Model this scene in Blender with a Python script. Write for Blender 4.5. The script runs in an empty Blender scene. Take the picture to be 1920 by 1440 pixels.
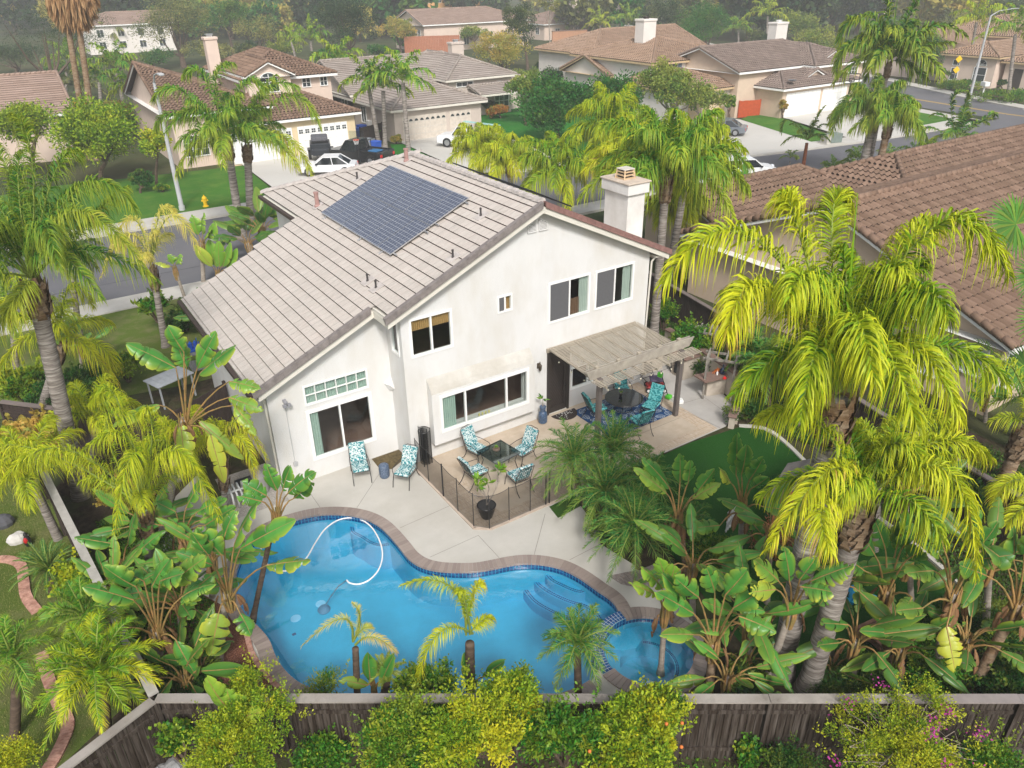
import bpy, math, random
import numpy as np
from mathutils import Matrix, Vector
random.seed(7); RNG = np.random.default_rng(11)
SC = bpy.context.scene; COL = SC.collection
R = math.radians
# ------------------------------------------------------------ camera
CF, CTH, CRO, CAZ, CH = 1431.127, .497384, -.01587, .991286, 14.2
_F = np.array([math.cos(CAZ)*math.cos(CTH), math.sin(CAZ)*math.cos(CTH), -math.sin(CTH)])
_R0 = np.array([math.sin(CAZ), -math.cos(CAZ), 0.]); _U0 = np.cross(_R0, _F)
_R = math.cos(CRO)*_R0 + math.sin(CRO)*_U0; _U = -math.sin(CRO)*_R0 + math.cos(CRO)*_U0
cam = bpy.data.cameras.new('camera'); co = bpy.data.objects.new('camera', cam); COL.objects.link(co)
m = Matrix.Identity(4)
for i in range(3):
    m[i][0], m[i][1], m[i][2] = _R[i], _U[i], -_F[i]
m[2][3] = CH
co.matrix_world = m
cam.sensor_width = 36; cam.lens = CF*36/1920; cam.clip_start = .1; cam.clip_end = 4000
SC.camera = co
# ------------------------------------------------------------ sky, sun, exposure
SUN_EL, SUN_AZ = R(44), R(246)      # azimuth of the sun measured CCW from +X
w = bpy.data.worlds.new('World'); SC.world = w; w.use_nodes = True
nt = w.node_tree; nt.nodes.clear()
sky = nt.nodes.new('ShaderNodeTexSky'); sky.sky_type = 'NISHITA'; sky.sun_disc = False
sky.sun_elevation = SUN_EL; sky.sun_rotation = R(90) - SUN_AZ
sky.dust_density = 4; sky.air_density = 1.2; sky.ozone_density = 1
hs = nt.nodes.new('ShaderNodeHueSaturation'); hs.inputs['Saturation'].default_value = .5
bg = nt.nodes.new('ShaderNodeBackground'); bg.inputs['Strength'].default_value = .105
wo = nt.nodes.new('ShaderNodeOutputWorld')
nt.links.new(sky.outputs[0], hs.inputs['Color']); nt.links.new(hs.outputs[0], bg.inputs[0]); nt.links.new(bg.outputs[0], wo.inputs[0])
sl = bpy.data.lights.new('sun', 'SUN'); sl.energy = 2.0; sl.angle = R(10); sl.color = (1, .975, .94)
so = bpy.data.objects.new('sun', sl); COL.objects.link(so)
sd = Vector((math.cos(SUN_AZ)*math.cos(SUN_EL), math.sin(SUN_AZ)*math.cos(SUN_EL), math.sin(SUN_EL)))
so.rotation_euler = sd.to_track_quat('Z', 'Y').to_euler(); so.location = (0, 0, 60)
SC.view_settings.view_transform = 'Standard'; SC.view_settings.look = 'None'; SC.view_settings.gamma = 1
SC.view_settings.exposure = .72
try:
    SC.cycles.max_bounces = 8; SC.cycles.transparent_max_bounces = 24; SC.cycles.volume_bounces = 2
    SC.cycles.use_denoising = True
except Exception: pass
# ------------------------------------------------------------ measuring the place: pixel of the survey photo -> ground / plane
def ray(x, y): return _F + _R*(x-960)/CF + _U*(720-y)/CF
def G(x, y, z=0.):
    d = ray(x, y); return np.array([0, 0, CH]) + d*((z-CH)/d[2])
def GY(x, y, Y):
    d = ray(x, y); return np.array([0, 0, CH]) + d*(Y/d[1])
def GX(x, y, X):
    d = ray(x, y); return np.array([0, 0, CH]) + d*(X/d[0])
_FH = np.array([math.cos(CAZ), math.sin(CAZ), 0.])
def UP(x, y, base, off=0.):        # a point above `base` (vertical plane through it), `off` metres nearer the viewer
    d = ray(x, y); t = (np.dot(_FH, base) - off)/np.dot(_FH, d)
    return np.array([0, 0, CH]) + d*t
def V3(*a): return np.array(a, float)
# ------------------------------------------------------------ mesh helpers
class MB:
    def __init__(s): s.v = []; s.f = []; s.m = []
    def add(s, vs, fs, mi=0):
        o = len(s.v); s.v += [tuple(map(float, p)) for p in vs]
        s.f += [tuple(i+o for i in f) for f in fs]; s.m += [mi]*len(fs); return s
    def box(s, x0, y0, z0, x1, y1, z1, mi=0, M=None):
        vs = [(x0,y0,z0),(x1,y0,z0),(x1,y1,z0),(x0,y1,z0),(x0,y0,z1),(x1,y0,z1),(x1,y1,z1),(x0,y1,z1)]
        if M is not None: vs = [M @ Vector(p) for p in vs]
        return s.add(vs, [(3,2,1,0),(4,5,6,7),(0,1,5,4),(1,2,6,5),(2,3,7,6),(3,0,4,7)], mi)
    def cbox(s, c, d, mi=0, rz=0, M=None):   # centred box with bevel-free edges
        T = Matrix.Translation(Vector(c)) @ Matrix.Rotation(rz, 4, 'Z')
        if M is not None: T = T @ M
        return s.box(-d[0]/2,-d[1]/2,-d[2]/2,d[0]/2,d[1]/2,d[2]/2, mi, T)
    def rbox(s, x0, y0, z0, x1, y1, z1, r, mi=0, M=None):   # box with chamfered edges
        xs = (x0, x1); ys = (y0, y1); zs = (z0, z1); V = {}; vs = []
        sg = (1, -1)
        for i in (0,1):
            for j in (0,1):
                for k in (0,1):
                    for a in range(3):
                        p = [xs[i]+sg[i]*r, ys[j]+sg[j]*r, zs[k]+sg[k]*r]
                        p[a] = (xs, ys, zs)[a][(i,j,k)[a]]
                        V[i,j,k,a] = len(vs); vs.append(M @ Vector(p) if M is not None else p)
        fs = []
        for a in range(3):
            b, c = (a+1)%3, (a+2)%3
            for e in (0,1):
                q = []
                for (u, w_) in ((0,0),(1,0),(1,1),(0,1)):
                    k = [0,0,0]; k[a] = e; k[b] = u; k[c] = w_; q.append(V[k[0],k[1],k[2],a])
                fs.append(q if e else q[::-1])
            for u in (0,1):
                for w_ in (0,1):
                    k0 = [0,0,0]; k0[b] = u; k0[c] = w_; k1 = list(k0); k1[a] = 1
                    q = [V[(*k0,b)], V[(*k1,b)], V[(*k1,c)], V[(*k0,c)]]
                    fs.append(q if (u+w_)%2 == 0 else q[::-1])
        for i in (0,1):
            for j in (0,1):
                for k in (0,1):
                    q = [V[i,j,k,a] for a in range(3)]; fs.append(q if (i+j+k)%2 else q[::-1])
        return s.add(vs, fs, mi)
    def beam(s, a, b, w_, h, mi=0):        # square bar from a to b
        a = Vector(a); b = Vector(b); d = b-a; L = d.length
        q = d.to_track_quat('X', 'Z').to_matrix().to_4x4(); T = Matrix.Translation(a) @ q
        return s.box(0, -w_/2, -h/2, L, w_/2, h/2, mi, T)
    def tube(s, pts, r, n=6, mi=0, caps=True):
        pts = [np.array(p, float) for p in pts]; k = len(pts)
        rr = r if hasattr(r, '__len__') else [r]*k
        vs = []; fs = []; prev = None
        for i, p in enumerate(pts):
            t = pts[min(i+1, k-1)] - pts[max(i-1, 0)]; t = t/(np.linalg.norm(t)+1e-9)
            if prev is None:
                u = np.cross(t, (0, 0, 1.) if abs(t[2]) < .95 else (1., 0, 0))
            else: u = prev - t*np.dot(prev, t)
            u = u/(np.linalg.norm(u)+1e-9); prev = u; v = np.cross(t, u)
            for j in range(n):
                a = 2*math.pi*j/n; vs.append(p + rr[i]*(math.cos(a)*u + math.sin(a)*v))
        for i in range(k-1):
            for j in range(n):
                fs.append((i*n+j, i*n+(j+1)%n, (i+1)*n+(j+1)%n, (i+1)*n+j))
        if caps: fs += [tuple(range(n))[::-1], tuple((k-1)*n+j for j in range(n))]
        return s.add(vs, fs, mi)
    def lathe(s, c, prof, n=20, mi=0, sx=1, sy=1):
        vs = []; fs = []; k = len(prof)
        for r_, z in prof:
            for j in range(n):
                a = 2*math.pi*j/n; vs.append((c[0]+r_*sx*math.cos(a), c[1]+r_*sy*math.sin(a), c[2]+z))
        for i in range(k-1):
            for j in range(n): fs.append((i*n+j, i*n+(j+1)%n, (i+1)*n+(j+1)%n, (i+1)*n+j))
        fs += [tuple(range(n))[::-1], tuple((k-1)*n+j for j in range(n))]
        return s.add(vs, fs, mi)
    def prism(s, pts, z0, z1, mi=0):
        n = len(pts); A = sum(pts[i][0]*pts[(i+1)%n][1]-pts[(i+1)%n][0]*pts[i][1] for i in range(n))
        if A < 0: pts = pts[::-1]
        vs = [(p[0], p[1], z0) for p in pts] + [(p[0], p[1], z1) for p in pts]
        fs = [tuple(range(n))[::-1], tuple(range(n, 2*n))] + [(i, (i+1)%n, n+(i+1)%n, n+i) for i in range(n)]
        return s.add(vs, fs, mi)
    def slab(s, quad, t, mi=0):            # thick sheet under a planar polygon
        q = [np.array(p, float) for p in quad]; nn = np.cross(q[1]-q[0], q[2]-q[0]); nn /= np.linalg.norm(nn)
        if nn[2] < 0: q = q[::-1]; nn = -nn
        n = len(q); vs = q + [p - nn*t for p in q]
        return s.add(vs, [tuple(range(n)), tuple(range(n, 2*n))[::-1]] + [(i, n+i, n+(i+1)%n, (i+1)%n) for i in range(n)], mi)
    def ball(s, c, r, n=10, k=6, mi=0, M=None):
        vs = []; fs = []
        rx, ry, rz = r if hasattr(r, '__len__') else (r, r, r)
        for i in range(k+1):
            ph = math.pi*(i/k) - math.pi/2
            for j in range(n):
                a = 2*math.pi*j/n; p = Vector((rx*math.cos(ph)*math.cos(a), ry*math.cos(ph)*math.sin(a), rz*math.sin(ph)))
                if M is not None: p = M @ p
                vs.append(p + Vector(c))
        for i in range(k):
            for j in range(n): fs.append((i*n+j, i*n+(j+1)%n, (i+1)*n+(j+1)%n, (i+1)*n+j))
        return s.add(vs, fs, mi)
    def build(s, name, mats, parent=None, smooth=False, local=False, attr=None):
        me = bpy.data.meshes.new(name); me.from_pydata(s.v, [], s.f)
        if not isinstance(mats, (list, tuple)): mats = [mats]
        for x in mats: me.materials.append(x)
        if len(mats) > 1: me.polygons.foreach_set('material_index', s.m)
        if smooth: me.polygons.foreach_set('use_smooth', [True]*len(s.f))
        me.validate(); me.update()
        return link(name, me, parent, local)
def inv_parent(parent):
    M = Matrix.Identity(4); p = parent; ch = []
    while p is not None: ch.append(p); p = p.parent
    for q in ch[::-1]: M = M @ (Matrix.Translation(q.location) @ q.rotation_euler.to_matrix().to_4x4())
    return M.inverted()
def link(name, me, parent=None, local=False):
    o = bpy.data.objects.new(name, me); COL.objects.link(o)
    if parent is not None:
        o.parent = parent
        if not local: me.transform(inv_parent(parent))
    return o
def tag(o, label=None, cat=None, group=None, kind=None):
    if label: o['label'] = label
    if cat: o['category'] = cat
    if group: o['group'] = group
    if kind: o['kind'] = kind
    return o
def thing(name, label, cat, loc=(0,0,0), rz=0, group=None):
    o = bpy.data.objects.new(name, None); COL.objects.link(o); o.empty_display_size = .3
    o.location = loc; o.rotation_euler = (0, 0, rz)
    return tag(o, label, cat, group)
def struct(name, mb, mats, smooth=False):
    o = mb.build(name, mats, smooth=smooth); o['kind'] = 'structure'; return o
def copy_tree(root, loc, rz=0, label=None, scale=1):
    def cp(o, par):
        c = o.copy(); COL.objects.link(c)
        if par is not None: c.parent = par
        for ch in list(o.children): cp(ch, c)
        return c
    c = cp(root, None); c.location = loc; c.rotation_euler = (0, 0, rz); c.scale = (scale,)*3
    if label: c['label'] = label
    return c
# numpy accumulator for foliage
class LB:
    def __init__(s): s.v = []; s.f = []; s.y = []; s.n = 0; s.mi = []
    def add(s, V, F, Y=0., mi=0):
        V = np.asarray(V, np.float32).reshape(-1, 3); F = np.asarray(F, np.int32).reshape(-1, 4)
        s.v.append(V); s.f.append(F + s.n); s.n += len(V)
        s.y.append(np.broadcast_to(np.asarray(Y, np.float32), (len(V),)).astype(np.float32)); s.mi.append(np.full(len(F), mi, np.int32))
    def tube(s, pts, r, n=5, mi=1, Y=0.):
        m_ = MB(); m_.tube(pts, r, n, caps=False); s.add(m_.v, m_.f, Y, mi)
    def build(s, name, mats, parent=None, smooth=False, local=False):
        V = np.concatenate(s.v); F = np.concatenate(s.f); Y = np.concatenate(s.y); mi = np.concatenate(s.mi)
        me = bpy.data.meshes.new(name); me.vertices.add(len(V)); me.loops.add(F.size); me.polygons.add(len(F))
        me.vertices.foreach_set('co', V.ravel()); me.loops.foreach_set('vertex_index', F.ravel())
        me.polygons.foreach_set('loop_start', np.arange(0, F.size, 4, dtype=np.int32))
        me.polygons.foreach_set('material_index', mi)
        if smooth: me.polygons.foreach_set('use_smooth', np.ones(len(F), bool))
        a = me.attributes.new('yel', 'FLOAT', 'POINT'); a.data.foreach_set('value', Y)
        for x in (mats if isinstance(mats, (list, tuple)) else [mats]): me.materials.append(x)
        me.update(calc_edges=True)
        return link(name, me, parent, local)
# ------------------------------------------------------------ materials
def _nodes(name):
    m_ = bpy.data.materials.new(name); m_.use_nodes = True; n = m_.node_tree; n.nodes.clear()
    o = n.nodes.new('ShaderNodeOutputMaterial'); return m_, n, o
def N(n, t, **kw):
    x = n.nodes.new(t)
    for k, v in kw.items():
        if hasattr(x, k): setattr(x, k, v)
        else: x.inputs[k.replace('_', ' ')].default_value = v
    return x
def rgb(c): return (c[0], c[1], c[2], 1)
def mixc(n, fac, a, b, bt='MIX'):
    x = n.nodes.new('ShaderNodeMix'); x.data_type = 'RGBA'; x.blend_type = bt
    for i, v in ((0, fac), (6, a), (7, b)):
        if isinstance(v, bpy.types.NodeSocket): n.links.new(v, x.inputs[i])
        else: x.inputs[i].default_value = v if i == 0 else rgb(v)
    return x.outputs[2]
def ramp(n, fac, stops):
    x = n.nodes.new('ShaderNodeValToRGB'); e = x.color_ramp.elements
    while len(e) < len(stops): e.new(.5)
    for i, (p, c) in enumerate(stops): e[i].position = p; e[i].color = rgb(c) if hasattr(c, '__len__') else (c, c, c, 1)
    n.links.new(fac, x.inputs[0]); return x.outputs[0]
def objco(n, scale=(1,1,1), rot=(0,0,0)):
    t = n.nodes.new('ShaderNodeTexCoord'); mp = n.nodes.new('ShaderNodeMapping')
    mp.inputs['Scale'].default_value = scale; mp.inputs['Rotation'].default_value = rot
    n.links.new(t.outputs['Object'], mp.inputs[0]); return mp.outputs[0]
def noise(n, co_, sc=5, det=4, rough=.55):
    x = N(n, 'ShaderNodeTexNoise', Scale=sc, Detail=det, Roughness=rough); n.links.new(co_, x.inputs['Vector']); return x.outputs['Fac']
def bumpn(n, h, st=.3, dist=.02):
    b = N(n, 'ShaderNodeBump', Strength=st, Distance=dist); n.links.new(h, b.inputs['Height']); return b.outputs[0]
MATS = {}
def pm(name, col, rough=.7, var=.12, sc=3, bump=0., bsc=40, spec=.3, metal=0., col2=None, stretch=(1,1,1), sc2=None, dirt=None, dirtsc=.6):
    if name in MATS: return MATS[name]
    m_, n, o = _nodes(name); co_ = objco(n, stretch)
    p = N(n, 'ShaderNodeBsdfPrincipled', Roughness=rough, Metallic=metal); p.inputs['Specular IOR Level'].default_value = spec
    a = tuple(c*(1-var) for c in col); b = tuple(min(1, c*(1+var)) for c in (col2 or col))
    f = noise(n, co_, sc, 5, .6); f = ramp(n, f, [(.3, 0.), (.7, 1.)])
    c = mixc(n, f, a, b)
    if dirt:
        g = ramp(n, noise(n, co_, dirtsc, 6, .65), [(.42, 0.), (.75, 1.)]); c = mixc(n, g, c, dirt)
    n.links.new(c, p.inputs['Base Color'])
    if bump: n.links.new(bumpn(n, noise(n, co_, bsc, 3), bump), p.inputs['Normal'])
    n.links.new(p.outputs[0], o.inputs[0]); MATS[name] = m_; return m_
def leafmat(name, c1, c2, cy=(.55,.5,.06), cb=(.3,.16,.06), trans=.3, rough=.5, spec=.2):
    if name in MATS: return MATS[name]
    m_, n, o = _nodes(name)
    g = n.nodes.new('ShaderNodeNewGeometry'); at = N(n, 'ShaderNodeAttribute', attribute_name='yel')
    c = mixc(n, g.outputs['Random Per Island'], c1, c2)
    f1 = ramp(n, at.outputs['Fac'], [(0., 0.), (.7, 1.)]); c = mixc(n, f1, c, cy)
    f2 = ramp(n, at.outputs['Fac'], [(.78, 0.), (.95, 1.)]); c = mixc(n, f2, c, cb)
    p = N(n, 'ShaderNodeBsdfPrincipled', Roughness=rough); p.inputs['Specular IOR Level'].default_value = spec
    t = n.nodes.new('ShaderNodeBsdfTranslucent'); mx = N(n, 'ShaderNodeMixShader'); mx.inputs[0].default_value = trans
    n.links.new(c, p.inputs['Base Color']); n.links.new(c, t.inputs[0])
    n.links.new(p.outputs[0], mx.inputs[1]); n.links.new(t.outputs[0], mx.inputs[2]); n.links.new(mx.outputs[0], o.inputs[0])
    MATS[name] = m_; return m_
def schlick(n, f0, nrm_=None):      # reflectance the same from either side of a thin sheet
    g = n.nodes.new('ShaderNodeNewGeometry'); d = N(n, 'ShaderNodeVectorMath', operation='DOT_PRODUCT')
    n.links.new(g.outputs['Incoming'], d.inputs[0]); n.links.new(nrm_ or g.outputs['Normal'], d.inputs[1])
    a = N(n, 'ShaderNodeMath', operation='ABSOLUTE'); n.links.new(d.outputs['Value'], a.inputs[0])
    b = N(n, 'ShaderNodeMath', operation='SUBTRACT'); b.inputs[0].default_value = 1; n.links.new(a.outputs[0], b.inputs[1])
    c = N(n, 'ShaderNodeMath', operation='POWER'); n.links.new(b.outputs[0], c.inputs[0]); c.inputs[1].default_value = 5
    e = N(n, 'ShaderNodeMath', operation='MULTIPLY_ADD'); n.links.new(c.outputs[0], e.inputs[0]); e.inputs[1].default_value = 1-f0; e.inputs[2].default_value = f0
    return e.outputs[0]
def glassmat(name, tint=(.8,.85,.85), refl=1.0, ior=1.5, rough=.02):
    if name in MATS: return MATS[name]
    m_, n, o = _nodes(name)
    fr = schlick(n, ((ior-1)/(ior+1))**2); t = n.nodes.new('ShaderNodeBsdfTransparent'); t.inputs[0].default_value = rgb(tint)
    gl = N(n, 'ShaderNodeBsdfGlossy', Roughness=rough); gl.inputs[0].default_value = (refl, refl, refl, 1)
    mx = n.nodes.new('ShaderNodeMixShader'); n.links.new(fr, mx.inputs[0]); n.links.new(t.outputs[0], mx.inputs[1]); n.links.new(gl.outputs[0], mx.inputs[2])
    n.links.new(mx.outputs[0], o.inputs[0]); MATS[name] = m_; return m_
STUCCO = pm('stucco_white', (.655,.65,.64), .9, .035, 1.2, .45, 70, .1, dirt=(.58,.555,.51), dirtsc=.9, stretch=(1,1,.45))
WHITE = pm('white_paint', (.78,.78,.76), .45, .03, 2)
TRIMT = pm('trim_cream', (.62,.59,.52), .7, .06, 2, .1)
BLACK = pm('black_metal', (.012,.012,.014), .4, .2, 5, spec=.5)
DARKI = pm('dark_interior', (.05,.04,.035), .9, .2, 3)
BLUE_BIN = pm('blue_plastic', (.02,.09,.45), .4, .05, 3)
GLASS = glassmat('window_glass', (.80,.85,.83), ior=1.6)
CURT = pm('curtain_fabric', (.42,.47,.43), .8, .08, 6, stretch=(8,8,.3))
SCREEN = pm('insect_screen', (.10,.10,.105), .8, .1, 30)
WOODG = pm('weathered_wood', (.17,.155,.14), .85, .35, 3, .3, 30, .1, col2=(.24,.22,.19), stretch=(1,1,1))
WOODT = pm('tan_painted_wood', (.36,.315,.25), .75, .12, 4, .15, 30)
ASPH = pm('asphalt', (.125,.125,.135), .95, .12, .25, .3, 120, .1, dirt=(.155,.15,.155), dirtsc=.12)
CONC = pm('concrete', (.47,.45,.41), .9, .07, .8, .15, 60, .1, dirt=(.40,.375,.33), dirtsc=.45)
CONCD = pm('concrete_drive', (.52,.50,.46), .9, .07, .4, .1, 60, .1, dirt=(.42,.40,.36), dirtsc=.2)
PATIOM = pm('patio_tan', (.50,.42,.33), .85, .10, 1.2, .1, 50, .15, dirt=(.36,.28,.20), dirtsc=.7)
# ============================================================ ROOF MATERIALS
def tilemat(name, c1, c2, mortar, bw, rh, swap=True, x0=0., off=.5, streak=(.50,.43,.385)):
    m_, n, o = _nodes(name); t = n.nodes.new('ShaderNodeTexCoord'); s = n.nodes.new('ShaderNodeSeparateXYZ'); n.links.new(t.outputs['Object'], s.inputs[0])
    c = n.nodes.new('ShaderNodeCombineXYZ'); n.links.new(s.outputs['Y' if swap else 'X'], c.inputs[0])
    ad = N(n, 'ShaderNodeMath', operation='SUBTRACT'); n.links.new(s.outputs['X' if swap else 'Y'], ad.inputs[0]); ad.inputs[1].default_value = x0
    n.links.new(ad.outputs[0], c.inputs[1])
    b = n.nodes.new('ShaderNodeTexBrick'); b.offset = off; b.inputs['Scale'].default_value = 1
    b.inputs['Color1'].default_value = rgb(c1); b.inputs['Color2'].default_value = rgb(c2); b.inputs['Mortar'].default_value = rgb(mortar)
    b.inputs['Mortar Size'].default_value = .009; b.inputs['Mortar Smooth'].default_value = .1; b.inputs['Bias'].default_value = 0
    b.inputs['Brick Width'].default_value = bw; b.inputs['Row Height'].default_value = rh
    n.links.new(c.outputs[0], b.inputs['Vector'])
    co_ = objco(n, (1.2, 9, 1.2) if swap else (9, 1.2, 1.2)); f = ramp(n, noise(n, co_, 1.1, 5, .7), [(.36, 0.), (.66, .9)])
    cc = mixc(n, f, b.outputs['Color'], streak)
    co2 = objco(n); f2 = ramp(n, noise(n, co2, .35, 4), [(.35, .0), (.7, .35)]); cc = mixc(n, f2, cc, tuple(x*.72 for x in c1))
    f4 = ramp(n, noise(n, objco(n, (4, 22, 4) if swap else (22, 4, 4)), 1.3, 3, .8), [(.45, 0.), (.8, .45)]); cc = mixc(n, f4, cc, (.72, .69, .65))
    p = N(n, 'ShaderNodeBsdfPrincipled', Roughness=.85); p.inputs['Specular IOR Level'].default_value = .15
    n.links.new(cc, p.inputs['Base Color']); n.links.new(bumpn(n, noise(n, co2, 40, 3), .2), p.inputs['Normal']); n.links.new(p.outputs[0], o.inputs[0]); return m_
HX, HY = 13., 24.
ROOFM = tilemat('flat_roof_tile', (.475,.44,.395), (.395,.36,.32), (.16,.13,.12), .305, .32, True, 13.6-HX)
LIPM = pm('tile_edge_shade', (.085,.06,.05), .9, .3, 12)  # dark brown on course lips, painted as the shade line under each tile
RAKEG = pm('rake_tile_grey', (.20,.175,.165), .85, .25, 5, .2)
RAKER = pm('rake_tile_red', (.22,.12,.105), .85, .25, 5, .2)
RIDGEM = pm('ridge_tile_pale', (.44,.40,.375), .85, .18, 5, .2)
GUTM = pm('gutter_brown', (.055,.035,.028), .5, .2, 4)
# ============================================================ THE MAIN HOUSE
house = thing('house', 'white stucco house with solar panels on its pale roof beside the swimming pool', 'house', (HX, HY, 0))
YW, YL, RX = 19.18, 20.25, 13.6
def zl(x): return 7.92 - .45*(RX-x)      # left slope, tile surface
def zr(x): return 7.92 - .47*(x-RX)
def ztop(x): return (zl(x) if x < RX else zr(x)) - .19
def wall_holes(mb, P, x0, x1, zb, zt, holes, brk=(), mi=0):
    xs = sorted(set([x0, x1] + list(brk) + [h[0] for h in holes] + [h[1] for h in holes])); xs = [x for x in xs if x0-1e-6 <= x <= x1+1e-6]
    for a, b in zip(xs[:-1], xs[1:]):
        zz = sorted([(h[2], h[3]) for h in holes if h[0] <= a+1e-6 and h[1] >= b-1e-6]); lo = zb
        for h0, h1 in zz:
            if h0 > lo+1e-4: mb.add([P(a, lo), P(b, lo), P(b, h0), P(a, h0)], [(0,1,2,3)], mi)
            lo = h1
        mb.add([P(a, lo), P(b, lo), P(b, zt(b)), P(a, zt(a))], [(0,1,2,3)], mi)
def reveal(mb, P, Q, h, mi=0):
    a, b, c, d = h
    for (u0, v0), (u1, v1) in (((a,c),(b,c)), ((b,c),(b,d)), ((b,d),(a,d)), ((a,d),(a,c))):
        mb.add([P(u0,v0), P(u1,v1), Q(u1,v1), Q(u0,v0)], [(0,1,2,3)], mi)
W1 = (14.08, 15.80, 3.63, 5.04); W2 = (16.08, 17.80, 3.64, 5.03); WS = (12.07, 12.58, 4.51, 5.04); WB = (8.92, 10.34, 3.81, 5.05)
WP = (15.11, 16.35, .74, 1.60); WD = (14.10, 14.92, .06, 2.46); BW = (9.62, 13.02, 1.02, 2.34)
LW = (5.74, 7.85, .68, 2.43); LT = (5.77, 7.80, 2.66, 3.29)
mb = MB(); Pf = lambda x, z: (x, YW, z); Qf = lambda x, z: (x, YW+.14, z)
wall_holes(mb, Pf, 8.62, 18.54, -.1, ztop, [W1, W2, WS, WB, WP, WD, BW], [RX])
for h in (W1, W2, WS, WB, WP, WD, BW): reveal(mb, Pf, Qf, h)
Pl = lambda x, z: (x, YL, z); Ql = lambda x, z: (x, YL+.14, z)
wall_holes(mb, Pl, 4.65, 8.62, -.1, ztop, [LW, LT]); [reveal(mb, Pl, Ql, h) for h in (LW, LT)]
# projecting side between the two planes, with a narrow window
Ps = lambda y, z: (8.62, y, z); SW = (19.42, 19.92, 3.85, 5.0)
wall_holes(mb, Ps, YW, YL, -.1, lambda y: ztop(8.62), [SW])
for X, y0, y1 in ((4.65, YL, 28.4), (18.54, YW, 33.)): mb.add([(X,y0,-.1),(X,y1,-.1),(X,y1,ztop(X)),(X,y0,ztop(X))], [(0,1,2,3)])
mb.add([(4.65,28.4,-.1),(9.5,28.4,-.1),(9.5,28.4,ztop(9.5)),(4.65,28.4,ztop(4.65))], [(0,1,2,3)])
SW2 = (29.0, 30.6, 3.9, 5.3)
wall_holes(mb, lambda y, z: (9.5, y, z), 28.4, 33., -.1, lambda y: ztop(9.5), [SW2])
mb.add([(9.5,33.,-.1),(18.54,33.,-.1),(18.54,33.,5.6),(9.5,33.,5.6)], [(0,1,2,3)])
# small stucco crickets
mb.add([(8.5, YL-.16, 2.55), (8.62, YL, 2.75), (8.34, YL, 2.62), (8.5, YL, 2.3), (8.62, YL-.2, 2.4)], [(0,1,2), (0,2,3), (0,3,4), (0,4,1)])
wallo = mb.build('wall', STUCCO, house)
mb = MB()
mb.box(4.8, 20.4, -.05, 18.4, 32.9, .02); mb.box(8.8, 19.4, 2.85, 18.4, 32.9, 2.95); mb.box(8.8, 19.34, -.05, 18.4, 20.4, .02)
for (a, b, c, d) in ((11.3, 23.4, 11.4, 33), (13.55, 19.4, 13.65, 23.4), (4.8, 24.5, 18.4, 24.6)): mb.box(a, b, .02, c, d, 2.84); mb.box(max(a, 9.), b, 2.96, c, d, 5.4)
mb.build('interior', [pm('interior_paint', (.22,.13,.10), .9, .1, 2)], house)
# ---- roof
mb = MB()
def ynear(x): return 18.83 if x > 8.05 else 19.86
def yfar(x):
    if x < 7.29: return 28.6
    if x < 9.04: return 28.9
    return 33.4 - (x-9.05)*1.2747
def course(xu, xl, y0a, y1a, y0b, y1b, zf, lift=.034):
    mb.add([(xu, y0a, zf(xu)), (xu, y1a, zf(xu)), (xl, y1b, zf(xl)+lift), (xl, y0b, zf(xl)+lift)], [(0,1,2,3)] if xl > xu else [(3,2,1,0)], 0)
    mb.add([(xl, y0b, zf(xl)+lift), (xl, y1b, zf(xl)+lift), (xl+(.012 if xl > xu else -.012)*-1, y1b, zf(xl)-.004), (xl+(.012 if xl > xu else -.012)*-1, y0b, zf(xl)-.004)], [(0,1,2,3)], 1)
x = RX; k = 0
while x > 4.3:
    xl = max(x-.32, 4.22)
    for seg in (8.05, 7.29, 9.05):
        if xl < seg-.02 < x-.04: xl_ = seg; break
    else: xl_ = xl
    if xl_ != xl:
        mid = xl_
        course(x, xl, ynear(x-.01) if x-.16 > 8.05 else 19.86, yfar(x-.01) if x-.16 > mid else yfar(mid-.02), ynear(x-.01) if x-.16 > 8.05 else 19.86, yfar(x-.01) if x-.16 > mid else yfar(mid-.02), zl)
    else: course(x, xl, ynear(x-.01), yfar(x-.005), ynear(xl+.01), yfar(xl+.005), zl)
    x = xl
x = RX
while x < 19.2:
    xn = min(x+.32, 19.22); course(x, xn, 18.83, 27.6+(x-RX)*1.03, 18.83, 27.6+(xn-RX)*1.03, zr); x = xn
mb.add([(RX,27.6,7.9),(9.05,33.4,zl(9.05)),(19.22,33.4,zr(19.22))], [(0,1,2)])
# underside board so that nothing shows through
for (a, b, y0, y1, z_) in ((4.3, 8.08, 19.9, 28.55, zl), (8.08, RX, 18.9, 28., zl)):
    mb.add([(a,y0,z_(a)-.12),(b,y0,z_(b)-.12),(b,y1,z_(b)-.12),(a,y1,z_(a)-.12)], [(0,1,2,3)], 2)
mb.add([(RX,18.9,7.78),(19.15,18.9,zr(19.15)-.12),(19.15,33.3,zr(19.15)-.12),(RX,27.7,7.78)], [(3,2,1,0)], 2)
mb.add([(9.1,28.,zl(9.1)-.12),(RX,28.,7.76),(9.1,33.3,zl(9.1)-.12)], [(0,1,2)], 2)
roof = mb.build('roof', [ROOFM, LIPM, TRIMT], house)
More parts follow.
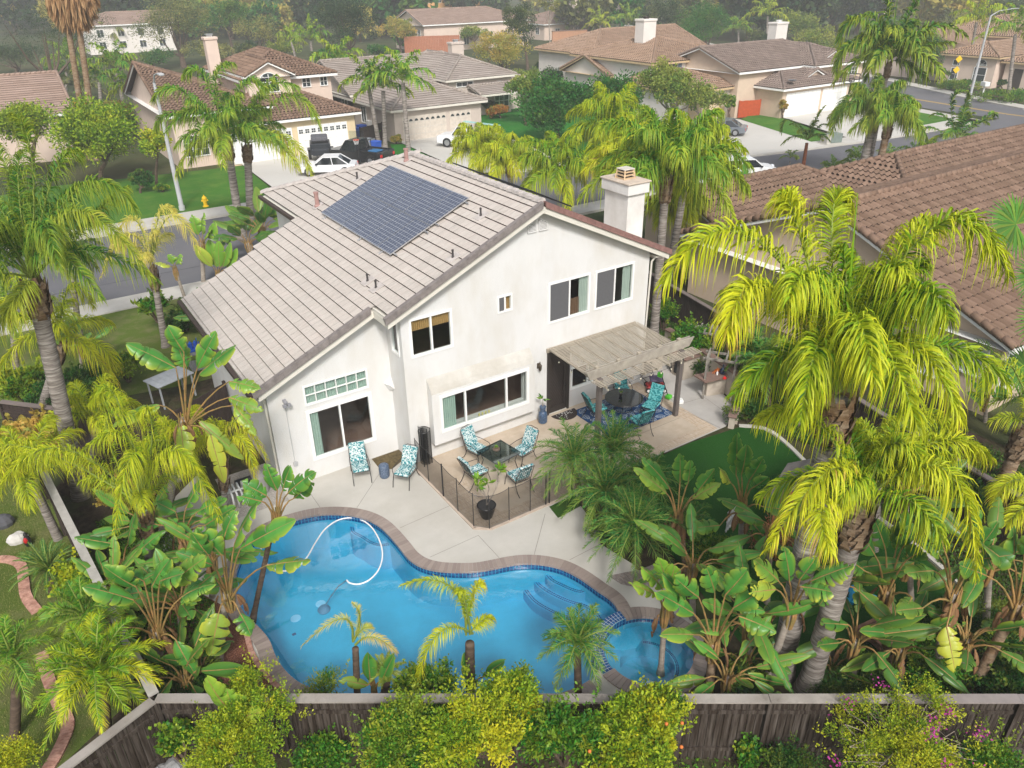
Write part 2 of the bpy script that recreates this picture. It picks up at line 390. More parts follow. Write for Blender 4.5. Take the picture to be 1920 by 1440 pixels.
# ridge and hip caps
mb = MB()
def caps(a, b, w_=.15, L=.36, h=.085):
    a = np.array(a, float); b = np.array(b, float); d = b-a; n_ = int(np.linalg.norm(d)/L)+1; d /= np.linalg.norm(d)
    sd_ = np.cross(d, (0,0,1.)); sd_ /= np.linalg.norm(sd_); up = np.cross(sd_, d)
    for i in range(n_):
        p = a + d*L*i; e = p + d*(L+.03)
        prof = [(-w_, -.045), (-w_*.75, h*.55), (0, h), (w_*.75, h*.55), (w_, -.045)]
        vs = [p+sd_*u*.94+up*(v-.012) for u, v in prof] + [e+sd_*u+up*(v+.018) for u, v in prof]
        mb.add(vs, [(j, j+1, j+6, j+5) for j in range(4)] + [(5,6,7,8,9), (4,3,2,1,0)])
caps((RX, 27.6, 7.95), (RX, 18.98, 7.95)); caps((9.1, 33.35, zl(9.1)+.05), (RX, 27.6, 7.95), .12)
mb.build('ridge_caps', RIDGEM, roof, smooth=False)
# rake tiles, barge boards, gutters
mb = MB()
def rake(x0, x1, zf, y, n_, mi):
    for i in range(n_):
        a = x0+(x1-x0)*i/n_+.004; b = x0+(x1-x0)*(i+1)/n_-.004
        if a > b: a, b = b, a
        lift = .045
        for (za, zb_) in ((zf(a), zf(b)),):
            vs = [(a,y,za-.15),(b,y,zb_-.15),(b,y,zb_+lift+.01),(a,y,za+lift+.01),(a,y+.17,za+lift),(b,y+.17,zb_+lift),(a,y+.17,za),(b,y+.17,zb_)]
            mb.add(vs, [(0,1,2,3),(3,2,5,4),(4,5,7,6),(0,3,4,6),(1,7,5,2)], mi)
for a_ in ((RX-.05, 8.0, zl, 18.78, 16, 0), (8.0, 4.2, zl, 19.81, 11, 0), (RX+.05, 19.24, zr, 18.78, 17, 1)):
    mb = MB(); rake(*a_); mb.build('rake_tiles', [RAKEG, RAKER], roof)
mb = MB()
def barge(x0, x1, zf, y, h=.19):
    a, b = min(x0, x1), max(x0, x1)
    vs = [(a,y,zf(a)-.151),(b,y,zf(b)-.151),(b,y,zf(b)-.151-h),(a,y,zf(a)-.151-h),(a,y+.05,zf(a)-.13),(b,y+.05,zf(b)-.13),(b,y+.05,zf(b)-.151-h),(a,y+.05,zf(a)-.151-h)]
    mb.add(vs, [(3,2,1,0),(7,6,2,3),(4,5,6,7),(0,1,5,4),(0,4,7,3),(1,2,6,5)])
barge(8.08, RX, zl, 18.83); barge(RX, 19.16, zr, 18.83); barge(4.35, 8.3, zl, 19.86)
# soffits
mb.add([(8.08,18.88,zl(8.08)-.3),(RX,18.88,7.92-.3),(RX,YW,7.92-.3),(8.08,YW,zl(8.08)-.3)], [(0,1,2,3)])
mb.add([(RX,18.88,7.62),(19.1,18.88,zr(19.1)-.3),(19.1,YW,zr(19.1)-.3),(RX,YW,7.62)], [(0,1,2,3)])
mb.add([(4.4,19.9,zl(4.4)-.3),(8.6,19.9,zl(8.6)-.3),(8.6,YL,zl(8.6)-.3),(4.4,YL,zl(4.4)-.3)], [(0,1,2,3)])
mb.box(8.09, 18.9, zl(8.09)-.34, 8.14, YL+.1, zl(8.09)-.02)
mb.box(18.6, 18.92, 5.1, 19.12, 33, 5.14)
mb.box(4.33, 19.95, 3.42, 4.62, 28.3, 3.46)
mb.build('barge_board', TRIMT, roof)
for b_ in ((4.08, 19.85, 3.58, 4.21, 28.6, 3.70), (8.90, 28.95, 5.7, 9.03, 33.3, 5.83), (19.2, 18.85, 5.12, 19.32, 33.4, 5.24)): mb = MB(); mb.box(*b_); mb.build('gutter', GUTM, roof)
mb = MB(); mb.tube([(18.9,YW-.1,5.2),(18.75,YW-.12,5.1),(18.62,YW-.08,4.95),(18.6,YW-.06,4.9),(18.6,YW+.05,0)], .035, 6)
mb.build('downspout', TRIMT, house); mb = MB(); mb.tube([(4.5,YL+.3,3.5),(4.57,YL+.12,3.3),(4.6,YL+.1,3.1),(4.6,YL+.1,.1)], .035, 6); mb.build('downspout', TRIMT, house)
# ---- solar array
def cellmat():
    m_, n, o = _nodes('solar_cells'); t = n.nodes.new('ShaderNodeTexCoord'); s = n.nodes.new('ShaderNodeSeparateXYZ'); n.links.new(t.outputs['Object'], s.inputs[0])
    c = n.nodes.new('ShaderNodeCombineXYZ'); n.links.new(s.outputs['Y'], c.inputs[0]); n.links.new(s.outputs['X'], c.inputs[1])
    b = n.nodes.new('ShaderNodeTexBrick'); b.offset = 0; b.inputs['Scale'].default_value = 1; b.inputs['Brick Width'].default_value = .159; b.inputs['Row Height'].default_value = .1465
    b.inputs['Color1'].default_value = rgb((.045,.053,.088)); b.inputs['Color2'].default_value = rgb((.058,.066,.10)); b.inputs['Mortar'].default_value = rgb((.42,.44,.47)); b.inputs['Mortar Size'].default_value = .0055; b.inputs['Mortar Smooth'].default_value = .2
    n.links.new(c.outputs[0], b.inputs['Vector'])
    p = N(n, 'ShaderNodeBsdfPrincipled', Roughness=.12); p.inputs['Specular IOR Level'].default_value = .9; p.inputs['Coat Weight'].default_value = .6
    n.links.new(b.outputs['Color'], p.inputs['Base Color']); n.links.new(p.outputs[0], o.inputs[0]); return m_
CELL = cellmat(); ALU = pm('aluminium', (.55,.56,.58), .35, .05, 3, metal=.7)
ar = MB()
for yy in (22.3, 24.0, 25.6, 27.2): ar.beam((9.5, yy, zl(9.5)+.06), (12.7, yy, zl(12.7)+.06), .04, .05)
for xx in (9.75, 10.9, 11.3, 12.45):
    ar.beam((xx, 21.45, zl(xx)+.09), (xx, 27.7, zl(xx)+.09), .04, .04)
array = ar.build('solar_array', ALU, house)
for i in range(6):
    for j in range(2):
        y0 = 21.66+i*.993; y1 = y0+.975; xa = 9.60+j*1.505; xb = xa+1.485
        pmb = MB(); za, zb_ = zl(xa)+.16, zl(xb)+.16
        pmb.slab([(xa,y0,za),(xb,y0,zb_),(xb,y1,zb_),(xa,y1,za)], .04, 1)
        e = .012
        pmb.add([(xa+e*1.2,y0+e*.6,za+.004+.0054),(xb-e*1.2,y0+e*.6,zb_+.004-.0054),(xb-e*1.2,y1-e*.6,zb_+.004-.0054),(xa+e*1.2,y1-e*.6,za+.004+.0054)], [(0,1,2,3)], 0)
        pmb.build('solar_panel', [CELL, ALU], array)
for i in range(5):      # panels on the far slope, seen edge-on past the ridge
    y0 = 20.0+i*1.02; pmb = MB(); xa, xb = 13.95, 15.6
    pmb.slab([(xa,y0,zr(xa)+.24),(xb,y0,zr(xb)+.24),(xb,y0+1,zr(xb)+.24),(xa,y0+1,zr(xa)+.24)], .045, 0); pmb.build('solar_panel', [BLACK], array)
# ---- pipes on the roof
PIPER = pm('vent_pipe_red', (.33,.20,.18), .6, .15, 5); PIPEB = pm('vent_pipe_dark', (.05,.045,.045), .6, .2, 5)
for (x, y, h, r_, mt) in ((9.85,28.6,.62,.085,PIPER),(13.18,27.33,.55,.08,PIPER),(11.6,28.6,.34,.035,PIPEB),(8.61,21.3,.32,.03,PIPEB),(8.59,20.64,.32,.03,PIPEB),(10.62,19.36,.33,.03,PIPEB),(12.28,20.41,.34,.03,PIPEB)):
    pmb = MB(); z0 = zl(x); pmb.lathe((x,y,z0-.1), [(r_*1.5,0),(r_*1.5,.16),(r_,.2),(r_,h),(r_*1.25,h),(r_*1.25,h+.05),(r_*.6,h+.06)], 10)
    pmb.build('vent_pipe', mt, roof); pmb = MB(); pmb.slab([(x-.2,y-.18,zl(x-.2)+.045),(x+.2,y-.18,zl(x+.2)+.045),(x+.2,y+.18,zl(x+.2)+.045),(x-.2,y+.18,zl(x-.2)+.045)], .02)
    pmb.build('flashing', RIDGEM, roof)
# ---- chimney
mb = MB(); mb.rbox(17.9,19.78,4.9,18.68,21.05,7.52,.015); mb.rbox(17.8,19.68,7.25,18.78,21.15,7.62,.02)
ch = mb.build('chimney', pm('stucco_chimney', (.70,.68,.65), .9, .05, 1.5, .35, 90, dirt=(.52,.49,.45), dirtsc=.8), roof)
mb = MB(); mb.rbox(17.76,19.64,7.62,18.82,21.19,7.68,.015); mb.build('chimney_cap', pm('cap_stone', (.50,.42,.34), .8, .15, 3, .3), ch)
mb = MB(); T = pm('terracotta_pale', (.50,.36,.22), .8, .2, 4); cx_, cy_ = 18.3, 20.45
for zz, d in ((7.68,.25),(7.79,.24),(7.90,.225)): 
    mb.box(cx_-d,cy_-d,zz,cx_+d,cy_+d,zz+.045)
for sx in (-1,1):
    for sy in (-1,1): mb.beam((cx_+sx*.245,cy_+sy*.245,7.68),(cx_+sx*.2,cy_+sy*.2,8.0),.05,.05)
mb.box(cx_-.18,cy_-.18,7.68,cx_+.18,cy_+.18,7.97,1); mb.rbox(cx_-.235,cy_-.235,7.99,cx_+.235,cy_+.235,8.03,.012,2)
mb.build('spark_arrestor', [T, BLACK, pm('cap_stone2', (.52,.48,.42), .8, .1)], ch)
# ---- gable vents
def vent(xa, xb, za0, zb0, z0):
    mb = MB(); y = YW-.015
    mb.add([(xa,y+.01,z0),(xb,y+.01,z0),(xb,y+.01,zb0),(xa,y+.01,za0)], [(0,1,2,3)], 1)
    z = z0
    while z < max(za0, zb0)-.02:
        f = lambda x: za0+(zb0-za0)*(x-xa)/(xb-xa)
        a, b = xa, xb
        if f(xa) < z+.03 and zb0 > za0: a = xa+(xb-xa)*(z+.03-za0)/(zb0-za0)
        if f(xb) < z+.03 and zb0 < za0: b = xa+(xb-xa)*(za0-z-.03)/(za0-zb0)
        if b-a > .03: mb.box(a, y-.012, z, b, y+.008, z+.026, 0)
        z += .043
    fr = [(xa,za0),(xb,zb0)]
    for (p, q) in (((xa,z0),(xb,z0)),((xa,z0),(xa,za0)),((xb,z0),(xb,zb0)),((xa,za0),(xb,zb0))): mb.beam((p[0],y-.01,p[1]),(q[0],y-.01,q[1]),.03,.03)
    mb.build('gable_vent', [STUCCO, DARKI], house)
vent(13.22, 13.54, 7.17, 7.31, 6.93); vent(13.66, 13.98, 7.31, 7.17, 6.93)
# ---- windows
def window_y(h, Y, vs=(.5,), hs=(), opts='', out=-1, axis='y', fw=.045, name='window', cur=(), mat=WHITE, parent=None, mw=.028):
    a, b, c, d = h; M_ = (lambda x, y, z: (x, Y+y, z)) if axis == 'y' else (lambda x, y, z: (Y+y, x, z))
    def bx(m_, x0, y0, z0, x1, y1, z1, mi=0):
        p = M_(x0, y0, z0); q = M_(x1, y1, z1); m_.box(min(p[0],q[0]), min(p[1],q[1]), z0, max(p[0],q[0]), max(p[1],q[1]), z1, mi)
    m_ = MB(); y0, y1 = -.025, .07
    bx(m_, a-.03, y0, d-fw, b+.03, y1, d+.03); bx(m_, a-.03, y0, c-.03, b+.03, y1, c+fw)
    bx(m_, a-.03, y0, c+fw, a+fw, y1, d-fw); bx(m_, b-fw, y0, c+fw, b+.03, y1, d-fw)
    xs = [a+(b-a)*v for v in vs]
    for x in xs: bx(m_, x-mw, y0+.006, c+fw, x+mw, y1, d-fw)
    for v in hs: z = c+(d-c)*v; bx(m_, a+fw, y0+.02, z-.012, b-fw, y1-.02, z+.012)
    fo = m_.build(name, mat, parent or house)
    g = MB(); g.add([M_(a+fw,.03,c+fw), M_(b-fw,.03,c+fw), M_(b-fw,.03,d-fw), M_(a+fw,.03,d-fw)], [(0,1,2,3)]); g.build('glass', GLASS, fo)
    if 's' in opts:     # insect screen over the left sash
        g = MB(); g.add([M_(a+fw,-.0,c+fw), M_(xs[0]-.03,-.0,c+fw), M_(xs[0]-.03,-.0,d-fw), M_(a+fw,-.0,d-fw)], [(0,1,2,3)]); g.build('screen', SCREEN, fo)
    for (u0, u1, v0, v1, cm) in cur:   # curtains as fractions of the opening, pleated
        g = MB(); n_ = max(4, int((b-a)*(u1-u0)/.035)); xx = [a+(b-a)*(u0+(u1-u0)*i/n_) for i in range(n_+1)]
        z0_, z1_ = c+(d-c)*v0, c+(d-c)*v1
        for i in range(n_):
            g.add([M_(xx[i],.07+.03*(i%2),z0_), M_(xx[i+1],.07+.03*((i+1)%2),z0_), M_(xx[i+1],.07+.03*((i+1)%2),z1_), M_(xx[i],.07+.03*(i%2),z1_)], [(0,1,2,3)])
        g.build('curtain', cm, fo)
    return fo
CG = pm('curtain_green', (.36,.46,.41), .8, .06, 6)
BAMB = pm('bamboo_blind', (.42,.25,.10), .7, .3, 30, stretch=(1,1,12))
BLINDW = pm('wood_blind', (.16,.085,.05), .6, .3, 20, stretch=(.3,1,10))
window_y(W1, YW, opts='s', cur=((.52,.78,.02,.45,BLINDW),(.76,.98,0,1,CURT))); window_y(W2, YW, opts='s', cur=((.74,.97,0,1,CURT),))
window_y(WS, YW, (.5,), opts='s', fw=.03, cur=((.55,1,0,.8,BAMB),)); window_y(WB, YW, cur=((0,1,.66,1,BAMB),))
window_y(WP, YW, (.62,), cur=((.7,1,0,1,CURT),))
window_y(BW, YW-.3, (.27,.74), fw=.07, cur=((.02,.17,0,1,CG),))
window_y(LW, YL, (.5,), fw=.08, cur=((.02,.18,0,1,CG),)); window_y(LT, YL, tuple(i/6 for i in range(1,6)), (.5,), fw=.025, mw=.011, cur=((0,1,0,1,CG),))
window_y(SW, 8.62, (), fw=.04, axis='x', cur=((0,.5,0,1,CURT),)); window_y(SW2, 9.5, (.33,.66), fw=.06, axis='x', cur=((0,1,0,1,CURT),))
# ---- bay box
mb = MB(); Pb = lambda x, z: (x, YW-.3, z); Qb = lambda x, z: (x, YW-.16, z)
wall_holes(mb, Pb, 9.33, 13.28, .6, lambda x: 2.48, [BW]); reveal(mb, Pb, Qb, BW)
y0 = YW-.3; y1 = YW
mb.add([(9.33,y0,.6),(9.33,y0,2.48),(9.33,y1,2.93),(9.33,y1,.6)], [(0,1,2,3)]); mb.add([(13.28,y0,.6),(13.28,y0,2.48),(13.28,y1,2.93),(13.28,y1,.6)], [(0,3,2,1)])
mb.add([(9.33,y0,2.48),(13.28,y0,2.48),(13.28,y0+.10,2.66),(9.33,y0+.10,2.66)], [(0,1,2,3)], 1); mb.add([(9.33,y0+.10,2.66),(13.28,y0+.10,2.66),(13.28,y1,2.93),(9.33,y1,2.93)], [(0,1,2,3)], 1)
mb.add([(9.33,y0,.6),(13.28,y0,.6),(13.28,y1,.6),(9.33,y1,.6)], [(3,2,1,0)])
mb.build('bay', [STUCCO, pm('stucco_hood_shade_dirt', (.50,.48,.44), .95, .08, 3, .35, 60, .1, dirt=(.40,.37,.32), dirtsc=1.)], house)  # hood top darkened in colour to offset overhead light, plus dirt patches
# candles on the bay sill
mb = MB()
for i in range(4): mb.lathe((11.15+i*.13, YW-.1, 1.02), [(.035,0),(.035,.09),(.02,.095)], 8)
tag(mb.build('candles', pm('wax_yellow', (.7,.62,.25), .5, .05), house), 'four pale yellow candles on the bay window sill')
# ---- security door
mb = MB(); a, b, c, d = WD; y = YW-.03
for (x0,z0,x1,z1) in ((a-.08,c-.06,a,d+.07),(b,c-.06,b+.08,d+.07),(a,d,b,d+.07)): mb.box(x0,y-.02,z0,x1,YW+.1,z1)
for (x0,z0,x1,z1) in ((a,c,a+.07,d),(b-.16,c,b-.08,d),(b-.05,c,b,d),(a+.07,c,b-.16,c+.22),(a+.07,d-.07,b-.16,d)): mb.box(x0,y,z0,x1,y+.04,z1)
for i in range(-8, 16):
    for s_ in (1, -1):
        pts = []
        for k in range(0, 61):
            z = c+.22+(d-.07-c-.22)*k/60; x = a+.07+i*.085+(z-c-.2)*.55 if s_ == 1 else b-.16-i*.085-(z-c-.2)*.55
            if a+.07 <= x <= b-.16: pts.append((x, y+.02, z))
        if len(pts) > 2: mb.tube([pts[0], pts[-1]], .005, 4)
door = mb.build('door', pm('door_dark_bronze', (.035,.028,.024), .5, .2, 4, spec=.4), house)
mb = MB(); mb.box(a, YW+.08, c, b, YW+.1, d); mb.build('door_panel', pm('door_inner', (.04,.03,.026), .5, .1), door)
mb = MB(); mb.lathe((b-.12, y-.06, 1.05), [(.02,-.02),(.03,0),(.02,.02)], 8); mb.beam((b-.12,y-.05,1.05),(b-.12,y+.0,1.05),.02,.02); mb.build('handle', BLACK, door)
# ---- wall lantern, meter conduit, camera light, hose bib
mb = MB(); p = GY(1012.5, 688, YW-.12)
mb.lathe((p[0],YW-.13,p[2]-.12), [(.01,-.05),(.03,-.02),(.05,.02),(.065,.18),(.05,.2),(.02,.25),(.005,.3)], 8); mb.beam((p[0],YW,p[2]-.05),(p[0],YW-.13,p[2]+.2),.02,.02); mb.cbox((p[0],YW-.01,p[2]),(.09,.02,.2))
mb.build('wall_lantern', pm('bronze', (.05,.035,.02), .5, .2, spec=.5), house)
mb = MB(); p = GY(533, 752, YL-.03); q = GY(553, 870, YL-.03)
mb.tube([(p[0],YL-.02,p[2]),(p[0],YL-.02,q[2]+.05)], .009, 5); mb.cbox((p[0],YL-.03,q[2]),(.12,.06,.14)); mb.build('conduit', pm('grey_pvc', (.42,.42,.42), .6, .05), house)
mb = MB(); mb.ball((p[0],YL-.12,p[2]),(.06,.08,.06)); mb.cbox((p[0]-.06,YL-.2,p[2]-.08),(.1,.1,.08)); mb.cbox((p[0]+.08,YL-.2,p[2]-.08),(.1,.1,.08)); mb.cbox((p[0],YL-.02,p[2]),(.1,.04,.1)); mb.build('flood_light', pm('grey_lamp', (.25,.25,.27), .5, .1, spec=.5), house)
mb = MB(); mb.cbox((13.3,YW-.02,.75),(.08,.03,.14)); mb.cbox((8.78,YW-.02,2.0),(.01,.01,.01)); mb.build('outlet_box', pm('grey_pvc', (.42,.42,.42)), house)
# ============================================================ GROUND, STREETS, POOL, PATIO
from mathutils.geometry import tessellate_polygon
def poly_sheet(mb, outer, holes=(), z=0., mi=0):
    loops = [[Vector((p[0], p[1], z)) for p in outer]] + [[Vector((p[0], p[1], z)) for p in h] for h in holes]
    flat = [p for l in loops for p in l]; fs = []
    for t in tessellate_polygon(loops):
        a, b, c = (flat[i] for i in t)
        if (b-a).cross(c-a).z < 0: t = (t[0], t[2], t[1])
        fs.append(tuple(t))
    mb.add(flat, fs, mi); return mb
def spline(pts, n=6, closed=True):
    P = [np.array(p[:2], float) for p in pts]; k = len(P); out = []
    rng = range(k) if closed else range(k-1)
    for i in rng:
        p0, p1, p2, p3 = (P[(i+j-1) % k] if closed else P[min(max(i+j-1, 0), k-1)] for j in range(4))
        for s in range(n):
            t = s/n; out.append(.5*((2*p1)+(-p0+p2)*t+(2*p0-5*p1+4*p2-p3)*t*t+(-p0+3*p1-3*p2+p3)*t**3))
    if not closed: out.append(P[-1])
    return out
def gp(*px, z=0.): return [G(x, y, z)[:2] for x, y in px]
def grassmat(name, c1, c2, dry=(.22,.20,.07), amt=.3, sc=.8):
    m_, n, o = _nodes(name); c = objco(n)
    f = ramp(n, noise(n, c, 60, 4, .8), [(.3, 0.), (.7, 1.)]); cc = mixc(n, f, c1, c2)
    f2 = ramp(n, noise(n, c, sc, 6, .65), [(.45, 0.), (.75, amt)]); cc = mixc(n, f2, cc, dry)
    f3 = ramp(n, noise(n, c, .25, 3, .5), [(.3, 0.), (.7, .5)]); cc = mixc(n, f3, cc, tuple(x*.6 for x in c1))
    p = N(n, 'ShaderNodeBsdfPrincipled', Roughness=.95); p.inputs['Specular IOR Level'].default_value = .05
    n.links.new(cc, p.inputs['Base Color']); n.links.new(bumpn(n, noise(n, c, 45, 4, .8), .9, .05), p.inputs['Normal']); n.links.new(p.outputs[0], o.inputs[0]); return m_
GRASSL = grassmat('lawn_green', (.045,.145,.018), (.085,.215,.03), (.20,.26,.05), .5)
GRASSB = grassmat('lawn_bright', (.022,.15,.02), (.04,.21,.03), amt=.1)
GRASSO = grassmat('lawn_olive', (.08,.13,.02), (.17,.22,.05), (.26,.22,.12), .8, 1.2)
TURF = grassmat('artificial_turf', (.016,.075,.014), (.04,.14,.024), (.03,.08,.01), .3)
SOIL = pm('soil', (.055,.04,.028), 1, .5, 4, .8, 20, .05, dirt=(.05,.075,.02), dirtsc=.8)
MULCH = pm('bark_mulch', (.12,.045,.03), 1, .6, 30, 1., 30, .05, col2=(.20,.09,.06))
TERR = pm('terrain_green', (.045,.06,.025), 1, .4, .3, .5, 5, .05, dirt=(.09,.08,.04), dirtsc=.08)
# terrain: one sheet with an opening over the pool, rising to hills far off
PT = [(1590,515),(1572,482),(1543,455),(1510,434),(1480,412),(1430,378),(1370,348),(1310,332),(1240,325),(1170,330),(1100,344),(1030,356),(950,358),(870,352),(810,335),(765,305),(730,262),(690,215),(650,178),(600,152),(540,137),(470,132),(400,137),(330,152),(250,178),(180,215),(125,270),(92,340),(82,410),(90,470),(115,525),(150,560),(190,600),(218,640),(236,690),(270,745),(320,792),(380,822),(450,842),(600,862),(800,872),(1000,872),(1200,865),(1330,850),(1420,822),(1478,790)]
PW = gp(*[(400+x/2.087, 900+y/2.087) for x, y in PT])
s1, s2, s3 = gp((1195.4,1156.4), (1135.5,1192.3), (1190.6,1283.3))
def circ(a, b, c):
    A = np.array([[b[0]-a[0], b[1]-a[1]], [c[0]-a[0], c[1]-a[1]]])*2
    r_ = np.array([b@b-a@a, c@c-a@a]); q = np.linalg.solve(A, r_); return q, np.linalg.norm(q-a)
SPC, SPR = circ(s1, s2, s3)
curve = spline(PW, 5, False)
# close the outline along the outside of the spa ring
a0 = math.atan2(*(PW[-1]-SPC)[::-1]); a1 = math.atan2(*(PW[0]-SPC)[::-1])
a0 %= 2*math.pi; a1 %= 2*math.pi
if a0 < a1: a0 += 2*math.pi
dam = [SPC + (SPR+.28)*np.array([math.cos(t), math.sin(t)]) for t in np.linspace(a0, a1, 14)[1:-1]]
POOL = curve + dam
TER = MB()
hole = [(p[0], p[1]) for p in POOL]
spa_in = [SPC+SPR*np.array([math.cos(t), math.sin(t)]) for t in np.linspace(0, 2*math.pi, 40, endpoint=False)]
poly_sheet(TER, [(-40,-25),(40,-25),(40,38),(-40,38)], [hole, spa_in], -.03)
def hz(x, y):
    d = math.hypot(x, y); h = 0
    if d > 230: h = (d-230)*.012
    return -.15+h
def GT(x, y):          # where a ray from the viewpoint meets the terrain
    d = ray(x, y); p = V3(0, 0, CH); t = 20.
    while t < 3000:
        q = p + d*t
        if q[2] <= hz(q[0], q[1]): break
        t *= 1.01
    q[2] = hz(q[0], q[1]); return q
gx = sorted(set(list(np.linspace(-40,40,5))+list(np.linspace(-900,-40,16))+list(np.linspace(40,1300,26)))); gy = sorted(set([-25,38]+list(np.linspace(-600,-25,10))+list(np.linspace(38,1400,40))))
for i in range(len(gx)-1):
    for j in range(len(gy)-1):
        if gx[i] >= -40-1e-6 and gx[i+1] <= 40+1e-6 and gy[j] >= -25-1e-6 and gy[j+1] <= 38+1e-6: continue
        q = [(gx[i],gy[j]),(gx[i+1],gy[j]),(gx[i+1],gy[j+1]),(gx[i],gy[j+1])]
        TER.add([(x, y, hz(x, y)) for x, y in q], [(0,1,2,3)])
struct('ground', TER, SOIL if False else TERR)
yard = MB(); poly_sheet(yard, [(-8,-6),(22,-9),(26,2),(24,26),(19,33),(3.2,31),(-3,22)], [hole, spa_in], -.012); struct('garden_soil', yard, SOIL)
# streets
def sheet(name, pts, z, mat):
    mb = MB(); poly_sheet(mb, pts, (), z); return struct(name, mb, mat)
NC = [(-120,40.6),(34,40.6),(45,38.4),(56,33.2),(70,26.5),(84,19),(90,5)]
FC = [(84.8,41),(75,41.2),(70,41.6),(65,42.1),(55.2,43.7),(50.5,45.1),(40,49.4),(34,51.6),(29,52.8),(-120,52.8)]
sheet('street', NC+[(88,5),(88,41)]+FC, -.12, ASPH)
sheet('side_street', [(88,5),(87.9,41),(88,48),(91,62),(98,80),(112,110),(150,190),(160,186),(121,105),(113,84),(107,68.7),(99.5,53),(95.5,42.4),(97,25),(100,5)], -.116, ASPH)
for a, b in (((91.6,20),(91.4,42)),((91.4,42),(94,55)),((94,55),(101,73))):
    for dx in (0,.35):
        mb = MB(); d = np.array(b)-np.array(a); nn = np.array([-d[1], d[0]])/np.linalg.norm(d)*.09
        a_ = np.array(a)+nn/.09*dx; b_ = np.array(b)+nn/.09*dx
        mb.add([(*(a_-nn),-.108),(*(b_-nn),-.108),(*(b_+nn),-.108),(*(a_+nn),-.108)], [(0,1,2,3)]); struct('centre_line', mb, pm('road_yellow', (.50,.33,.08), .8, .1, 6))
def offset(pts, d):
    P = [np.array(p, float) for p in pts]; out = []
    for i in range(len(P)):
        t = P[min(i+1, len(P)-1)]-P[max(i-1, 0)]; t /= np.linalg.norm(t); out.append(P[i]+d*np.array([-t[1], t[0]]))
    return out
def band(name, pts, d0, d1, z0, z1, mat):
    A_ = offset(pts, d0); B_ = offset(pts, d1); mb = MB()
    for i in range(len(pts)-1):
        q = [A_[i], A_[i+1], B_[i+1], B_[i]]; mb.prism([tuple(p) for p in q], z0, z1)
    return struct(name, mb, mat)
NCs = [tuple(p) for p in spline(NC, 5, False)]; FCs = [tuple(p) for p in spline(FC, 5, False)]
band('curb', NCs, 0, -.16, -.2, .02, CONC); band('sidewalk', NCs, -.161, -1.7, -.2, .012, CONC)
band('curb', FCs, 0, -.16, -.2, .02, CONC); band('sidewalk', FCs, -.161, -2.2, -.2, .012, CONC)
E1 = [(84.8,41),(86.0,46),(88.3,55),(91,62),(98,80),(112,110)]; E2 = [(97,25),(95.5,42.4),(99.5,53),(107,68.7),(113,84),(121,105),(160,186)]
band('curb', E1, 0, .16, -.2, .02, CONC); band('sidewalk', E1, .161, 1.8, -.2, .012, CONC)
band('curb', E2, 0, -.16, -.2, .02, CONC); band('sidewalk', E2, -.161, -2.0, -.2, .012, CONC)
# asphalt seams
mb = MB()
for y in (43.6, 49.7): mb.box(-60, y, -.116, 30, y+.04, -.112)
struct('asphalt_seam', mb, pm('seam', (.07,.07,.075), .9))
# driveways and lawns across the street
sheet('driveway', [(16.5,52.85),(28.2,52.85),(28.0,67.9),(17.2,67.9)], .018, CONCD)
sheet('driveway', [(31.0,52.85),(38.8,50.2),(41.2,60),(41.6,68.1),(32.2,68.15)], .018, CONCD)
sheet('driveway', [(51.5,44.9),(61.6,42.6),(66.2,56.5),(66.2,60),(57.5,60),(55.5,52)], .018, CONCD)
sheet('driveway', [(65.8,42),(75.3,41.3),(82.4,54.6),(70.6,54.6)], .018, CONCD)
sheet('lawn', [(-6,55.05),(16.4,55.05),(17.1,67),(2,69),(-6,66)], .006, GRASSL)
sheet('lawn', [(28.4,55.05),(30.9,54.6),(32.0,66.8),(31.0,67.5),(28.4,60.5)], .008, GRASSB)
sheet('lawn', [(40.2,52),(50.6,47.2),(55,52),(56.8,60),(55,86),(49,86),(46,77),(43.6,71.6),(42.4,66)], .006, GRASSB)
sheet('lawn', [(61.8,44.4),(65.5,43.9),(70.4,54.5),(69.9,58.2),(66.4,56.6)], .006, GRASSL)
sheet('lawn', [(75.6,43.3),(83,42.6),(86.4,53),(88,66),(82.6,60),(82.6,54.7)], .006, GRASSL)
mb = MB(); poly_sheet(mb, gp((915,755),(1010,740),(1010,730),(915,742)), (), .014); poly_sheet(mb, gp((870,765),(905,760),(950,775),(905,782)), (), .014); struct('garden_path', mb, CONCD)
sheet('front_lawn', [(-3,30.5),(3.9,29.2),(8.7,29.2),(8.7,38.9),(-14,38.9),(-14,34)], .0, GRASSO)
sheet('front_driveway', [(19,33.5),(30,33.5),(30,40.4),(19,40.4)], .02, CONCD)
# left neighbour's garden grass with a brick edging
sheet('neighbour_lawn', gp((-200,880),(80,900),(160,1080),(270,1290),(110,1440),(90,1700),(-500,1700)), -.004, GRASSO)
mb = MB(); BRK = pm('red_brick', (.36,.17,.12), .85, .25, 8, .3, col2=(.45,.26,.20))
for path in (((-30,1052),(15,1050),(40,1062),(45,1090),(50,1120),(70,1148)), ((78,1225),(90,1270),(110,1320),(128,1360),(110,1410),(80,1460))):
    pts = spline(gp(*path), 8, False)
    for a, b in zip(pts[:-1], pts[1:]):
        d = (b-a)/(np.linalg.norm(b-a)+1e-9); nn = np.array([-d[1], d[0]])*.13; e = (b-a)*.06
        mb.prism([tuple(a+e-nn), tuple(b-e-nn), tuple(b-e+nn), tuple(a+e+nn)], -.03, .05)
struct('brick_edging', mb, BRK)
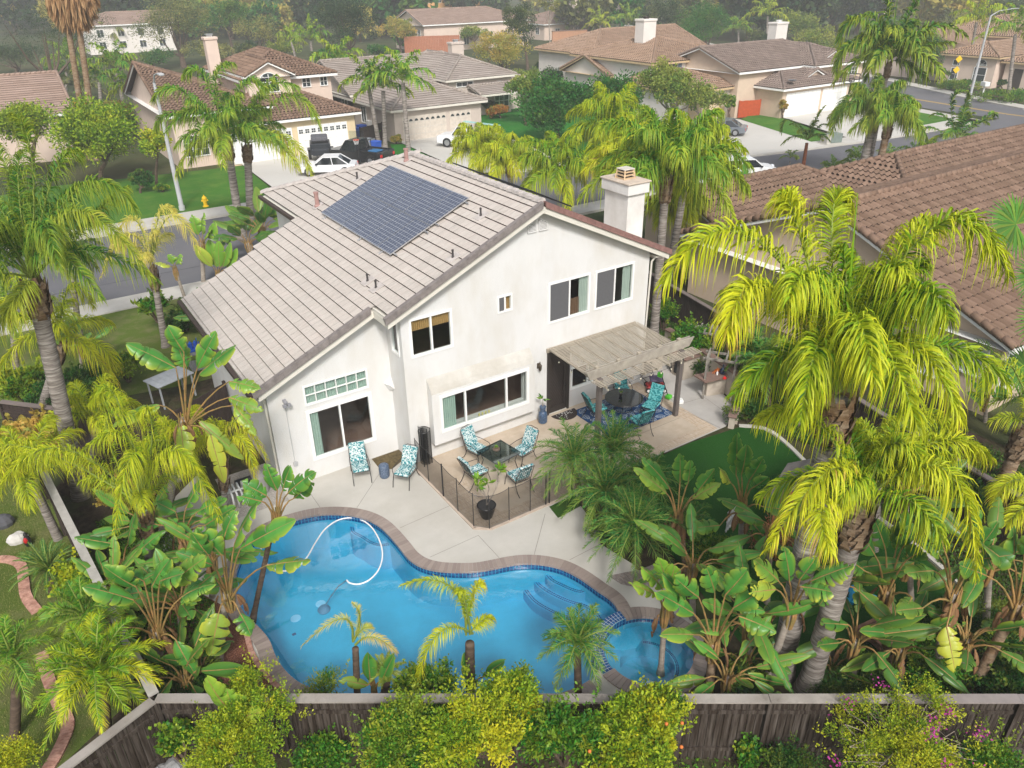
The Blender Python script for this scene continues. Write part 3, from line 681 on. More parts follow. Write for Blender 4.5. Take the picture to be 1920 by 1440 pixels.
# ---------------------------------------------------------------- pool
def poolmat(name, c):
    m_, n, o = _nodes(name); co_ = objco(n)
    f = ramp(n, noise(n, co_, 2.2, 5, .7), [(.3, 0.), (.75, 1.)]); cc = mixc(n, f, tuple(x*.93 for x in c), tuple(min(1, x*1.08) for x in c))
    p = N(n, 'ShaderNodeBsdfPrincipled', Roughness=.9); p.inputs['Specular IOR Level'].default_value = 0
    n.links.new(cc, p.inputs['Base Color']); n.links.new(p.outputs[0], o.inputs[0]); return m_
PLAS = poolmat('pool_plaster', (.055,.42,.61)); PLASL = poolmat('pool_plaster_step', (.055,.37,.58))
def tilem(name, c1, c2, mort, sc):
    m_, n, o = _nodes(name); g = n.nodes.new('ShaderNodeNewGeometry'); cc = mixc(n, g.outputs['Random Per Island'], c1, c2)
    p = N(n, 'ShaderNodeBsdfPrincipled', Roughness=.25); n.links.new(cc, p.inputs['Base Color']); n.links.new(p.outputs[0], o.inputs[0]); return m_
TILEB = tilem('blue_pool_tile', (.012,.05,.16), (.02,.10,.26), None, 1); GROUT = pm('pool_grout', (.45,.47,.47), .9, .05)
mb = MB(); n_ = len(POOL)
DEP = -1.3
for i in range(n_):
    a, b = POOL[i], POOL[(i+1) % n_]
    mb.add([(*a,0.),(*b,0.),(*b,DEP),(*a,DEP)], [(0,1,2,3)])
poly_sheet(mb, hole, (), DEP)
pool = struct('pool_basin', mb, PLAS)
def resample(pts, d, closed=False):
    P = [np.array(p, float) for p in pts]; 
    if closed: P = P + [P[0]]
    L = [0]
    for a, b in zip(P[:-1], P[1:]): L.append(L[-1]+np.linalg.norm(b-a))
    k = max(2, int(round(L[-1]/d))); out = []
    for i in range(k if closed else k+1):
        s = L[-1]*i/k; j = min(max(np.searchsorted(L, s, side='right')-1, 0), len(P)-2); t = (s-L[j])/(L[j+1]-L[j]+1e-9); out.append(P[j]+(P[j+1]-P[j])*t)
    return out
# waterline tile band as individual tiles
def tileband(pts, z0, z1, rows, inw=.012, closed=False, sgn=1):
    mb = MB(); k = len(pts)
    for i in range(k if closed else k-1):
        a, b = pts[i], pts[(i+1) % k]; d = (b-a)/(np.linalg.norm(b-a)+1e-9); nn = np.array([-d[1], d[0]])*inw*sgn; e = d*.006
        for r_ in range(rows):
            za = z0+(z1-z0)*r_/rows+.004; zb_ = z0+(z1-z0)*(r_+1)/rows-.004
            mb.add([(*(a+e+nn),za),(*(b-e+nn),za),(*(b-e+nn),zb_),(*(a+e+nn),zb_)], [(0,1,2,3)])
    return mb
rs = resample(POOL, .1, True)
area = sum(rs[i][0]*rs[(i+1)%len(rs)][1]-rs[(i+1)%len(rs)][0]*rs[i][1] for i in range(len(rs)))
SG = 1 if area > 0 else -1
mb = tileband(rs, -.22, -.03, 2, .012, True, SG); struct('pool_tile_band', mb, TILEB)
# coping: separate bricks laid across the edge
COPB = tilem('coping_brick', (.235,.185,.165), (.30,.245,.215), None, 1)
def cop(pts, w_, z0, z1, side, name='pool_coping', mat=COPB, gap=.007, inner=.04):
    mb = MB(); k = len(pts)
    P = [np.array(p) for p in pts]; nr = []
    for i in range(k):
        t = P[min(i+1,k-1)]-P[max(i-1,0)]; t /= np.linalg.norm(t)+1e-9; nr.append(np.array([-t[1], t[0]])*side)
    for i in range(k-1):
        a, b = P[i]-nr[i]*inner, P[i+1]-nr[i+1]*inner; c, d = P[i+1]+nr[i+1]*w_, P[i]+nr[i]*w_
        t = (b-a)/(np.linalg.norm(b-a)+1e-9)*gap/2
        mb.prism([tuple(a+t), tuple(b-t), tuple(c-t), tuple(d+t)], z0, z1)
    o = struct(name, mb, mat); return o
crs = resample(curve, .115)
cop(crs, .30, -.03, .035, -SG)
mb = MB(); A_ = offset([tuple(p) for p in crs], SG*.035); B_ = offset([tuple(p) for p in crs], -SG*.30)
for i in range(len(crs)-1): mb.add([(*A_[i],.026),(*A_[i+1],.026),(*B_[i+1],.026),(*B_[i],.026)], [(0,1,2,3)])
struct('coping_mortar', mb, pm('mortar', (.34,.32,.30), .9))
zc = lambda *pts: [(400+x/2.087, 900+y/2.087) for x, y in pts]
def pstep(line, wall, z, zb=DEP, name='pool_step'):
    L_ = spline(gp(*zc(*line), z=z), 6, False); Wl = [np.array(p) for p in gp(*zc(*wall), z=z)]
    mb = MB(); mb.prism([tuple(p) for p in L_]+[tuple(p) for p in Wl], zb-.03+z*.01, z); o = struct(name, mb, PLASL)
    mb = MB(); pts = resample(L_, .06)
    for off_ in (0.03, .09):
        q = offset([tuple(p) for p in pts], off_)
        q2 = offset([tuple(p) for p in pts], off_+.035)
        for i in range(len(pts)-1):
            if i % 1 == 0: e = (q[i+1]-q[i])*.08; mb.add([(*(q[i]+e),z+.004),(*(q[i+1]-e),z+.004),(*(q2[i+1]-e),z+.004),(*(q2[i]+e),z+.004)], [(0,1,2,3)])
    struct('step_tile_line', mb, TILEB); return L_
wl = [(1560,470),(1480,405),(1400,350),(1330,322)]
pstep([(1300,340),(1297,370),(1320,398),(1360,418),(1400,436),(1440,444),(1480,428)], [(1560,420),(1500,340),(1400,280),(1290,290)], -.38)
pstep([(1258,345),(1250,378),(1262,410),(1300,440),(1350,466),(1400,486),(1450,500),(1490,528),(1512,566)], [(1640,540),(1600,420),(1450,300),(1250,270)], -.68)
pstep([(1210,350),(1200,390),(1212,430),(1250,478),(1310,515),(1370,540),(1430,552),(1470,566)], [(1560,600),(1680,520),(1600,380),(1450,260),(1200,270)], -.98)
pstep([(545,150),(533,180),(540,208),(575,228),(610,250),(655,262),(715,252)], [(760,230),(720,150),(600,90),(540,110)], -.45)
# drains and fittings on the floor
FIT = pm('pool_fitting_white', (.30,.60,.78), .6)
mb = MB()
for x, y in ((322,542),(420,485)):
    p = G(400+x/2.087, 900+y/2.087, DEP); mb.lathe((p[0],p[1],DEP), [(.14,0),(.14,.01),(.11,.012)], 16); 
struct('pool_drain', mb, FIT)
mb = MB(); p = G(400+316/2.087, 900+604/2.087, DEP); mb.cbox((p[0],p[1],DEP+.005),(.1,.08,.01)); struct('floor_fitting', mb, pm('fitting_dark', (.05,.1,.2)))
def watermat(name, tint, refl=1.):
    m_, n, o = _nodes(name); co_ = objco(n)
    w1 = noise(n, co_, 1.6, 3, .5); w2 = noise(n, co_, 7, 2, .5); ad = N(n, 'ShaderNodeMath', operation='MULTIPLY_ADD'); n.links.new(w2, ad.inputs[0]); ad.inputs[1].default_value = .18; n.links.new(w1, ad.inputs[2])
    b = bumpn(n, ad.outputs[0], .10, .06); fr = schlick(n, .13, b)
    t = n.nodes.new('ShaderNodeBsdfTransparent'); t.inputs[0].default_value = rgb(tint)
    gl = N(n, 'ShaderNodeBsdfGlossy', Roughness=.0); n.links.new(b, gl.inputs['Normal']); gl.inputs[0].default_value = (refl,)*3+(1,)
    mx = n.nodes.new('ShaderNodeMixShader'); n.links.new(fr, mx.inputs[0]); n.links.new(t.outputs[0], mx.inputs[1]); n.links.new(gl.outputs[0], mx.inputs[2]); n.links.new(mx.outputs[0], o.inputs[0]); return m_
WATER = watermat('pool_water', (.80,.93,.97)); WATS = watermat('spa_water', (.85,.95,.97))
mb = MB(); poly_sheet(mb, hole, (), -.125); struct('pool_water', mb, WATER)
# spa
mb = MB(); k = 40; ins = spa_in
for i in range(k):
    a, b = ins[i], ins[(i+1)%k]; mb.add([(*a,.03),(*b,.03),(*b,-.95),(*a,-.95)], [(3,2,1,0)])
inner = [SPC+(SPR-.42)*np.array([math.cos(t), math.sin(t)]) for t in np.linspace(0, 2*math.pi, k, endpoint=False)]
for i in range(k):
    a, b = ins[i], ins[(i+1)%k]; c, d = inner[(i+1)%k], inner[i]; mb.add([(*a,-.5),(*b,-.5),(*c,-.5),(*d,-.5)], [(0,1,2,3)]); mb.add([(*d,-.5),(*c,-.5),(*c,-.95),(*d,-.95)], [(0,1,2,3)])
poly_sheet(mb, inner, (), -.949); struct('spa_basin', mb, poolmat('spa_plaster', (.06,.38,.56)))
rs = [SPC+(SPR-.0)*np.array([math.cos(t), math.sin(t)]) for t in np.linspace(0, 2*math.pi, 72, endpoint=False)]
struct('spa_tile_band', tileband(rs, -.17, .03, 2, .012, True, 1), TILEB)
mb = MB()
for rr in (SPR-.40, SPR-.36): 
    for i in range(96):
        t0, t1 = 2*math.pi*i/96+.006, 2*math.pi*(i+1)/96-.006
        if 1.2 < (t0) % (2*math.pi) < 4.6: continue
        P_ = [SPC+r_*np.array([math.cos(t), math.sin(t)]) for r_, t in ((rr,t0),(rr,t1),(rr+.03,t1),(rr+.03,t0))]
        mb.add([(*p,-.496) for p in P_], [(0,1,2,3)])
struct('spa_tile_line', mb, TILEB)
mb = MB(); t = np.linspace(-2.2, .2, 14); se = [SPC+(SPR-.02)*np.array([math.cos(x), math.sin(x)]) for x in np.linspace(1.0, 2.2, 12)]
mb.prism([tuple(p) for p in se]+[tuple(SPC+np.array(v)) for v in ((-.35,.55),(0,.42),(.35,.55))], -.5, -.3); struct('spa_seat', mb, PLASL)
mb = MB(); mb.lathe((SPC[0]-.05,SPC[1]-.2,-.945), [(.12,0),(.12,.008),(.1,.01)], 16); mb.lathe((SPC[0]-.55,SPC[1]-.75,-.5), [(.11,0),(.11,.012),(.08,.014)], 16); struct('spa_drain', mb, pm('white_plastic', (.7,.78,.8), .5))
mb = MB(); poly_sheet(mb, ins, (), -.06); struct('spa_water', mb, WATS)
# dam between spa and pool: tiled top; coping on the other side
th = np.linspace(a1, a0, 26); dm = [SPC+SPR*np.array([math.cos(x), math.sin(x)]) for x in th]
mb = MB()
for i in range(len(th)-1):
    for rr in range(3):
        r0 = SPR+.005+rr*.093; r1 = r0+.086; t0, t1 = th[i]+.005, th[i+1]-.005
        P_ = [SPC+r_*np.array([math.cos(x), math.sin(x)]) for r_, x in ((r0,t0),(r1,t0),(r1,t1),(r0,t1))]
        mb.add([(*p,.034) for p in P_], [(0,1,2,3)])
struct('spa_dam_tiles', mb, TILEB)
mb = MB(); 
for i in range(len(th)-1):
    P_ = [SPC+r_*np.array([math.cos(x), math.sin(x)]) for r_, x in ((SPR,th[i]),(SPR+.28,th[i]),(SPR+.28,th[i+1]),(SPR,th[i+1]))]
    mb.prism([tuple(p) for p in P_], -1.2, .03)
struct('spa_dam', mb, GROUT)
th2 = np.linspace(a0, a1+2*math.pi, int((a1+2*math.pi-a0)*(SPR+.15)/.115))
cop([SPC+SPR*np.array([math.cos(x), math.sin(x)]) for x in th2], .30, -.03, .04, -1, 'spa_coping')
# ---------------------------------------------------------------- patio
PAT = [(2.6,22.5),(2.6,21),(4.7,20.9),(4.7,20.35),(8.7,20.35),(8.7,19.3),(18.6,19.3),(19.0,20.6),(20.9,20.6),(20.85,18.3),(20.4,16.6),(19.95,15.5),(18.75,14.97),(12.3,14.97)]
PAT2 = gp((1085,943),(1123,996),(1126,1020),(1195,1063),(1235,1090),(1275,1120),(1300,1170),(1310,1230),(1290,1290),(1200,1318),(1100,1322))
bot = offset([tuple(p) for p in PW[37:46]], -SG*.33)[::-1]
PAT3 = gp((1040,1325),(560,1316),(500,1265),(468,1210),(450,1168),(425,1140),(380,1115),(345,1085),(310,1050),(300,1000),(330,930),(380,880))
sheet_p = MB(); poly_sheet(sheet_p, PAT+[tuple(p) for p in PAT2]+[tuple(p) for p in PAT3], [hole, spa_in], .0); struct('pool_deck', sheet_p, CONC)
PAV = tilemat('paver_tan', (.52,.42,.32), (.46,.36,.27), (.30,.24,.18), .42, .21, False, 0., .5, (.40,.30,.20))
sheet('patio', [(8.66,19.17),(8.66,15.32),(8.98,15.02),(18.2,15.02),(18.2,19.17)], .006, PATIOM)
def strip(pts, z, mat, name='paver_border'): return sheet(name, pts, z, mat)
strip([(8.67,17.6),(8.67,15.32),(8.98,15.03),(17.85,15.03),(17.85,15.42),(9.6,15.42),(9.6,17.6)], .010, PAV); strip([(17.86,15.03),(18.4,15.03),(18.4,19.17),(17.86,19.17)], .011, PAV); strip([(10.9,15.43),(11.5,15.43),(11.5,19.1),(10.9,19.1)], .0105, PAV)
sheet('concrete_pad', [(18.41,14.99),(18.72,14.99),(19.93,15.52),(20.38,16.6),(20.83,18.3),(20.88,20.5),(18.95,20.5),(18.6,19.2),(18.41,19.17)], .008, pm('concrete_grey_stain', (.42,.40,.375), .9, .1, .8, .1, dirt=(.30,.28,.255), dirtsc=.55))
mb = MB()
def joint(a, b, z=.012, w_=.012):
    a = np.array(a[:2]); b = np.array(b[:2]); d = b-a; nn = np.array([-d[1], d[0]])/np.linalg.norm(d)*w_/2
    mb.add([(*(a-nn),z),(*(b-nn),z),(*(b+nn),z),(*(a+nn),z)], [(0,1,2,3)])
bz = lambda x, y: G(480+x/3.3103, 640+y/3.3103)
for p, q in (((300,890),(400,1035)),((780,800),(625,1035)),((1205,1020),(895,1158)),((1380,1205),(1510,1345)),((1380,1205),(1080,1340)),((1795,1070),(1725,1330))): joint(bz(*p), bz(*q), .005)
dz_ = lambda x, y: G(960+x/4, 620+y/4)
for p, q in (((1240,560),(1440,500)),((1240,560),(1230,480)),((1260,590),(1560,730)),((1100,430),(1240,560)),((1440,500),(1580,600))): joint(dz_(*p), dz_(*q), .014)
joint(G(1126,1020), G(1068,1050), .005)
for y in (16.3,17.3): joint((12.,y),(17.8,y),.013)
struct('concrete_joint', mb, pm('joint_dark', (.17,.155,.14), .95))
# low curb under the pool fence
mb = MB(); mb.box(8.52,15.2,-.02,8.64,18.9,.03); mb.box(8.98,14.86,-.02,13.2,14.98,.03); mb.prism([(8.52,15.2),(8.64,15.25),(9.0,14.98),(8.95,14.86)],-.02,.03); struct('fence_curb', mb, pm('curb_tan', (.46,.37,.30), .9))
mb = MB(); pl = gp((705+0,848),(755,838),(758,860),(735,877),(708,872)); poly_sheet(mb, gp((697,861),(752,842),(757,862),(735,880),(712,880)), (), .012); struct('planting_hole', mb, pm('mossy_soil', (.10,.075,.035), 1, .5, 8, .6))
sheet('turf', gp((1232,858),(1300,828),(1386,801),(1432,806),(1470,832),(1530,890),(1600,942),(1700,1015),(1790,1100),(1760,1260),(1530,1295),(1400,1220),(1290,1080),(1230,1000),(1190,900)), .002, TURF)
# white mow strip
mb = MB(); pts = spline(gp((1386,801),(1432,806),(1470,832),(1530,890),(1600,942),(1700,1015),(1800,1100),(1850,1150),(1800,1230)), 6, False); q = offset([tuple(p) for p in pts], .14)
for i in range(len(pts)-1): mb.prism([tuple(pts[i]),tuple(pts[i+1]),tuple(q[i+1]),tuple(q[i])], -.02, .05)
struct('mow_strip', mb, CONC)
mb = MB(); poly_sheet(mb, gp((1200,1068),(1232,1056),(1262,1078),(1210,1105),(1165,1096),(1140,1080)), (), .008); struct('brick_walk', mb, tilemat('walk_brick', (.25,.20,.18), (.31,.25,.22), (.2,.18,.17), .2, .1, False, 0, .5, (.2,.16,.15)))
sheet('mulch_bed', gp((330,1085),(425,1140),(452,1172),(470,1215),(505,1268),(560,1330),(330,1330),(290,1250)), .004, MULCH)
# red brick edging by the mulch
mb = MB(); pts = resample(gp((462,1190),(472,1225),(490,1258),(520,1290),(545,1308)), .2)
for a, b in zip(pts[:-1], pts[1:]):
    d = (b-a)/np.linalg.norm(b-a); nn = np.array([-d[1], d[0]])*.06; mb.prism([tuple(a+d*.01-nn), tuple(b-d*.01-nn), tuple(b-d*.01+nn), tuple(a+d*.01+nn)], 0, .06)
struct('red_brick_edge', mb, BRK)
sheet('turf_mat', [(10.95,14.8),(11.95,14.86),(11.9,14.3),(10.85,14.22)], .006, grassmat('turf_mat_green', (.02,.08,.01), (.04,.13,.02)))
sheet('gravel', [(3.0,19.6),(4.6,19.6),(4.6,22),(3.0,22)], .01, pm('gravel', (.35,.32,.29), .95, .5, 40, .9, 40))
# ============================================================ FOLIAGE LIBRARY
def nrm(v): 
    v = np.asarray(v, float); return v/(np.linalg.norm(v, axis=-1, keepdims=True)+1e-9)
def bez(P0, P1, P2, t):
    t = t[:, None]; return (1-t)**2*P0 + 2*t*(1-t)*P1 + t*t*P2
def frond(lb, P0, P2, Pm=None, up=.6, nl=60, L=.75, W=.035, droop=.9, yel=.2, plum=.45, t0=.16, tipy=.2, ns=4, fwd=.5, rach=.022):
    P0 = np.array(P0, float); P2 = np.array(P2, float)
    P1 = 2*np.array(Pm, float)-.5*(P0+P2) if Pm is not None else (P0+P2)/2 + V3(0, 0, up)
    tt = np.linspace(0, 1, 9); C_ = bez(P0, P1, P2, tt)
    lb.tube(C_, [rach*(1.25-x) + .003 for x in tt], 4, 1, Y=min(yel+.1, .7))
    for s in (1, -1):
        t = np.clip(np.linspace(t0, .995, nl) + RNG.uniform(-.4, .4, nl)/nl, t0, 1)
        B = bez(P0, P1, P2, t); T = nrm(2*(1-t)[:, None]*(P1-P0) + 2*t[:, None]*(P2-P1))
        S = nrm(np.cross(T, V3(0, 0, 1)) + 1e-4); Nn = np.cross(S, T)
        u = (t-t0)/(1-t0); ln = L*(.45+.55*np.sin(np.pi*np.clip(u*.85+.12, 0, 1))**.8)*(1-.45*u**4)*RNG.uniform(.85, 1.1, nl)
        el = RNG.normal(.30, plum, nl); f = fwd + .5*u + RNG.normal(0, .08, nl)
        D = nrm(s*S*np.cos(el)[:, None]*np.cos(f)[:, None] + T*np.sin(f)[:, None] + Nn*np.sin(el)[:, None])
        Wd = nrm(T*.8 + Nn*RNG.normal(0, .5, nl)[:, None]); Wd = nrm(Wd - D*np.sum(Wd*D, 1)[:, None])
        dr = droop*RNG.uniform(.75, 1.25, nl); prof = [.55, 1, .85, .5, .06] if ns == 4 else [.6, 1, .55, .06]
        V = np.zeros((nl, ns+1, 2, 3)); Yv = np.zeros((nl, ns+1, 2)); ry = RNG.normal(-.10, .13, nl)
        for k in range(ns+1):
            q = k/ns; h = q*(1-.38*np.minimum(dr, 1.4)*q*q)
            p = B + D*(ln*h)[:, None] - np.outer(dr*ln*q**2.3*.85, V3(0, 0, 1))
            w_ = (W/2*prof[k])
            V[:, k, 0] = p - Wd*w_; V[:, k, 1] = p + Wd*w_
            Yv[:, k, :] = np.clip(yel + ry + tipy*u + .34*q**1.6, 0, .93)[:, None]
        idx = np.arange(nl)[:, None]*(ns+1)*2; ks = np.arange(ns)[None, :]*2
        F = np.stack([idx+ks, idx+ks+1, idx+ks+3, idx+ks+2], -1).reshape(-1, 4)
        lb.add(V.reshape(-1, 3), F, Yv.ravel(), 0)
def sleaf(lb, B, T_, Nrm, W=.22, sag=.12, tears=4, yel=0., dry=.2, fold=.35, ns=18):
    B = np.array(B, float); T_ = np.array(T_, float); Nrm = nrm(Nrm); L = np.linalg.norm(T_-B)
    P1 = (B+T_)/2 + Nrm*sag*L; t = np.linspace(0, 1, ns+1); C_ = bez(B, P1, T_, t)
    Tn = nrm(2*(1-t)[:, None]*(P1-B)+2*t[:, None]*(T_-P1)); S = nrm(np.cross(Tn, Nrm)); Nn = np.cross(S, Tn)
    hw = W*1.08*np.sin(np.pi*np.clip(t**.9*.95+.04, 0, 1))**.72
    lb.tube(C_[::2], [.013*(1.15-x)+.002 for x in t[::2]], 4, 1, Y=.25)
    for s in (1, -1):
        cuts = sorted(set([0, ns]+[int(c) for c in RNG.integers(2, ns, tears)]))
        fl = fold + RNG.normal(0, .08)
        for a, b in zip(cuts[:-1], cuts[1:]):
            ph = fl - abs(RNG.normal(0, .20 if tears > 2 else .05)); sk = RNG.normal(0, .03)
            k = np.arange(a, b+1); V = np.zeros((len(k), 4, 3)); Y = np.zeros((len(k), 4))
            gap = np.ones(len(k)); 
            tg = RNG.uniform(.72, .95)
            if a > 0: gap[0] = tg
            if b < ns: gap[-1] = tg
            for j, q in enumerate((0, .38, .74, 1.)):
                ang = ph - q*q*.55
                V[:, j] = C_[k] + (S[k]*s*math.cos(ang) + Nn[k]*math.sin(ang))*(hw[k]*q*gap)[:, None] + Tn[k]*(sk*q + .10*q*W)
                Y[:, j] = yel + (dry*RNG.uniform(.2, 1.) if q == 1 else 0) + (dry*.3 if q > .7 else 0)
            i = np.arange(len(k)-1)[:, None]*4; jj = np.arange(3)[None, :]
            F = np.stack([i+jj, i+jj+1, i+jj+5, i+jj+4], -1).reshape(-1, 4)
            lb.add(V.reshape(-1, 3), F, np.clip(Y, 0, 1).ravel(), 0)
def leaves(lb, P, D, ln, w_, yel=0., fold=False):
    """one rhombic leaf per point P, pointing along D"""
    n = len(P); D = nrm(D); A = nrm(np.cross(D, RNG.normal(size=(n, 3)))); ln = np.broadcast_to(ln, (n,))[:, None]; w_ = np.broadcast_to(w_, (n,))[:, None]
    V = np.stack([P-D*ln*.5, P-A*w_*.5+D*ln*.02, P+D*ln*.5, P+A*w_*.5+D*ln*.02], 1)
    F = np.arange(n*4).reshape(n, 4); y = np.repeat(np.broadcast_to(yel, (n,)), 4); lb.add(V.reshape(-1, 3), F, y, 0)
def cloud(lb, c, rad, ncl, per, size, cr=.3, asp=.5, yel=.1, yv=.15, shell=.62, low=-.75, flat=1., upb=.35, seed=None):
    c = np.array(c, float); rad = np.array(rad if hasattr(rad, '__len__') else (rad,)*3, float)
    d = nrm(RNG.normal(size=(ncl*3, 3))); d = d[d[:, 2] > low][:ncl]; ncl = len(d)
    r_ = RNG.uniform(shell, 1.02, ncl)**.8; cc = c + d*r_[:, None]*rad
    s = RNG.uniform(.6, 1.35, ncl)*cr
    o = nrm(RNG.normal(size=(ncl, per, 3)))*(RNG.uniform(0, 1, (ncl, per))**.45)[..., None]*s[:, None, None]; o[..., 2] *= flat
    P = (cc[:, None]+o).reshape(-1, 3); out = nrm(np.repeat(d, per, 0)*.6 + nrm(o.reshape(-1, 3)) + V3(0, 0, upb))
    y = np.clip(np.repeat(yel + RNG.normal(0, yv, ncl), per) + RNG.normal(0, yv*.6, len(P)), 0, .74)
    leaves(lb, P, out + RNG.normal(0, .5, out.shape), size*RNG.uniform(.7, 1.3, len(P)), size*asp*RNG.uniform(.7, 1.2, len(P)), y)
    return cc
def lobes(lb, c, rad, n, per, size, cr, asp, yel, yv, low=-.6, flat=1., shell=.5, nl=7, spread=.5):
    out = []; rad = np.array(rad); 
    for i in range(nl):
        d = nrm(RNG.normal(size=3)); d[2] = abs(d[2])*.7-.1; f = RNG.uniform(.34, .62); o = d*rad*spread*RNG.uniform(.7, 1.35)
        out.append(cloud(lb, c+o, rad*f, max(3, int(n*f*f*2.6/nl)+2), per, size, cr, asp, np.clip(yel+RNG.normal(0, yv*.8), 0, .7), yv, shell, low, flat))
    return np.concatenate(out)
BARKG = pm('palm_bark_grey', (.23,.20,.175), .95, .45, 2.2, 1., 14, .05, stretch=(1,1,11), dirt=(.10,.075,.06), dirtsc=1.6, col2=(.34,.31,.28))
BARKB = pm('palm_boot_brown', (.20,.125,.07), .95, .4, 6, .8, 20, .05, stretch=(1,1,3), dirt=(.33,.27,.20), dirtsc=1.5)
BARKD = pm('bark_dark', (.11,.08,.06), .95, .4, 4, .8, 14, .05, stretch=(1,1,3))
BARKP = pm('bark_pale', (.30,.26,.22), .95, .3, 4, .6, 14, .05, stretch=(1,1,3))
RACH = pm('rachis_green', (.20,.26,.05), .6, .2, 3); PETB = pm('petiole_olive', (.24,.22,.07), .6, .35, 5, col2=(.30,.16,.06))
LIME = leafmat('leaf_lime', (.022,.11,.007), (.15,.35,.015), (.56,.57,.02), (.45,.27,.07), .25)
PALE = leafmat('leaf_paleyellow', (.30,.42,.06), (.50,.55,.12), (.70,.60,.12), (.55,.40,.18), .35)
DGRN = leafmat('leaf_darkgreen', (.012,.075,.01), (.05,.20,.02), (.36,.40,.03), (.30,.18,.06), .2)
MGRN = leafmat('leaf_midgreen', (.025,.13,.012), (.10,.30,.028), (.42,.46,.03), (.34,.20,.07), .22)
BGRN = leafmat('leaf_pygmy', (.010,.11,.022), (.04,.25,.045), (.35,.42,.05), (.25,.15,.06), .28)
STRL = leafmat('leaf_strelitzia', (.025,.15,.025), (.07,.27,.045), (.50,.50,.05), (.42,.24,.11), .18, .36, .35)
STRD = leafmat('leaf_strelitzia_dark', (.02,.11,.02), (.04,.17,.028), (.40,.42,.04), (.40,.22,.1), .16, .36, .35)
STRY = leafmat('leaf_strelitzia_lime', (.12,.30,.03), (.17,.36,.04), (.52,.52,.06), (.42,.24,.11), .22, .36, .35)
DRYL = leafmat('leaf_dry', (.38,.22,.11), (.24,.12,.05), (.45,.30,.15), (.2,.1,.05), .2, .8, .1)
SHRY = leafmat('shrub_yellowgreen', (.03,.13,.01), (.30,.42,.02), (.56,.52,.02), trans=.2)
SHRG = leafmat('shrub_green', (.012,.085,.01), (.07,.25,.02), (.40,.42,.03), trans=.25)
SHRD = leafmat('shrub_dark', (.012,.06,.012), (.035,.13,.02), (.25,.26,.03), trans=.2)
TREED = leafmat('tree_dark', (.009,.03,.013), (.03,.08,.026), (.20,.22,.05), trans=.2)
TREEG = leafmat('tree_green', (.009,.07,.012), (.04,.19,.03), (.30,.34,.04), trans=.25)
TREEO = leafmat('tree_olive', (.045,.07,.025), (.15,.19,.06), (.42,.38,.10), trans=.25)
TREEY = leafmat('tree_autumn', (.16,.22,.05), (.34,.36,.07), (.55,.36,.08), trans=.3)
TREEL = leafmat('tree_light', (.05,.11,.02), (.18,.29,.045), (.45,.44,.08), trans=.3)
def trunk(parent, base, top, r0, r1, mat=BARKG, lean=0., rings=True, name='trunk', boots=True, n=12):
    base = np.array(base, float)-V3(0,0,.25); top = np.array(top, float); L = np.linalg.norm(top-base); k = max(6, min(90, int(L/.075)))
    mid = (base+top)/2 + V3(lean, lean*.3, 0); t = np.linspace(0, 1, k); pts = bez(base, mid*1., top, t)
    rr = [r0+(r1-r0)*x**.7 + (r0*.45*max(0, 1-x*7)) + (.028*r0*(i % 2)+RNG.uniform(-.015,.015)*r0 if rings else RNG.uniform(-.05, .05)*r0) for i, x in enumerate(t)]
    m_ = MB(); m_.tube(pts, rr, n); o = m_.build(name, mat, parent, smooth=True)
    if boots:
        b = MB(); ax = nrm(pts[-1]-pts[-3])
        for i in range(60):
            a = i*2.4; h = .9*(i/60); c_ = top - ax*(.85-h); d = V3(math.cos(a), math.sin(a), 0)
            s_ = np.cross(ax, d); wd = r1*.62; rr0 = r1*1.0
            p0 = c_+d*rr0-ax*.12; p1 = c_+d*(rr0+.03+.03*(i%3)); p2 = c_+d*(rr0+.05+.05*(i%3))+ax*(.22+.08*(i%2))
            b.add([p0-s_*wd, p0+s_*wd, p1+s_*wd*.8, p1-s_*wd*.8, p2+s_*wd*.25, p2-s_*wd*.25], [(0,1,2,3), (3,2,4,5)])
            b.add([p1-s_*wd*.8+d*.012, p1+s_*wd*.8+d*.012, p2+s_*wd*.2, p2-s_*wd*.2], [(3,2,1,0)])
        b.build('leaf_boots', BARKB, parent)
    return o
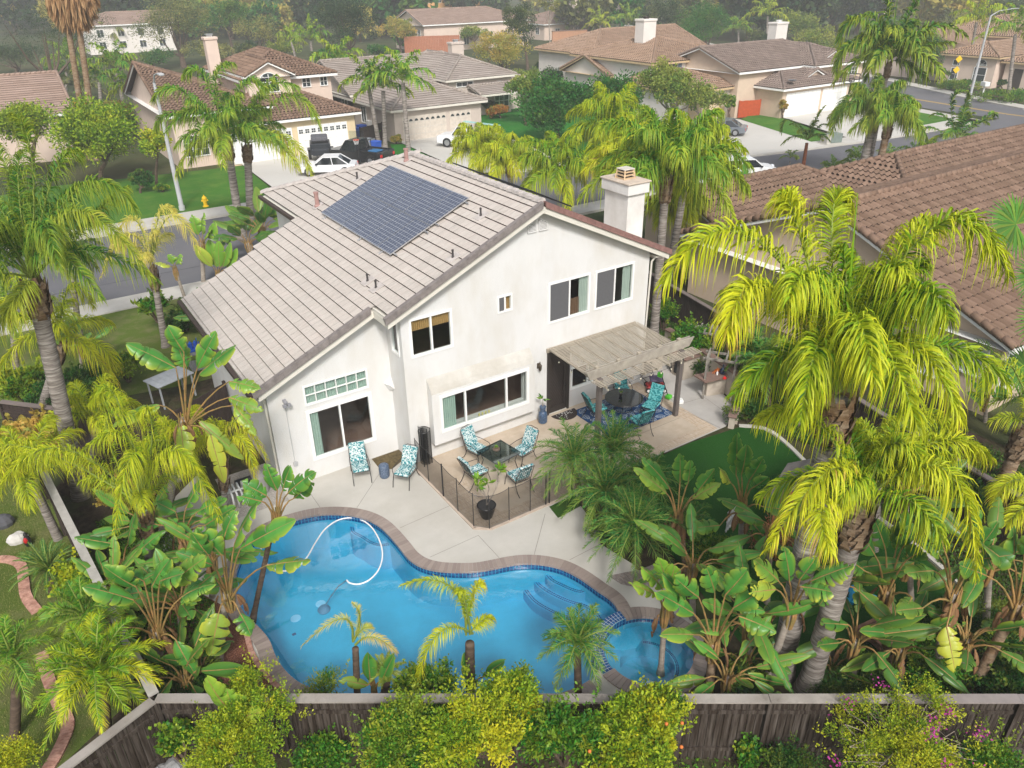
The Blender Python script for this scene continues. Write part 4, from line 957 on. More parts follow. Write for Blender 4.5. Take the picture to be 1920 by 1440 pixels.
def palm(label, group, bpx, cpx, fr=(), auto=0, R_=2.4, L=.7, W=.035, nl=60, mat=LIME, yel=.2, droop=.9, r=(.20,.15), kind='queen_palm', cat='palm tree', lean=0., boots=True, seedaz=0., upf=.5, elr=(-.15, 1.1), plum=.45, tm=BARKG, spear=None, tipy=.2, pz=0., ns=4, t0=.16, autoyel=None):
    if kind == 'queen_palm' and cat == 'palm tree' and pz == 0. and W < .1: nl = int(nl*1.55); W *= .74; L *= 1.12; plum *= 1.2
    base = G(*bpx); base[2] = pz; P0 = UP(cpx[0], cpx[1], base, cpx[2] if len(cpx) > 2 else 0.)
    th = thing(kind, label, cat, tuple(base), 0, group)
    trunk(th, base, P0 - V3(0,0,.25), r[0], r[1], tm, lean, boots=boots)
    lb = LB()
    for f in fr:
        mx, my, tx, ty, off, yy = f[:6]; sc = f[6] if len(f) > 6 else 1
        frond(lb, P0 + RNG.normal(0, .04, 3), UP(tx, ty, base, off), UP(mx, my, base, off*.55), nl=int(nl*1.25), L=L*sc, W=W, droop=droop, yel=yy, plum=plum, tipy=tipy, ns=ns, t0=t0)
    for i in range(auto):
        az = seedaz + i*2.399 + RNG.normal(0, .15); el = elr[0] + (elr[1]-elr[0])*((i+.5)/auto) + RNG.normal(0, .08)
        d = V3(math.cos(az)*math.cos(el), math.sin(az)*math.cos(el), math.sin(el)); Rr = R_*RNG.uniform(.85, 1.1)
        tip = P0 + d*Rr - V3(0,0,Rr*.22*math.cos(el)); 
        frond(lb, P0, tip, None, up=Rr*upf*(.5+.5*math.cos(el)), nl=nl, L=L, W=W, droop=droop, yel=(yel if autoyel is None else RNG.choice(autoyel))+RNG.normal(0, .06)+(.12 if el < .1 else 0), plum=plum, tipy=tipy, ns=ns, t0=t0)
    if spear is not None:
        q = UP(spear[0], spear[1], base, 0); lb.tube([P0, (P0+q)/2, q], [.035, .028, .006], 5, 0, Y=.1)
    lb.build('crown', [mat, RACH], th); return th
def strel(label, group, bpx, cpx, lv=(), auto=0, W=.22, mat=STRL, r=.085, pet=.7, bl=1.0, yel=.02, dry=.25, kind='giant_bird_of_paradise', tm=BARKP, dead=3, fan=None, elr=(.2, 1.25), toff=0., tears=4):
    base = G(*bpx); P0 = UP(cpx[0], cpx[1], base, toff)
    th = thing(kind, label, 'tropical plant', tuple(base), 0, group)
    trunk(th, base, P0, r*1.2, r, tm, boots=False, n=9, rings=True)
    lb = LB(); cr = LB()
    def one(Bb, Tp, w_, y_, dr, te):
        mid = (P0+Bb)/2 + V3(0,0,.10) + (P0-base)/np.linalg.norm(P0-base)*.1
        lb.tube(bez(P0-V3(0,0,.3), mid, Bb, np.linspace(0, 1, 5)), [.034,.028,.022,.018,.014], 5, 1, Y=.2)
        ax = nrm(Tp-Bb); nn = nrm(V3(0,0,.9) - _FH*.55 + RNG.normal(0, .22, 3)); 
        if abs(np.dot(nn, ax)) > .85: nn = nrm(-_FH + V3(0,0,.2))
        sleaf(lb, Bb, Tp, nn, w_, RNG.uniform(.03, .14), te, y_, dr)
    for f in lv:
        bx, by, tx, ty, off = f[:5]; w_ = f[5] if len(f) > 5 else W; y_ = f[6] if len(f) > 6 else yel; te = f[7] if len(f) > 7 else tears
        one(UP(bx, by, base, off*.6+toff), UP(tx, ty, base, off+toff), w_*1.25, y_, dry, int(te*1.7))
    for i in range(auto):
        az = (fan+RNG.choice([0, math.pi])+RNG.normal(0, .35)) if fan is not None else i*2.4+RNG.normal(0, .3)
        el = elr[0]+(elr[1]-elr[0])*((i+.5)/auto)
        d = V3(math.cos(az)*math.cos(el), math.sin(az)*math.cos(el), math.sin(el)); Bb = P0+d*pet*RNG.uniform(.8, 1.15)
        e2 = el-RNG.uniform(-.1, .7); d2 = V3(math.cos(az)*math.cos(e2), math.sin(az)*math.cos(e2), math.sin(e2))
        one(Bb, Bb+d2*bl*RNG.uniform(.75, 1.15), W*RNG.uniform(.85, 1.1), yel+abs(RNG.normal(0, .05)), dry*RNG.uniform(.3, 1.4), int(RNG.integers(1, 7)))
    for i in range(9):   # sheathing petiole bases
        a = i*2.4; d = V3(math.cos(a), math.sin(a), 0); lb.tube([P0-V3(0,0,.55)+d*r*.9, P0-V3(0,0,.2)+d*r*1.5, P0+V3(0,0,.15)+d*r*1.3], [.03,.035,.012], 5, 1, Y=.3)
    lb.build('leaves', [mat, PETB], th)
    if dead:
        dl = LB()
        for i in range(dead):
            az = RNG.uniform(0, 6.28); d = V3(math.cos(az), math.sin(az), 0); Bb = P0+d*(r+.12)-V3(0,0,.1); sleaf(dl, Bb, Bb+d*.15-V3(0,0,.6*bl), d, W*.45, .1, 5, .9, .1, .9)
        dl.build('dry_leaves', [DRYL, DRYL], th)
    return th
def shrub(name, label, cat, c, rad, mat, n=60, per=60, size=.09, asp=.5, yel=.12, group=None, stem=BARKD, cr=.22, yv=.15, part='foliage', low=-.5, stems=5, extra=None, flat=1.):
    c = np.array(c, float); rad = np.array(rad if hasattr(rad, '__len__') else (rad,)*3, float)
    base = (c[0], c[1], max(0., c[2]-rad[2])-.0)
    th = thing(name, label, cat, base, 0, group); m_ = MB()
    for i in range(stems):
        a = 6.28*i/stems+.3; q = c + V3(math.cos(a)*rad[0]*.55, math.sin(a)*rad[1]*.55, rad[2]*.3)
        b_ = V3(base[0]+math.cos(a)*.05, base[1]+math.sin(a)*.05, base[2]-.1); m_.tube([b_, (b_+q)/2+RNG.normal(0, .08, 3), q], [.03+.012*rad[2], .02+.008*rad[2], .006], 5)
    m_.build('stems', stem, th); lb = LB(); lobes(lb, c, rad, n, per, size, cr, asp, yel, yv, low, flat)
    for i in range(int(n/4)):      # loose sprigs
        d = nrm(RNG.normal(size=3)+V3(0,0,.9)); q = c+d*rad*.85; e = q+nrm(d+V3(0,0,.6)+RNG.normal(0,.3,3))*RNG.uniform(.15,.5); k = int(10*.09/size)+6
        P = q+(e-q)*RNG.uniform(0,1,(k,1))+RNG.normal(0,.03,(k,3)); leaves(lb, P, RNG.normal(size=(k,3))+V3(0,0,.6), size, size*asp, np.clip(yel+RNG.uniform(0,.3),0,.7))
    lb.build(part, [mat, mat], th)
    if extra: extra(th, c, rad)
    return th
# ============================================================ PALMS AND BIG-LEAVED PLANTS OF THE GARDEN
QG = 'queen palms in the gardens'
palm('big queen palm with dark green crown and leaning grey trunk at the left edge', QG, (152,930), (58,520),
     [(140,395,282,520,1.2,.35),(170,410,240,350,-1.5,.12),(60,300,20,215,-.5,.18),(100,330,150,290,-1.,.1),(10,420,-90,480,.8,.15),(-10,380,-120,330,0,.2),(30,560,-40,660,1.5,.45),(100,470,190,560,2.2,.1),(20,330,-60,230,-1.5,.25),(150,350,255,395,.3,.15),(75,420,110,500,2.6,.08)],
     15, 3.4, .62, .036, 84, DGRN, .08, .9, (.23,.21), seedaz=1., elr=(-.1,1.2), ns=4)
palm('yellow green queen palm whose large arching crown spreads over the right side yard', QG, (1463,1262), (1575,728,.3),
     [(1420,450,1243,535,1.3,.38),(1440,545,1362,640,2.4,.50),(1500,440,1470,375,-.4,.38),(1745,430,1892,520,.9,.26),(1560,420,1590,385,-1.2,.30),(1690,470,1760,425,-1.,.42),(1690,640,1800,790,2.2,.32),
      (1640,540,1700,520,1.6,.18),(1525,540,1480,560,2.6,.20),(1600,600,1640,720,3.0,.28),(1540,640,1500,790,2.8,.2),(1690,560,1780,600,2.6,.10),(1640,650,1720,800,3.2,.26)],
     12, 2.9, .74, .042, 84, LIME, .06, .85, (.25,.235), spear=(1608,362), tipy=.18, seedaz=.4, elr=(.12,1.3), upf=.6)
palm('lime green queen palm with low crown in front of the artificial turf', QG, (1512,1298), (1618,935,.2),
     [(1530,790,1418,790,.6,.32),(1560,880,1440,1030,1.8,.50),(1770,880,1828,1080,1.6,.42),(1600,820,1560,760,-.8,.26),(1700,790,1790,800,-.5,.30),(1680,830,1740,905,.6,.28),(1545,940,1560,1040,2.3,.48),(1750,830,1860,860,.2,.4)],
     7, 2.0, .62, .036, 74, LIME, .2, .95, (.24,.19), tipy=.16, elr=(.2,1.))
palm('left of two slender queen palms standing between street and house', QG, (452,442), (425,262),
     [(340,170,285,190,0,.1),(380,140,345,148,0,.05),(330,215,292,245,.5,.12),(380,255,330,330,1.,.35),(455,160,500,170,-.5,.08),(405,150,440,120,0,.05),(370,205,310,250,.8,.12)],
     13, 3.2, .95, .08, 48, MGRN, .06, .8, (.26,.22), seedaz=2., ns=3)
palm('right of two slender queen palms standing between street and house', QG, (470,424), (462,268),
     [(540,180,600,240,0,.18),(530,255,585,330,1.,.52),(500,170,560,165,0,.1),(520,270,560,320,1.5,.5),(480,190,520,140,0,.1)],
     13, 3.2, .95, .08, 48, MGRN, .08, .8, (.26,.22), seedaz=.5, ns=3)
palm('lime queen palm behind the pump area with its crown against the left fence', QG, (283,1090), (270,950),
     [(285,800,262,775,.6,.30),(240,820,150,850,1.,.35),(110,840,-5,930,1.2,.40),(200,790,300,800,0,.3),(330,850,420,1000,.6,.45),(250,850,215,1000,1.6,.35),(310,850,370,880,.8,.38),(60,840,-60,870,.6,.45),(220,750,170,760,0,.3)],
     4, 1.7, .50, .024, 80, LIME, .30, 1.0, (.15,.12), tipy=.12, elr=(.2,1.1))
palm('yellowing queen palm whose fronds hang beside the front left house corner', QG, (420,960), (415,860),
     [(440,790,500,860,.3,.55),(400,790,370,850,.5,.5),(450,820,480,900,1.,.55)], 4, 1.3, .45, .022, 54, LIME, .45, 1.05, (.10,.08), elr=(.3,1.2))
palm('small queen palm with golden fronds over the street at the left', QG, (310,650), (283,495),
     [(320,405,372,470,.4,.48),(250,410,205,470,.3,.45),(300,400,330,400,-.4,.4),(240,440,190,520,1.,.5)], 5, 1.9, .6, .034, 50, PALE, .35, .95, (.16,.12), seedaz=2, elr=(.2,1.1))
palm('lime queen palm low behind the large left trunk', QG, (60,800), (110,640),
     [(60,540,0,520,.2,.3),(130,540,175,575,0,.3),(150,640,220,720,.6,.5),(40,640,-10,720,.6,.45),(90,560,80,600,1,.3),(190,650,205,700,.3,.5),(30,560,-30,620,.3,.4)], 5, 2., .62, .035, 56, LIME, .3, 1., (.18,.14), elr=(.2,1.1))
palm('tall dark green palm high at the upper right in front of the street', QG, (1622,352), (1668,112),
     [(1610,35,1572,90,0,.08),(1640,60,1590,30,.3,.1),(1740,50,1812,68,0,.12),(1665,40,1660,-30,0,.05),(1700,40,1730,-20,0,.06),(1710,90,1790,80,.5,.15),(1650,90,1625,150,1.,.1),(1700,120,1740,150,1.2,.1),(1600,80,1568,140,.5,.12)],
     15, 3.5, 1.25, .11, 50, DGRN, .08, .75, (.17,.13), spear=(1690,-60), ns=3)
palm('grey trunked queen palm before the white driveway at upper right', QG, (1605,372), (1640,215),
     [(1600,180,1555,235,0,.1),(1590,195,1560,250,.6,.1),(1620,170,1600,160,0,.08),(1680,200,1700,250,0,.1),(1640,170,1650,150,0,.1)],
     14, 2.8, 1.0, .09, 44, DGRN, .1, .95, (.34,.26), seedaz=1, ns=3)
palm('multi stemmed queen palm with brown split trunk in front of the street', QG, (1632,380), (1668,225),
     [(1690,205,1725,260,0,.12),(1700,220,1735,285,.5,.1),(1660,190,1680,170,0,.08)],
     12, 2.4, .95, .09, 42, MGRN, .1, .95, (.28,.2), tm=BARKB, seedaz=2.5, ns=3)
for i, (lab, b, c, n_, Rr, ys, az) in enumerate((
    ('yellow feathery queen palm just over the ridge of the main roof, leftmost of the row', (905,370), (900,285), 12, 2.4, .42, .3),
    ('green and yellow queen palm over the ridge beside the leftmost yellow one', (960,385), (955,300), 12, 2.3, .36, 1.3),
    ('bright green queen palm rising behind the middle of the main roof ridge', (1080,440), (1050,325), 13, 2.7, .10, 2.),
    ('lime queen palm with tall weeping crown behind the chimney, topmost of the row', (1180,430), (1150,250), 14, 2.9, .26, .8),
    ('queen palm with a golden frond left of the chimney top', (1160,470), (1180,300), 10, 2.2, .45, 1.7),
    ('green queen palm whose crown fills the space right of the chimney', (1225,640), (1250,325), 15, 2.9, .16, .2),
    ('second green queen palm trunk and crown against the right wall of the house', (1245,560), (1292,300), 12, 2.4, .28, 2.8),
    ('lime palm between the chimney and the banana plant on the neighbour side', (1290,520), (1268,385), 9, 1.5, .25, 1.))):
    palm(lab, 'queen palms behind the main house', b, c, (), n_+6, Rr*1.06, 1.0, .075, 52, LIME if i != 5 else MGRN, ys*.7, .95, (.2,.16), seedaz=az, ns=3, elr=(-.35,1.15), upf=.5)
# king and small palms by the street
KG = 'king palms along the far street'
palm('king palm with stiff dark fronds above the tiled neighbour roof', KG, (1788,318), (1795,262), [(1785,190,1815,170,0,.05),(1740,240,1742,275,0,.05),(1850,220,1862,215,0,.05),(1810,200,1815,175,0,.1)], 9, 2.8, .9, .10, 30, DGRN, .08, .55, (.22,.16), boots=False, ns=3, plum=.15, kind='king_palm')
palm('young king palm with red brown trunk by the near curb', KG, (1506,312), (1514,262), [(1480,225,1465,250,0,.05),(1530,225,1548,198,0,.25)], 8, 1.9, .7, .08, 26, DGRN, .08, .6, (.16,.12), boots=False, tm=pm('king_trunk', (.22,.07,.03), .8, .3, 5), ns=3, plum=.15, kind='king_palm')
palm('tiny king palm left of the young one by the near curb', KG, (1483,312), (1482,296), (), 6, .9, .4, .05, 20, DGRN, .08, .6, (.07,.05), boots=False, ns=3, plum=.15, kind='king_palm')
# pygmy date palms
PG = 'pygmy date palms by the patio'
pyg = dict(group=None)
def pygmy(label, b, c, n_=26, Rr=1.0, mat=BGRN, yel=.05, nl=46, L=.30, W=.015, r=(.09,.08), grp=PG, **k):
    return palm(label, grp, b, c, (), n_, Rr, L, W, nl, mat, yel, .35, r, 'pygmy_date_palm', boots=False, elr=(-.45,1.35), upf=.38, plum=.25, tm=BARKD, ns=3, tipy=.1, t0=.12, **k)
pygmy('leftmost green pygmy date palm hanging over the mesh fence', (1100,950), (1075,862), 40, 1.3)
pygmy('topmost pygmy date palm reaching the blue patio rug', (1140,930), (1150,845), 40, 1.25, seedaz=1)
pygmy('central pygmy date palm of the cluster between patio and turf', (1165,985), (1135,925), 44, 1.35, seedaz=2)
pygmy('right pygmy date palm of the cluster beside the turf edge', (1225,960), (1215,900), 34, 1.05, seedaz=.5)
pygmy('large low pygmy date palm with weeping fronds above the brick walk', (1200,1065), (1190,990), 50, 1.4, seedaz=1.7)
pygmy('dark pygmy date palm behind the right end of the spa planting', (1300,1035), (1290,985), 20, .85, DGRN if False else BGRN, seedaz=.2)
pygmy('dark bluish pygmy date palm beside the patio wall at right', (1445,770), (1440,690), 40, 1.25, seedaz=.9, W=.022)
pygmy('second dark pygmy date palm farther back by the patio wall', (1450,740), (1415,665), 30, 1.05, seedaz=2.9, W=.022)
pygmy('single pygmy date palm growing in front of the spa dam', (1085,1300), (1083,1205), 26, .92, BGRN, .10, seedaz=1.1, W=.016, r=(.085,.08))
palm('pale yellow young queen palm in front of the pool, leftmost of three', 'small palms along the pool fence', (668,1300), (664,1200), [(640,1160,565,1212,.2,.4),(675,1160,660,1130,.0,.3),(700,1195,745,1225,.2,.72)], 1, .5, .26, .013, 60, PALE, .2, .5, (.08,.07), boots=False, tm=BARKD, ns=3, plum=.2, tipy=.25)
palm('golden young queen palm with broad fronds in front of the pool', 'small palms along the pool fence', (882,1295), (880,1190), [(845,1100,752,1098,.1,.40),(890,1110,905,1098,-.1,.62),(820,1190,780,1300,.9,.50),(870,1120,860,1110,.5,.3)], 1, .6, .34, .022, 74, LIME, .4, .75, (.11,.1), boots=False, tm=BARKD, ns=3, plum=.35, tipy=.1)
pygmy('big lime pygmy date palm with golden lower fronds at the lower left', (195,1400), (185,1265), 44, 1.25, LIME, .16, 56, .32, .018, (.13,.12), seedaz=.4, autoyel=[.0,.05,.1,.4])
pygmy('second green pygmy date palm just behind the big lime one', (150,1300), (160,1155), 30, 1.0, MGRN, .08, 46, .28, .016, (.1,.1), seedaz=1.4)
pygmy('pygmy date palm cut by the left picture edge on the neighbour lawn', (20,1380), (25,1235), 24, 1.0, MGRN, .08, 44, .28, .016, (.1,.1), seedaz=2.4)
palm('dark sago palm on the neighbour lawn beside the brick edging', None, (95,1105), (92,1068), (), 46, .95, .12, .010, 56, STRD, 0., .15, (.14,.13), 'sago_palm', 'sago', boots=False, elr=(-.15,1.2), upf=.3, plum=.1, tm=BARKD, ns=3, tipy=0.)
palm('spiky dark sago palm between the bird of paradise stems by the pool', None, (350,1075), (345,1045), (), 40, .75, .10, .010, 40, STRD, .03, .1, (.12,.12), 'sago_palm', 'sago', boots=False, elr=(0,1.3), upf=.2, plum=.1, tm=BARKD, ns=3, tipy=0.)
palm('sago palm with yellow tipped fronds on the pool edge by the fence', None, (720,1290), (722,1262), (), 30, .5, .10, .010, 40, STRD, .15, .15, (.1,.1), 'sago_palm', 'sago', boots=False, elr=(0,1.2), upf=.3, plum=.1, tm=BARKD, ns=3, tipy=.5)
# giant birds of paradise
SG_ = 'giant birds of paradise around the pool'
strel('tall bird of paradise with torn leaves in front of the left eave', SG_, (300,1000), (345,785), [(330,690,238,645,.4,.26),(345,660,315,612,.2,.2),(370,690,405,622,.1,.2),(375,700,442,648,.5,.22),(350,690,330,640,-.2,.2),(430,715,490,730,.5,.18,.12,6),(430,745,492,770,.8,.18,.15,6),(340,800,348,868,1.,.22,.3),(395,815,420,905,.8,.17,.45),(300,760,210,800,.5,.2,.1),(440,760,480,815,1.0,.15,.2,6),(375,790,455,860,.2,.16,.2)], 0, .22, STRL, .10, dry=.45)
strel('bird of paradise leaning over the left end of the pool, crown above blue water', SG_, (470,1152), (516,965), [(500,930,455,905,.2,.17),(520,920,500,872,0,.16),(530,920,545,875,0,.15),(540,925,590,885,.3,.17),(490,940,450,930,.4,.15),(550,935,588,905,-.2,.14)], 0, .17, STRL, .06, tm=BARKD, dead=1)
strel('broad bird of paradise whose leaves reach across the pool hose', SG_, (405,1240), (425,1110), [(440,1020,482,945,.3,.2),(415,1040,370,990,.2,.2),(450,1030,553,975,.6,.19),(500,1060,582,1050,.9,.17,.12,6),(400,1060,330,1035,.3,.19),(420,1010,440,960,-.2,.18),(395,1080,340,1130,.7,.2),(410,1150,395,1228,1.,.25,.25,8),(450,1150,470,1190,.7,.17),(390,1040,360,1000,.5,.18)], 0, .2, STRL, .085, dry=.4)
strel('large bird of paradise in front of the mulch bed at lower left', SG_, (300,1290), (292,1180), [(255,1100,195,1062,.5,.2),(285,1100,318,1050,.4,.2),(270,1090,240,1075,.1,.18),(320,1095,385,1045,.6,.2,.1,6),(250,1125,158,1100,.8,.18),(340,1120,400,1095,.1,.18),(230,1180,130,1220,1.2,.13,.4),(300,1090,345,1075,.9,.18),(330,1200,370,1270,.5,.17),(265,1110,215,1120,0,.18)], 0, .2, STRL, .10, dry=.35)
strel('bird of paradise clump behind the lime palm near the pool deck', SG_, (360,1080), (340,1000), [(330,960,290,940,.2,.17),(350,950,380,900,0,.17),(370,960,425,935,.2,.17),(300,985,250,975,.3,.17),(385,985,440,950,.3,.16)], 2, .17, STRL, .07)
strel('low bird of paradise at the mid left beneath the lime palm', SG_, (215,1120), (225,1060), [(215,1020,140,1008,.5,.16),(240,1020,255,960,.1,.15),(255,1040,300,1000,.3,.15),(200,1050,165,1080,.6,.14),(262,1060,330,1050,.3,.15)], 1, .16, STRL, .07)
strel('young bird of paradise with lime leaves in front of the fence at lower left', SG_, (430,1440), (432,1375), [(425,1325,388,1270,.3,.15,.12),(440,1330,425,1290,.2,.14,.05),(450,1330,452,1305,.2,.13),(450,1345,490,1335,.5,.13,.35),(420,1330,405,1290,0,.14)], 0, .14, STRY, .05, tm=STRY and BARKP, dead=1)
strel('bird of paradise with brown hanging skirt right of the palm cluster', SG_, (1292,1078), (1272,965), [(1255,915,1205,860,.3,.17),(1275,905,1275,850,0,.15),(1290,905,1295,865,.1,.15),(1250,925,1190,880,.6,.15,.15),(1305,925,1340,880,.3,.15),(1300,935,1352,905,.5,.13,.2)], 0, .17, STRL, .075, tm=BARKB, dead=9)
strel('tall upright bird of paradise in front of the artificial turf', SG_, (1385,1090), (1393,945), [(1380,890,1382,815,0,.17),(1390,890,1400,835,.3,.17),(1405,900,1430,860,.4,.17),(1410,915,1440,895,.6,.14),(1370,905,1350,880,.3,.14,.4),(1430,950,1500,965,.7,.15,.05,6),(1410,980,1450,1030,.6,.15),(1350,985,1300,990,.5,.16,.05,6)], 0, .17, STRL, .065, dead=5)
strel('glossy bird of paradise rising over the spa edge, lower of the right group', SG_, (1330,1300), (1338,1205), [(1310,1120,1268,1085,.6,.19),(1340,1110,1325,1065,.5,.17),(1360,1115,1400,1070,.4,.19),(1375,1140,1440,1100,.4,.18),(1385,1155,1455,1185,.9,.19,.05,6),(1300,1150,1230,1110,.6,.16),(1380,1135,1432,1145,.2,.17),(1300,1190,1240,1190,1.,.13,.1),(1290,1140,1240,1075,.2,.17)], 0, .19, STRL, .09, tm=BARKB, dry=.35, dead=3)
strel('bird of paradise left of the spa path with upright lime leaves', SG_, (1240,1250), (1248,1140), [(1240,1100,1200,1062,.3,.16),(1250,1090,1235,1045,.1,.15),(1255,1095,1265,1060,.2,.14),(1230,1115,1182,1095,.5,.13,.15)], 0, .16, STRY, .06, dead=2)
strel('bird of paradise with brown edged leaves on a leaning pale trunk', SG_, (1428,1290), (1485,1140), [(1480,1090,1470,1025,.1,.17),(1500,1085,1530,1045,.2,.15),(1520,1090,1600,1060,.7,.2,.05,6),(1460,1090,1415,1050,.5,.17,.12,6),(1455,1105,1410,1110,.8,.16,.3,6),(1500,1100,1560,1110,.9,.2,.05,6)], 0, .18, STRL, .075, dry=.5, dead=4)
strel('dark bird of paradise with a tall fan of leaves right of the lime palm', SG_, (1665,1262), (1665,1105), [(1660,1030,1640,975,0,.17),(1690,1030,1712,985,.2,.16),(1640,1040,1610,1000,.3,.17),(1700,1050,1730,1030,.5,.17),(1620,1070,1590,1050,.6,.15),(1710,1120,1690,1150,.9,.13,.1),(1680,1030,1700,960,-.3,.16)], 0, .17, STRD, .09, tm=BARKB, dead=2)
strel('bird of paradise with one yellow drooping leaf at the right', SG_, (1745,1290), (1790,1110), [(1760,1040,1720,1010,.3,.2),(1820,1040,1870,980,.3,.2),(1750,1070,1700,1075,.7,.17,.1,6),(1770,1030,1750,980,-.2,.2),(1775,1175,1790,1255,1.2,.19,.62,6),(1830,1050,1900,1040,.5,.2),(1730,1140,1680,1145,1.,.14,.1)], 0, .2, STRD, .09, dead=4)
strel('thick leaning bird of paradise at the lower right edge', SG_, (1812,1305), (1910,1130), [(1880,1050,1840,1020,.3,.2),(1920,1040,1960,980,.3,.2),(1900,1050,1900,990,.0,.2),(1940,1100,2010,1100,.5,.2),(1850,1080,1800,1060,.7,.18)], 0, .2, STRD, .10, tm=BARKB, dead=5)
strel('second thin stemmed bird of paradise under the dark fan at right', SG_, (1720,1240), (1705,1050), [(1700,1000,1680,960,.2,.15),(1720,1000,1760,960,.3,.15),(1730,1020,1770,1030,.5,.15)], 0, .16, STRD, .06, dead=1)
strel('low dark bird of paradise between the two grey palm trunks', SG_, (1400,1285), (1400,1240), (), 6, .15, STRD, .05, .45, .7, dead=0)
strel('low bird of paradise at the foot of the right fence', SG_, (1560,1285), (1560,1260), (), 6, .12, STRD, .04, .4, .6, dead=0)
strel('bird of paradise in front of the dark mulch left of the sago', SG_, (380,1290), (372,1250), (), 6, .15, STRD, .05, .4, .6, dead=0)
strel('upright banana like plant against the pool at the fence, broad leaves', SG_, (700,1300), (700,1285), [(695,1280,690,1222,0,.13,.0,1),(715,1280,740,1225,.1,.11,0,1),(690,1285,640,1275,.2,.10,.2,2)], 0, .12, STRL, .03, dead=0)
strel('bird of paradise leaves beside the golden palm trunk at the fence', SG_, (890,1300), (885,1285), [(880,1275,870,1225,-.2,.13,0,1),(905,1270,945,1240,-.1,.1,0,1)], 0, .12, STRL, .03, dead=0)
HG = 'birds of paradise along the street side of the house'
strel('bird of paradise with orange tipped leaf by the street, tallest of three', HG, (380,528), (378,455), [(372,440,362,405,0,.3),(380,440,382,400,.2,.3),(390,445,405,418,.3,.28),(385,450,395,430,.5,.25)], 0, .3, STRY, .10, dead=1)
strel('bird of paradise with three upright lime leaves against the street', HG, (415,528), (408,512), [(405,500,392,450,0,.3,0,1),(412,500,410,452,.3,.26,0,1),(418,500,432,455,.3,.26,0,1),(425,505,445,465,.2,.24,0,1),(398,500,365,460,.5,.25,.3,1)], 0, .3, STRY, .08, dead=0)
strel('small bird of paradise near the front lawn with orange leaf tip', HG, (348,560), (328,505), [(325,495,318,478,0,.22),(330,495,340,480,.2,.22),(320,500,292,493,.4,.16,.35)], 0, .2, STRY, .07, dead=0)
strel('bushy dark bird of paradise clump below the upper side window', HG, (500,480), (490,430), (), 14, .33, STRD, .14, .9, 1.4, dead=0)
strel('second dark bird of paradise clump beside the two slender palms', HG, (475,485), (465,455), (), 12, .33, STRD, .14, .8, 1.3, dead=0)
strel('bird of paradise on the neighbour side with pale torn leaves', HG, (1380,450), (1385,385), [(1370,355,1345,345,0,.26),(1385,350,1398,308,.1,.3),(1395,360,1425,330,.3,.28),(1375,360,1365,320,0,.25),(1400,365,1430,350,.5,.2)], 0, .25, STRL, .11, tm=BARKB, dead=2)
strel('small banana like plant behind the yellow palm fronds at right', HG, (1460,500), (1460,470), (), 6, .2, STRD, .07, .6, .8, dead=1)
strel('glaucous broad leaved plant beside the right neighbour window', HG, (1850,790), (1850,745), [(1845,740,1820,715,.3,.2,0,1),(1850,735,1850,700,.2,.2,0,1),(1858,740,1890,735,.4,.2,0,1),(1845,750,1815,740,.5,.2,0,1)], 0, .2, STRL, .06, dead=0)
strel('bird of paradise left of the side gate under the eave', HG, (400,640), (395,600), (), 8, .2, STRD, .06, .6, .9, dead=0)
strel('light green bird of paradise on the lawn behind the left palm', HG, (150,690), (150,650), (), 7, .22, STRL, .06, .6, .9, dead=0)
# more of the dense planting
X1 = 'dense planting around the garden'
for lab, b, c, n_, mt, w_ in (
    ('lush bird of paradise under the two large ones by the pool at left', (340,1190), (335,1130), 11, STRL, .2), ('broad leaved clump in front of the garden dividing fence', (215,1190), (212,1120), 10, STRL, .18), ('bird of paradise clump between lime palm and pool deck', (285,1040), (280,990), 10, STRL, .18),
    ('bird of paradise clump behind the pool end at the left deck edge', (395,1120), (395,1040), 9, STRL, .17), ('short bird of paradise at the mulch edge near the fence', (345,1320), (345,1270), 9, STRD, .17), ('bird of paradise left of the spa behind the brick walk', (1300,1160), (1300,1060), 9, STRL, .18),
    ('bird of paradise between the spa and the leaning pale trunk', (1405,1270), (1405,1170), 11, STRL, .2), ('tall bird of paradise behind the lime palm trunk', (1560,1240), (1565,1090), 10, STRD, .2), ('bird of paradise right of the grey palm trunks by the fence', (1600,1300), (1605,1200), 9, STRD, .18),
    ('bird of paradise in the far right undergrowth', (1850,1230), (1855,1060), 11, STRD, .2), ('bird of paradise between the yellow leaved one and the right edge', (1800,1290), (1815,1200), 10, STRD, .2), ('bird of paradise behind the upright one near the turf', (1440,1130), (1445,1000), 9, STRL, .18),
    ('bird of paradise at the foot of the dark fan', (1690,1290), (1690,1215), 9, STRD, .17), ('bird of paradise beneath the palm fronds right of the playhouse', (1700,1010), (1700,930), 9, STRD, .2), ('bird of paradise low against the fence right of the spa', (1365,1325), (1365,1270), 8, STRL, .15)):
    strel(lab, X1, b, c, (), n_+2, w_*.85, mt, .07, .6, 1.05, dead=1, elr=(-.1,1.2), dry=.3)
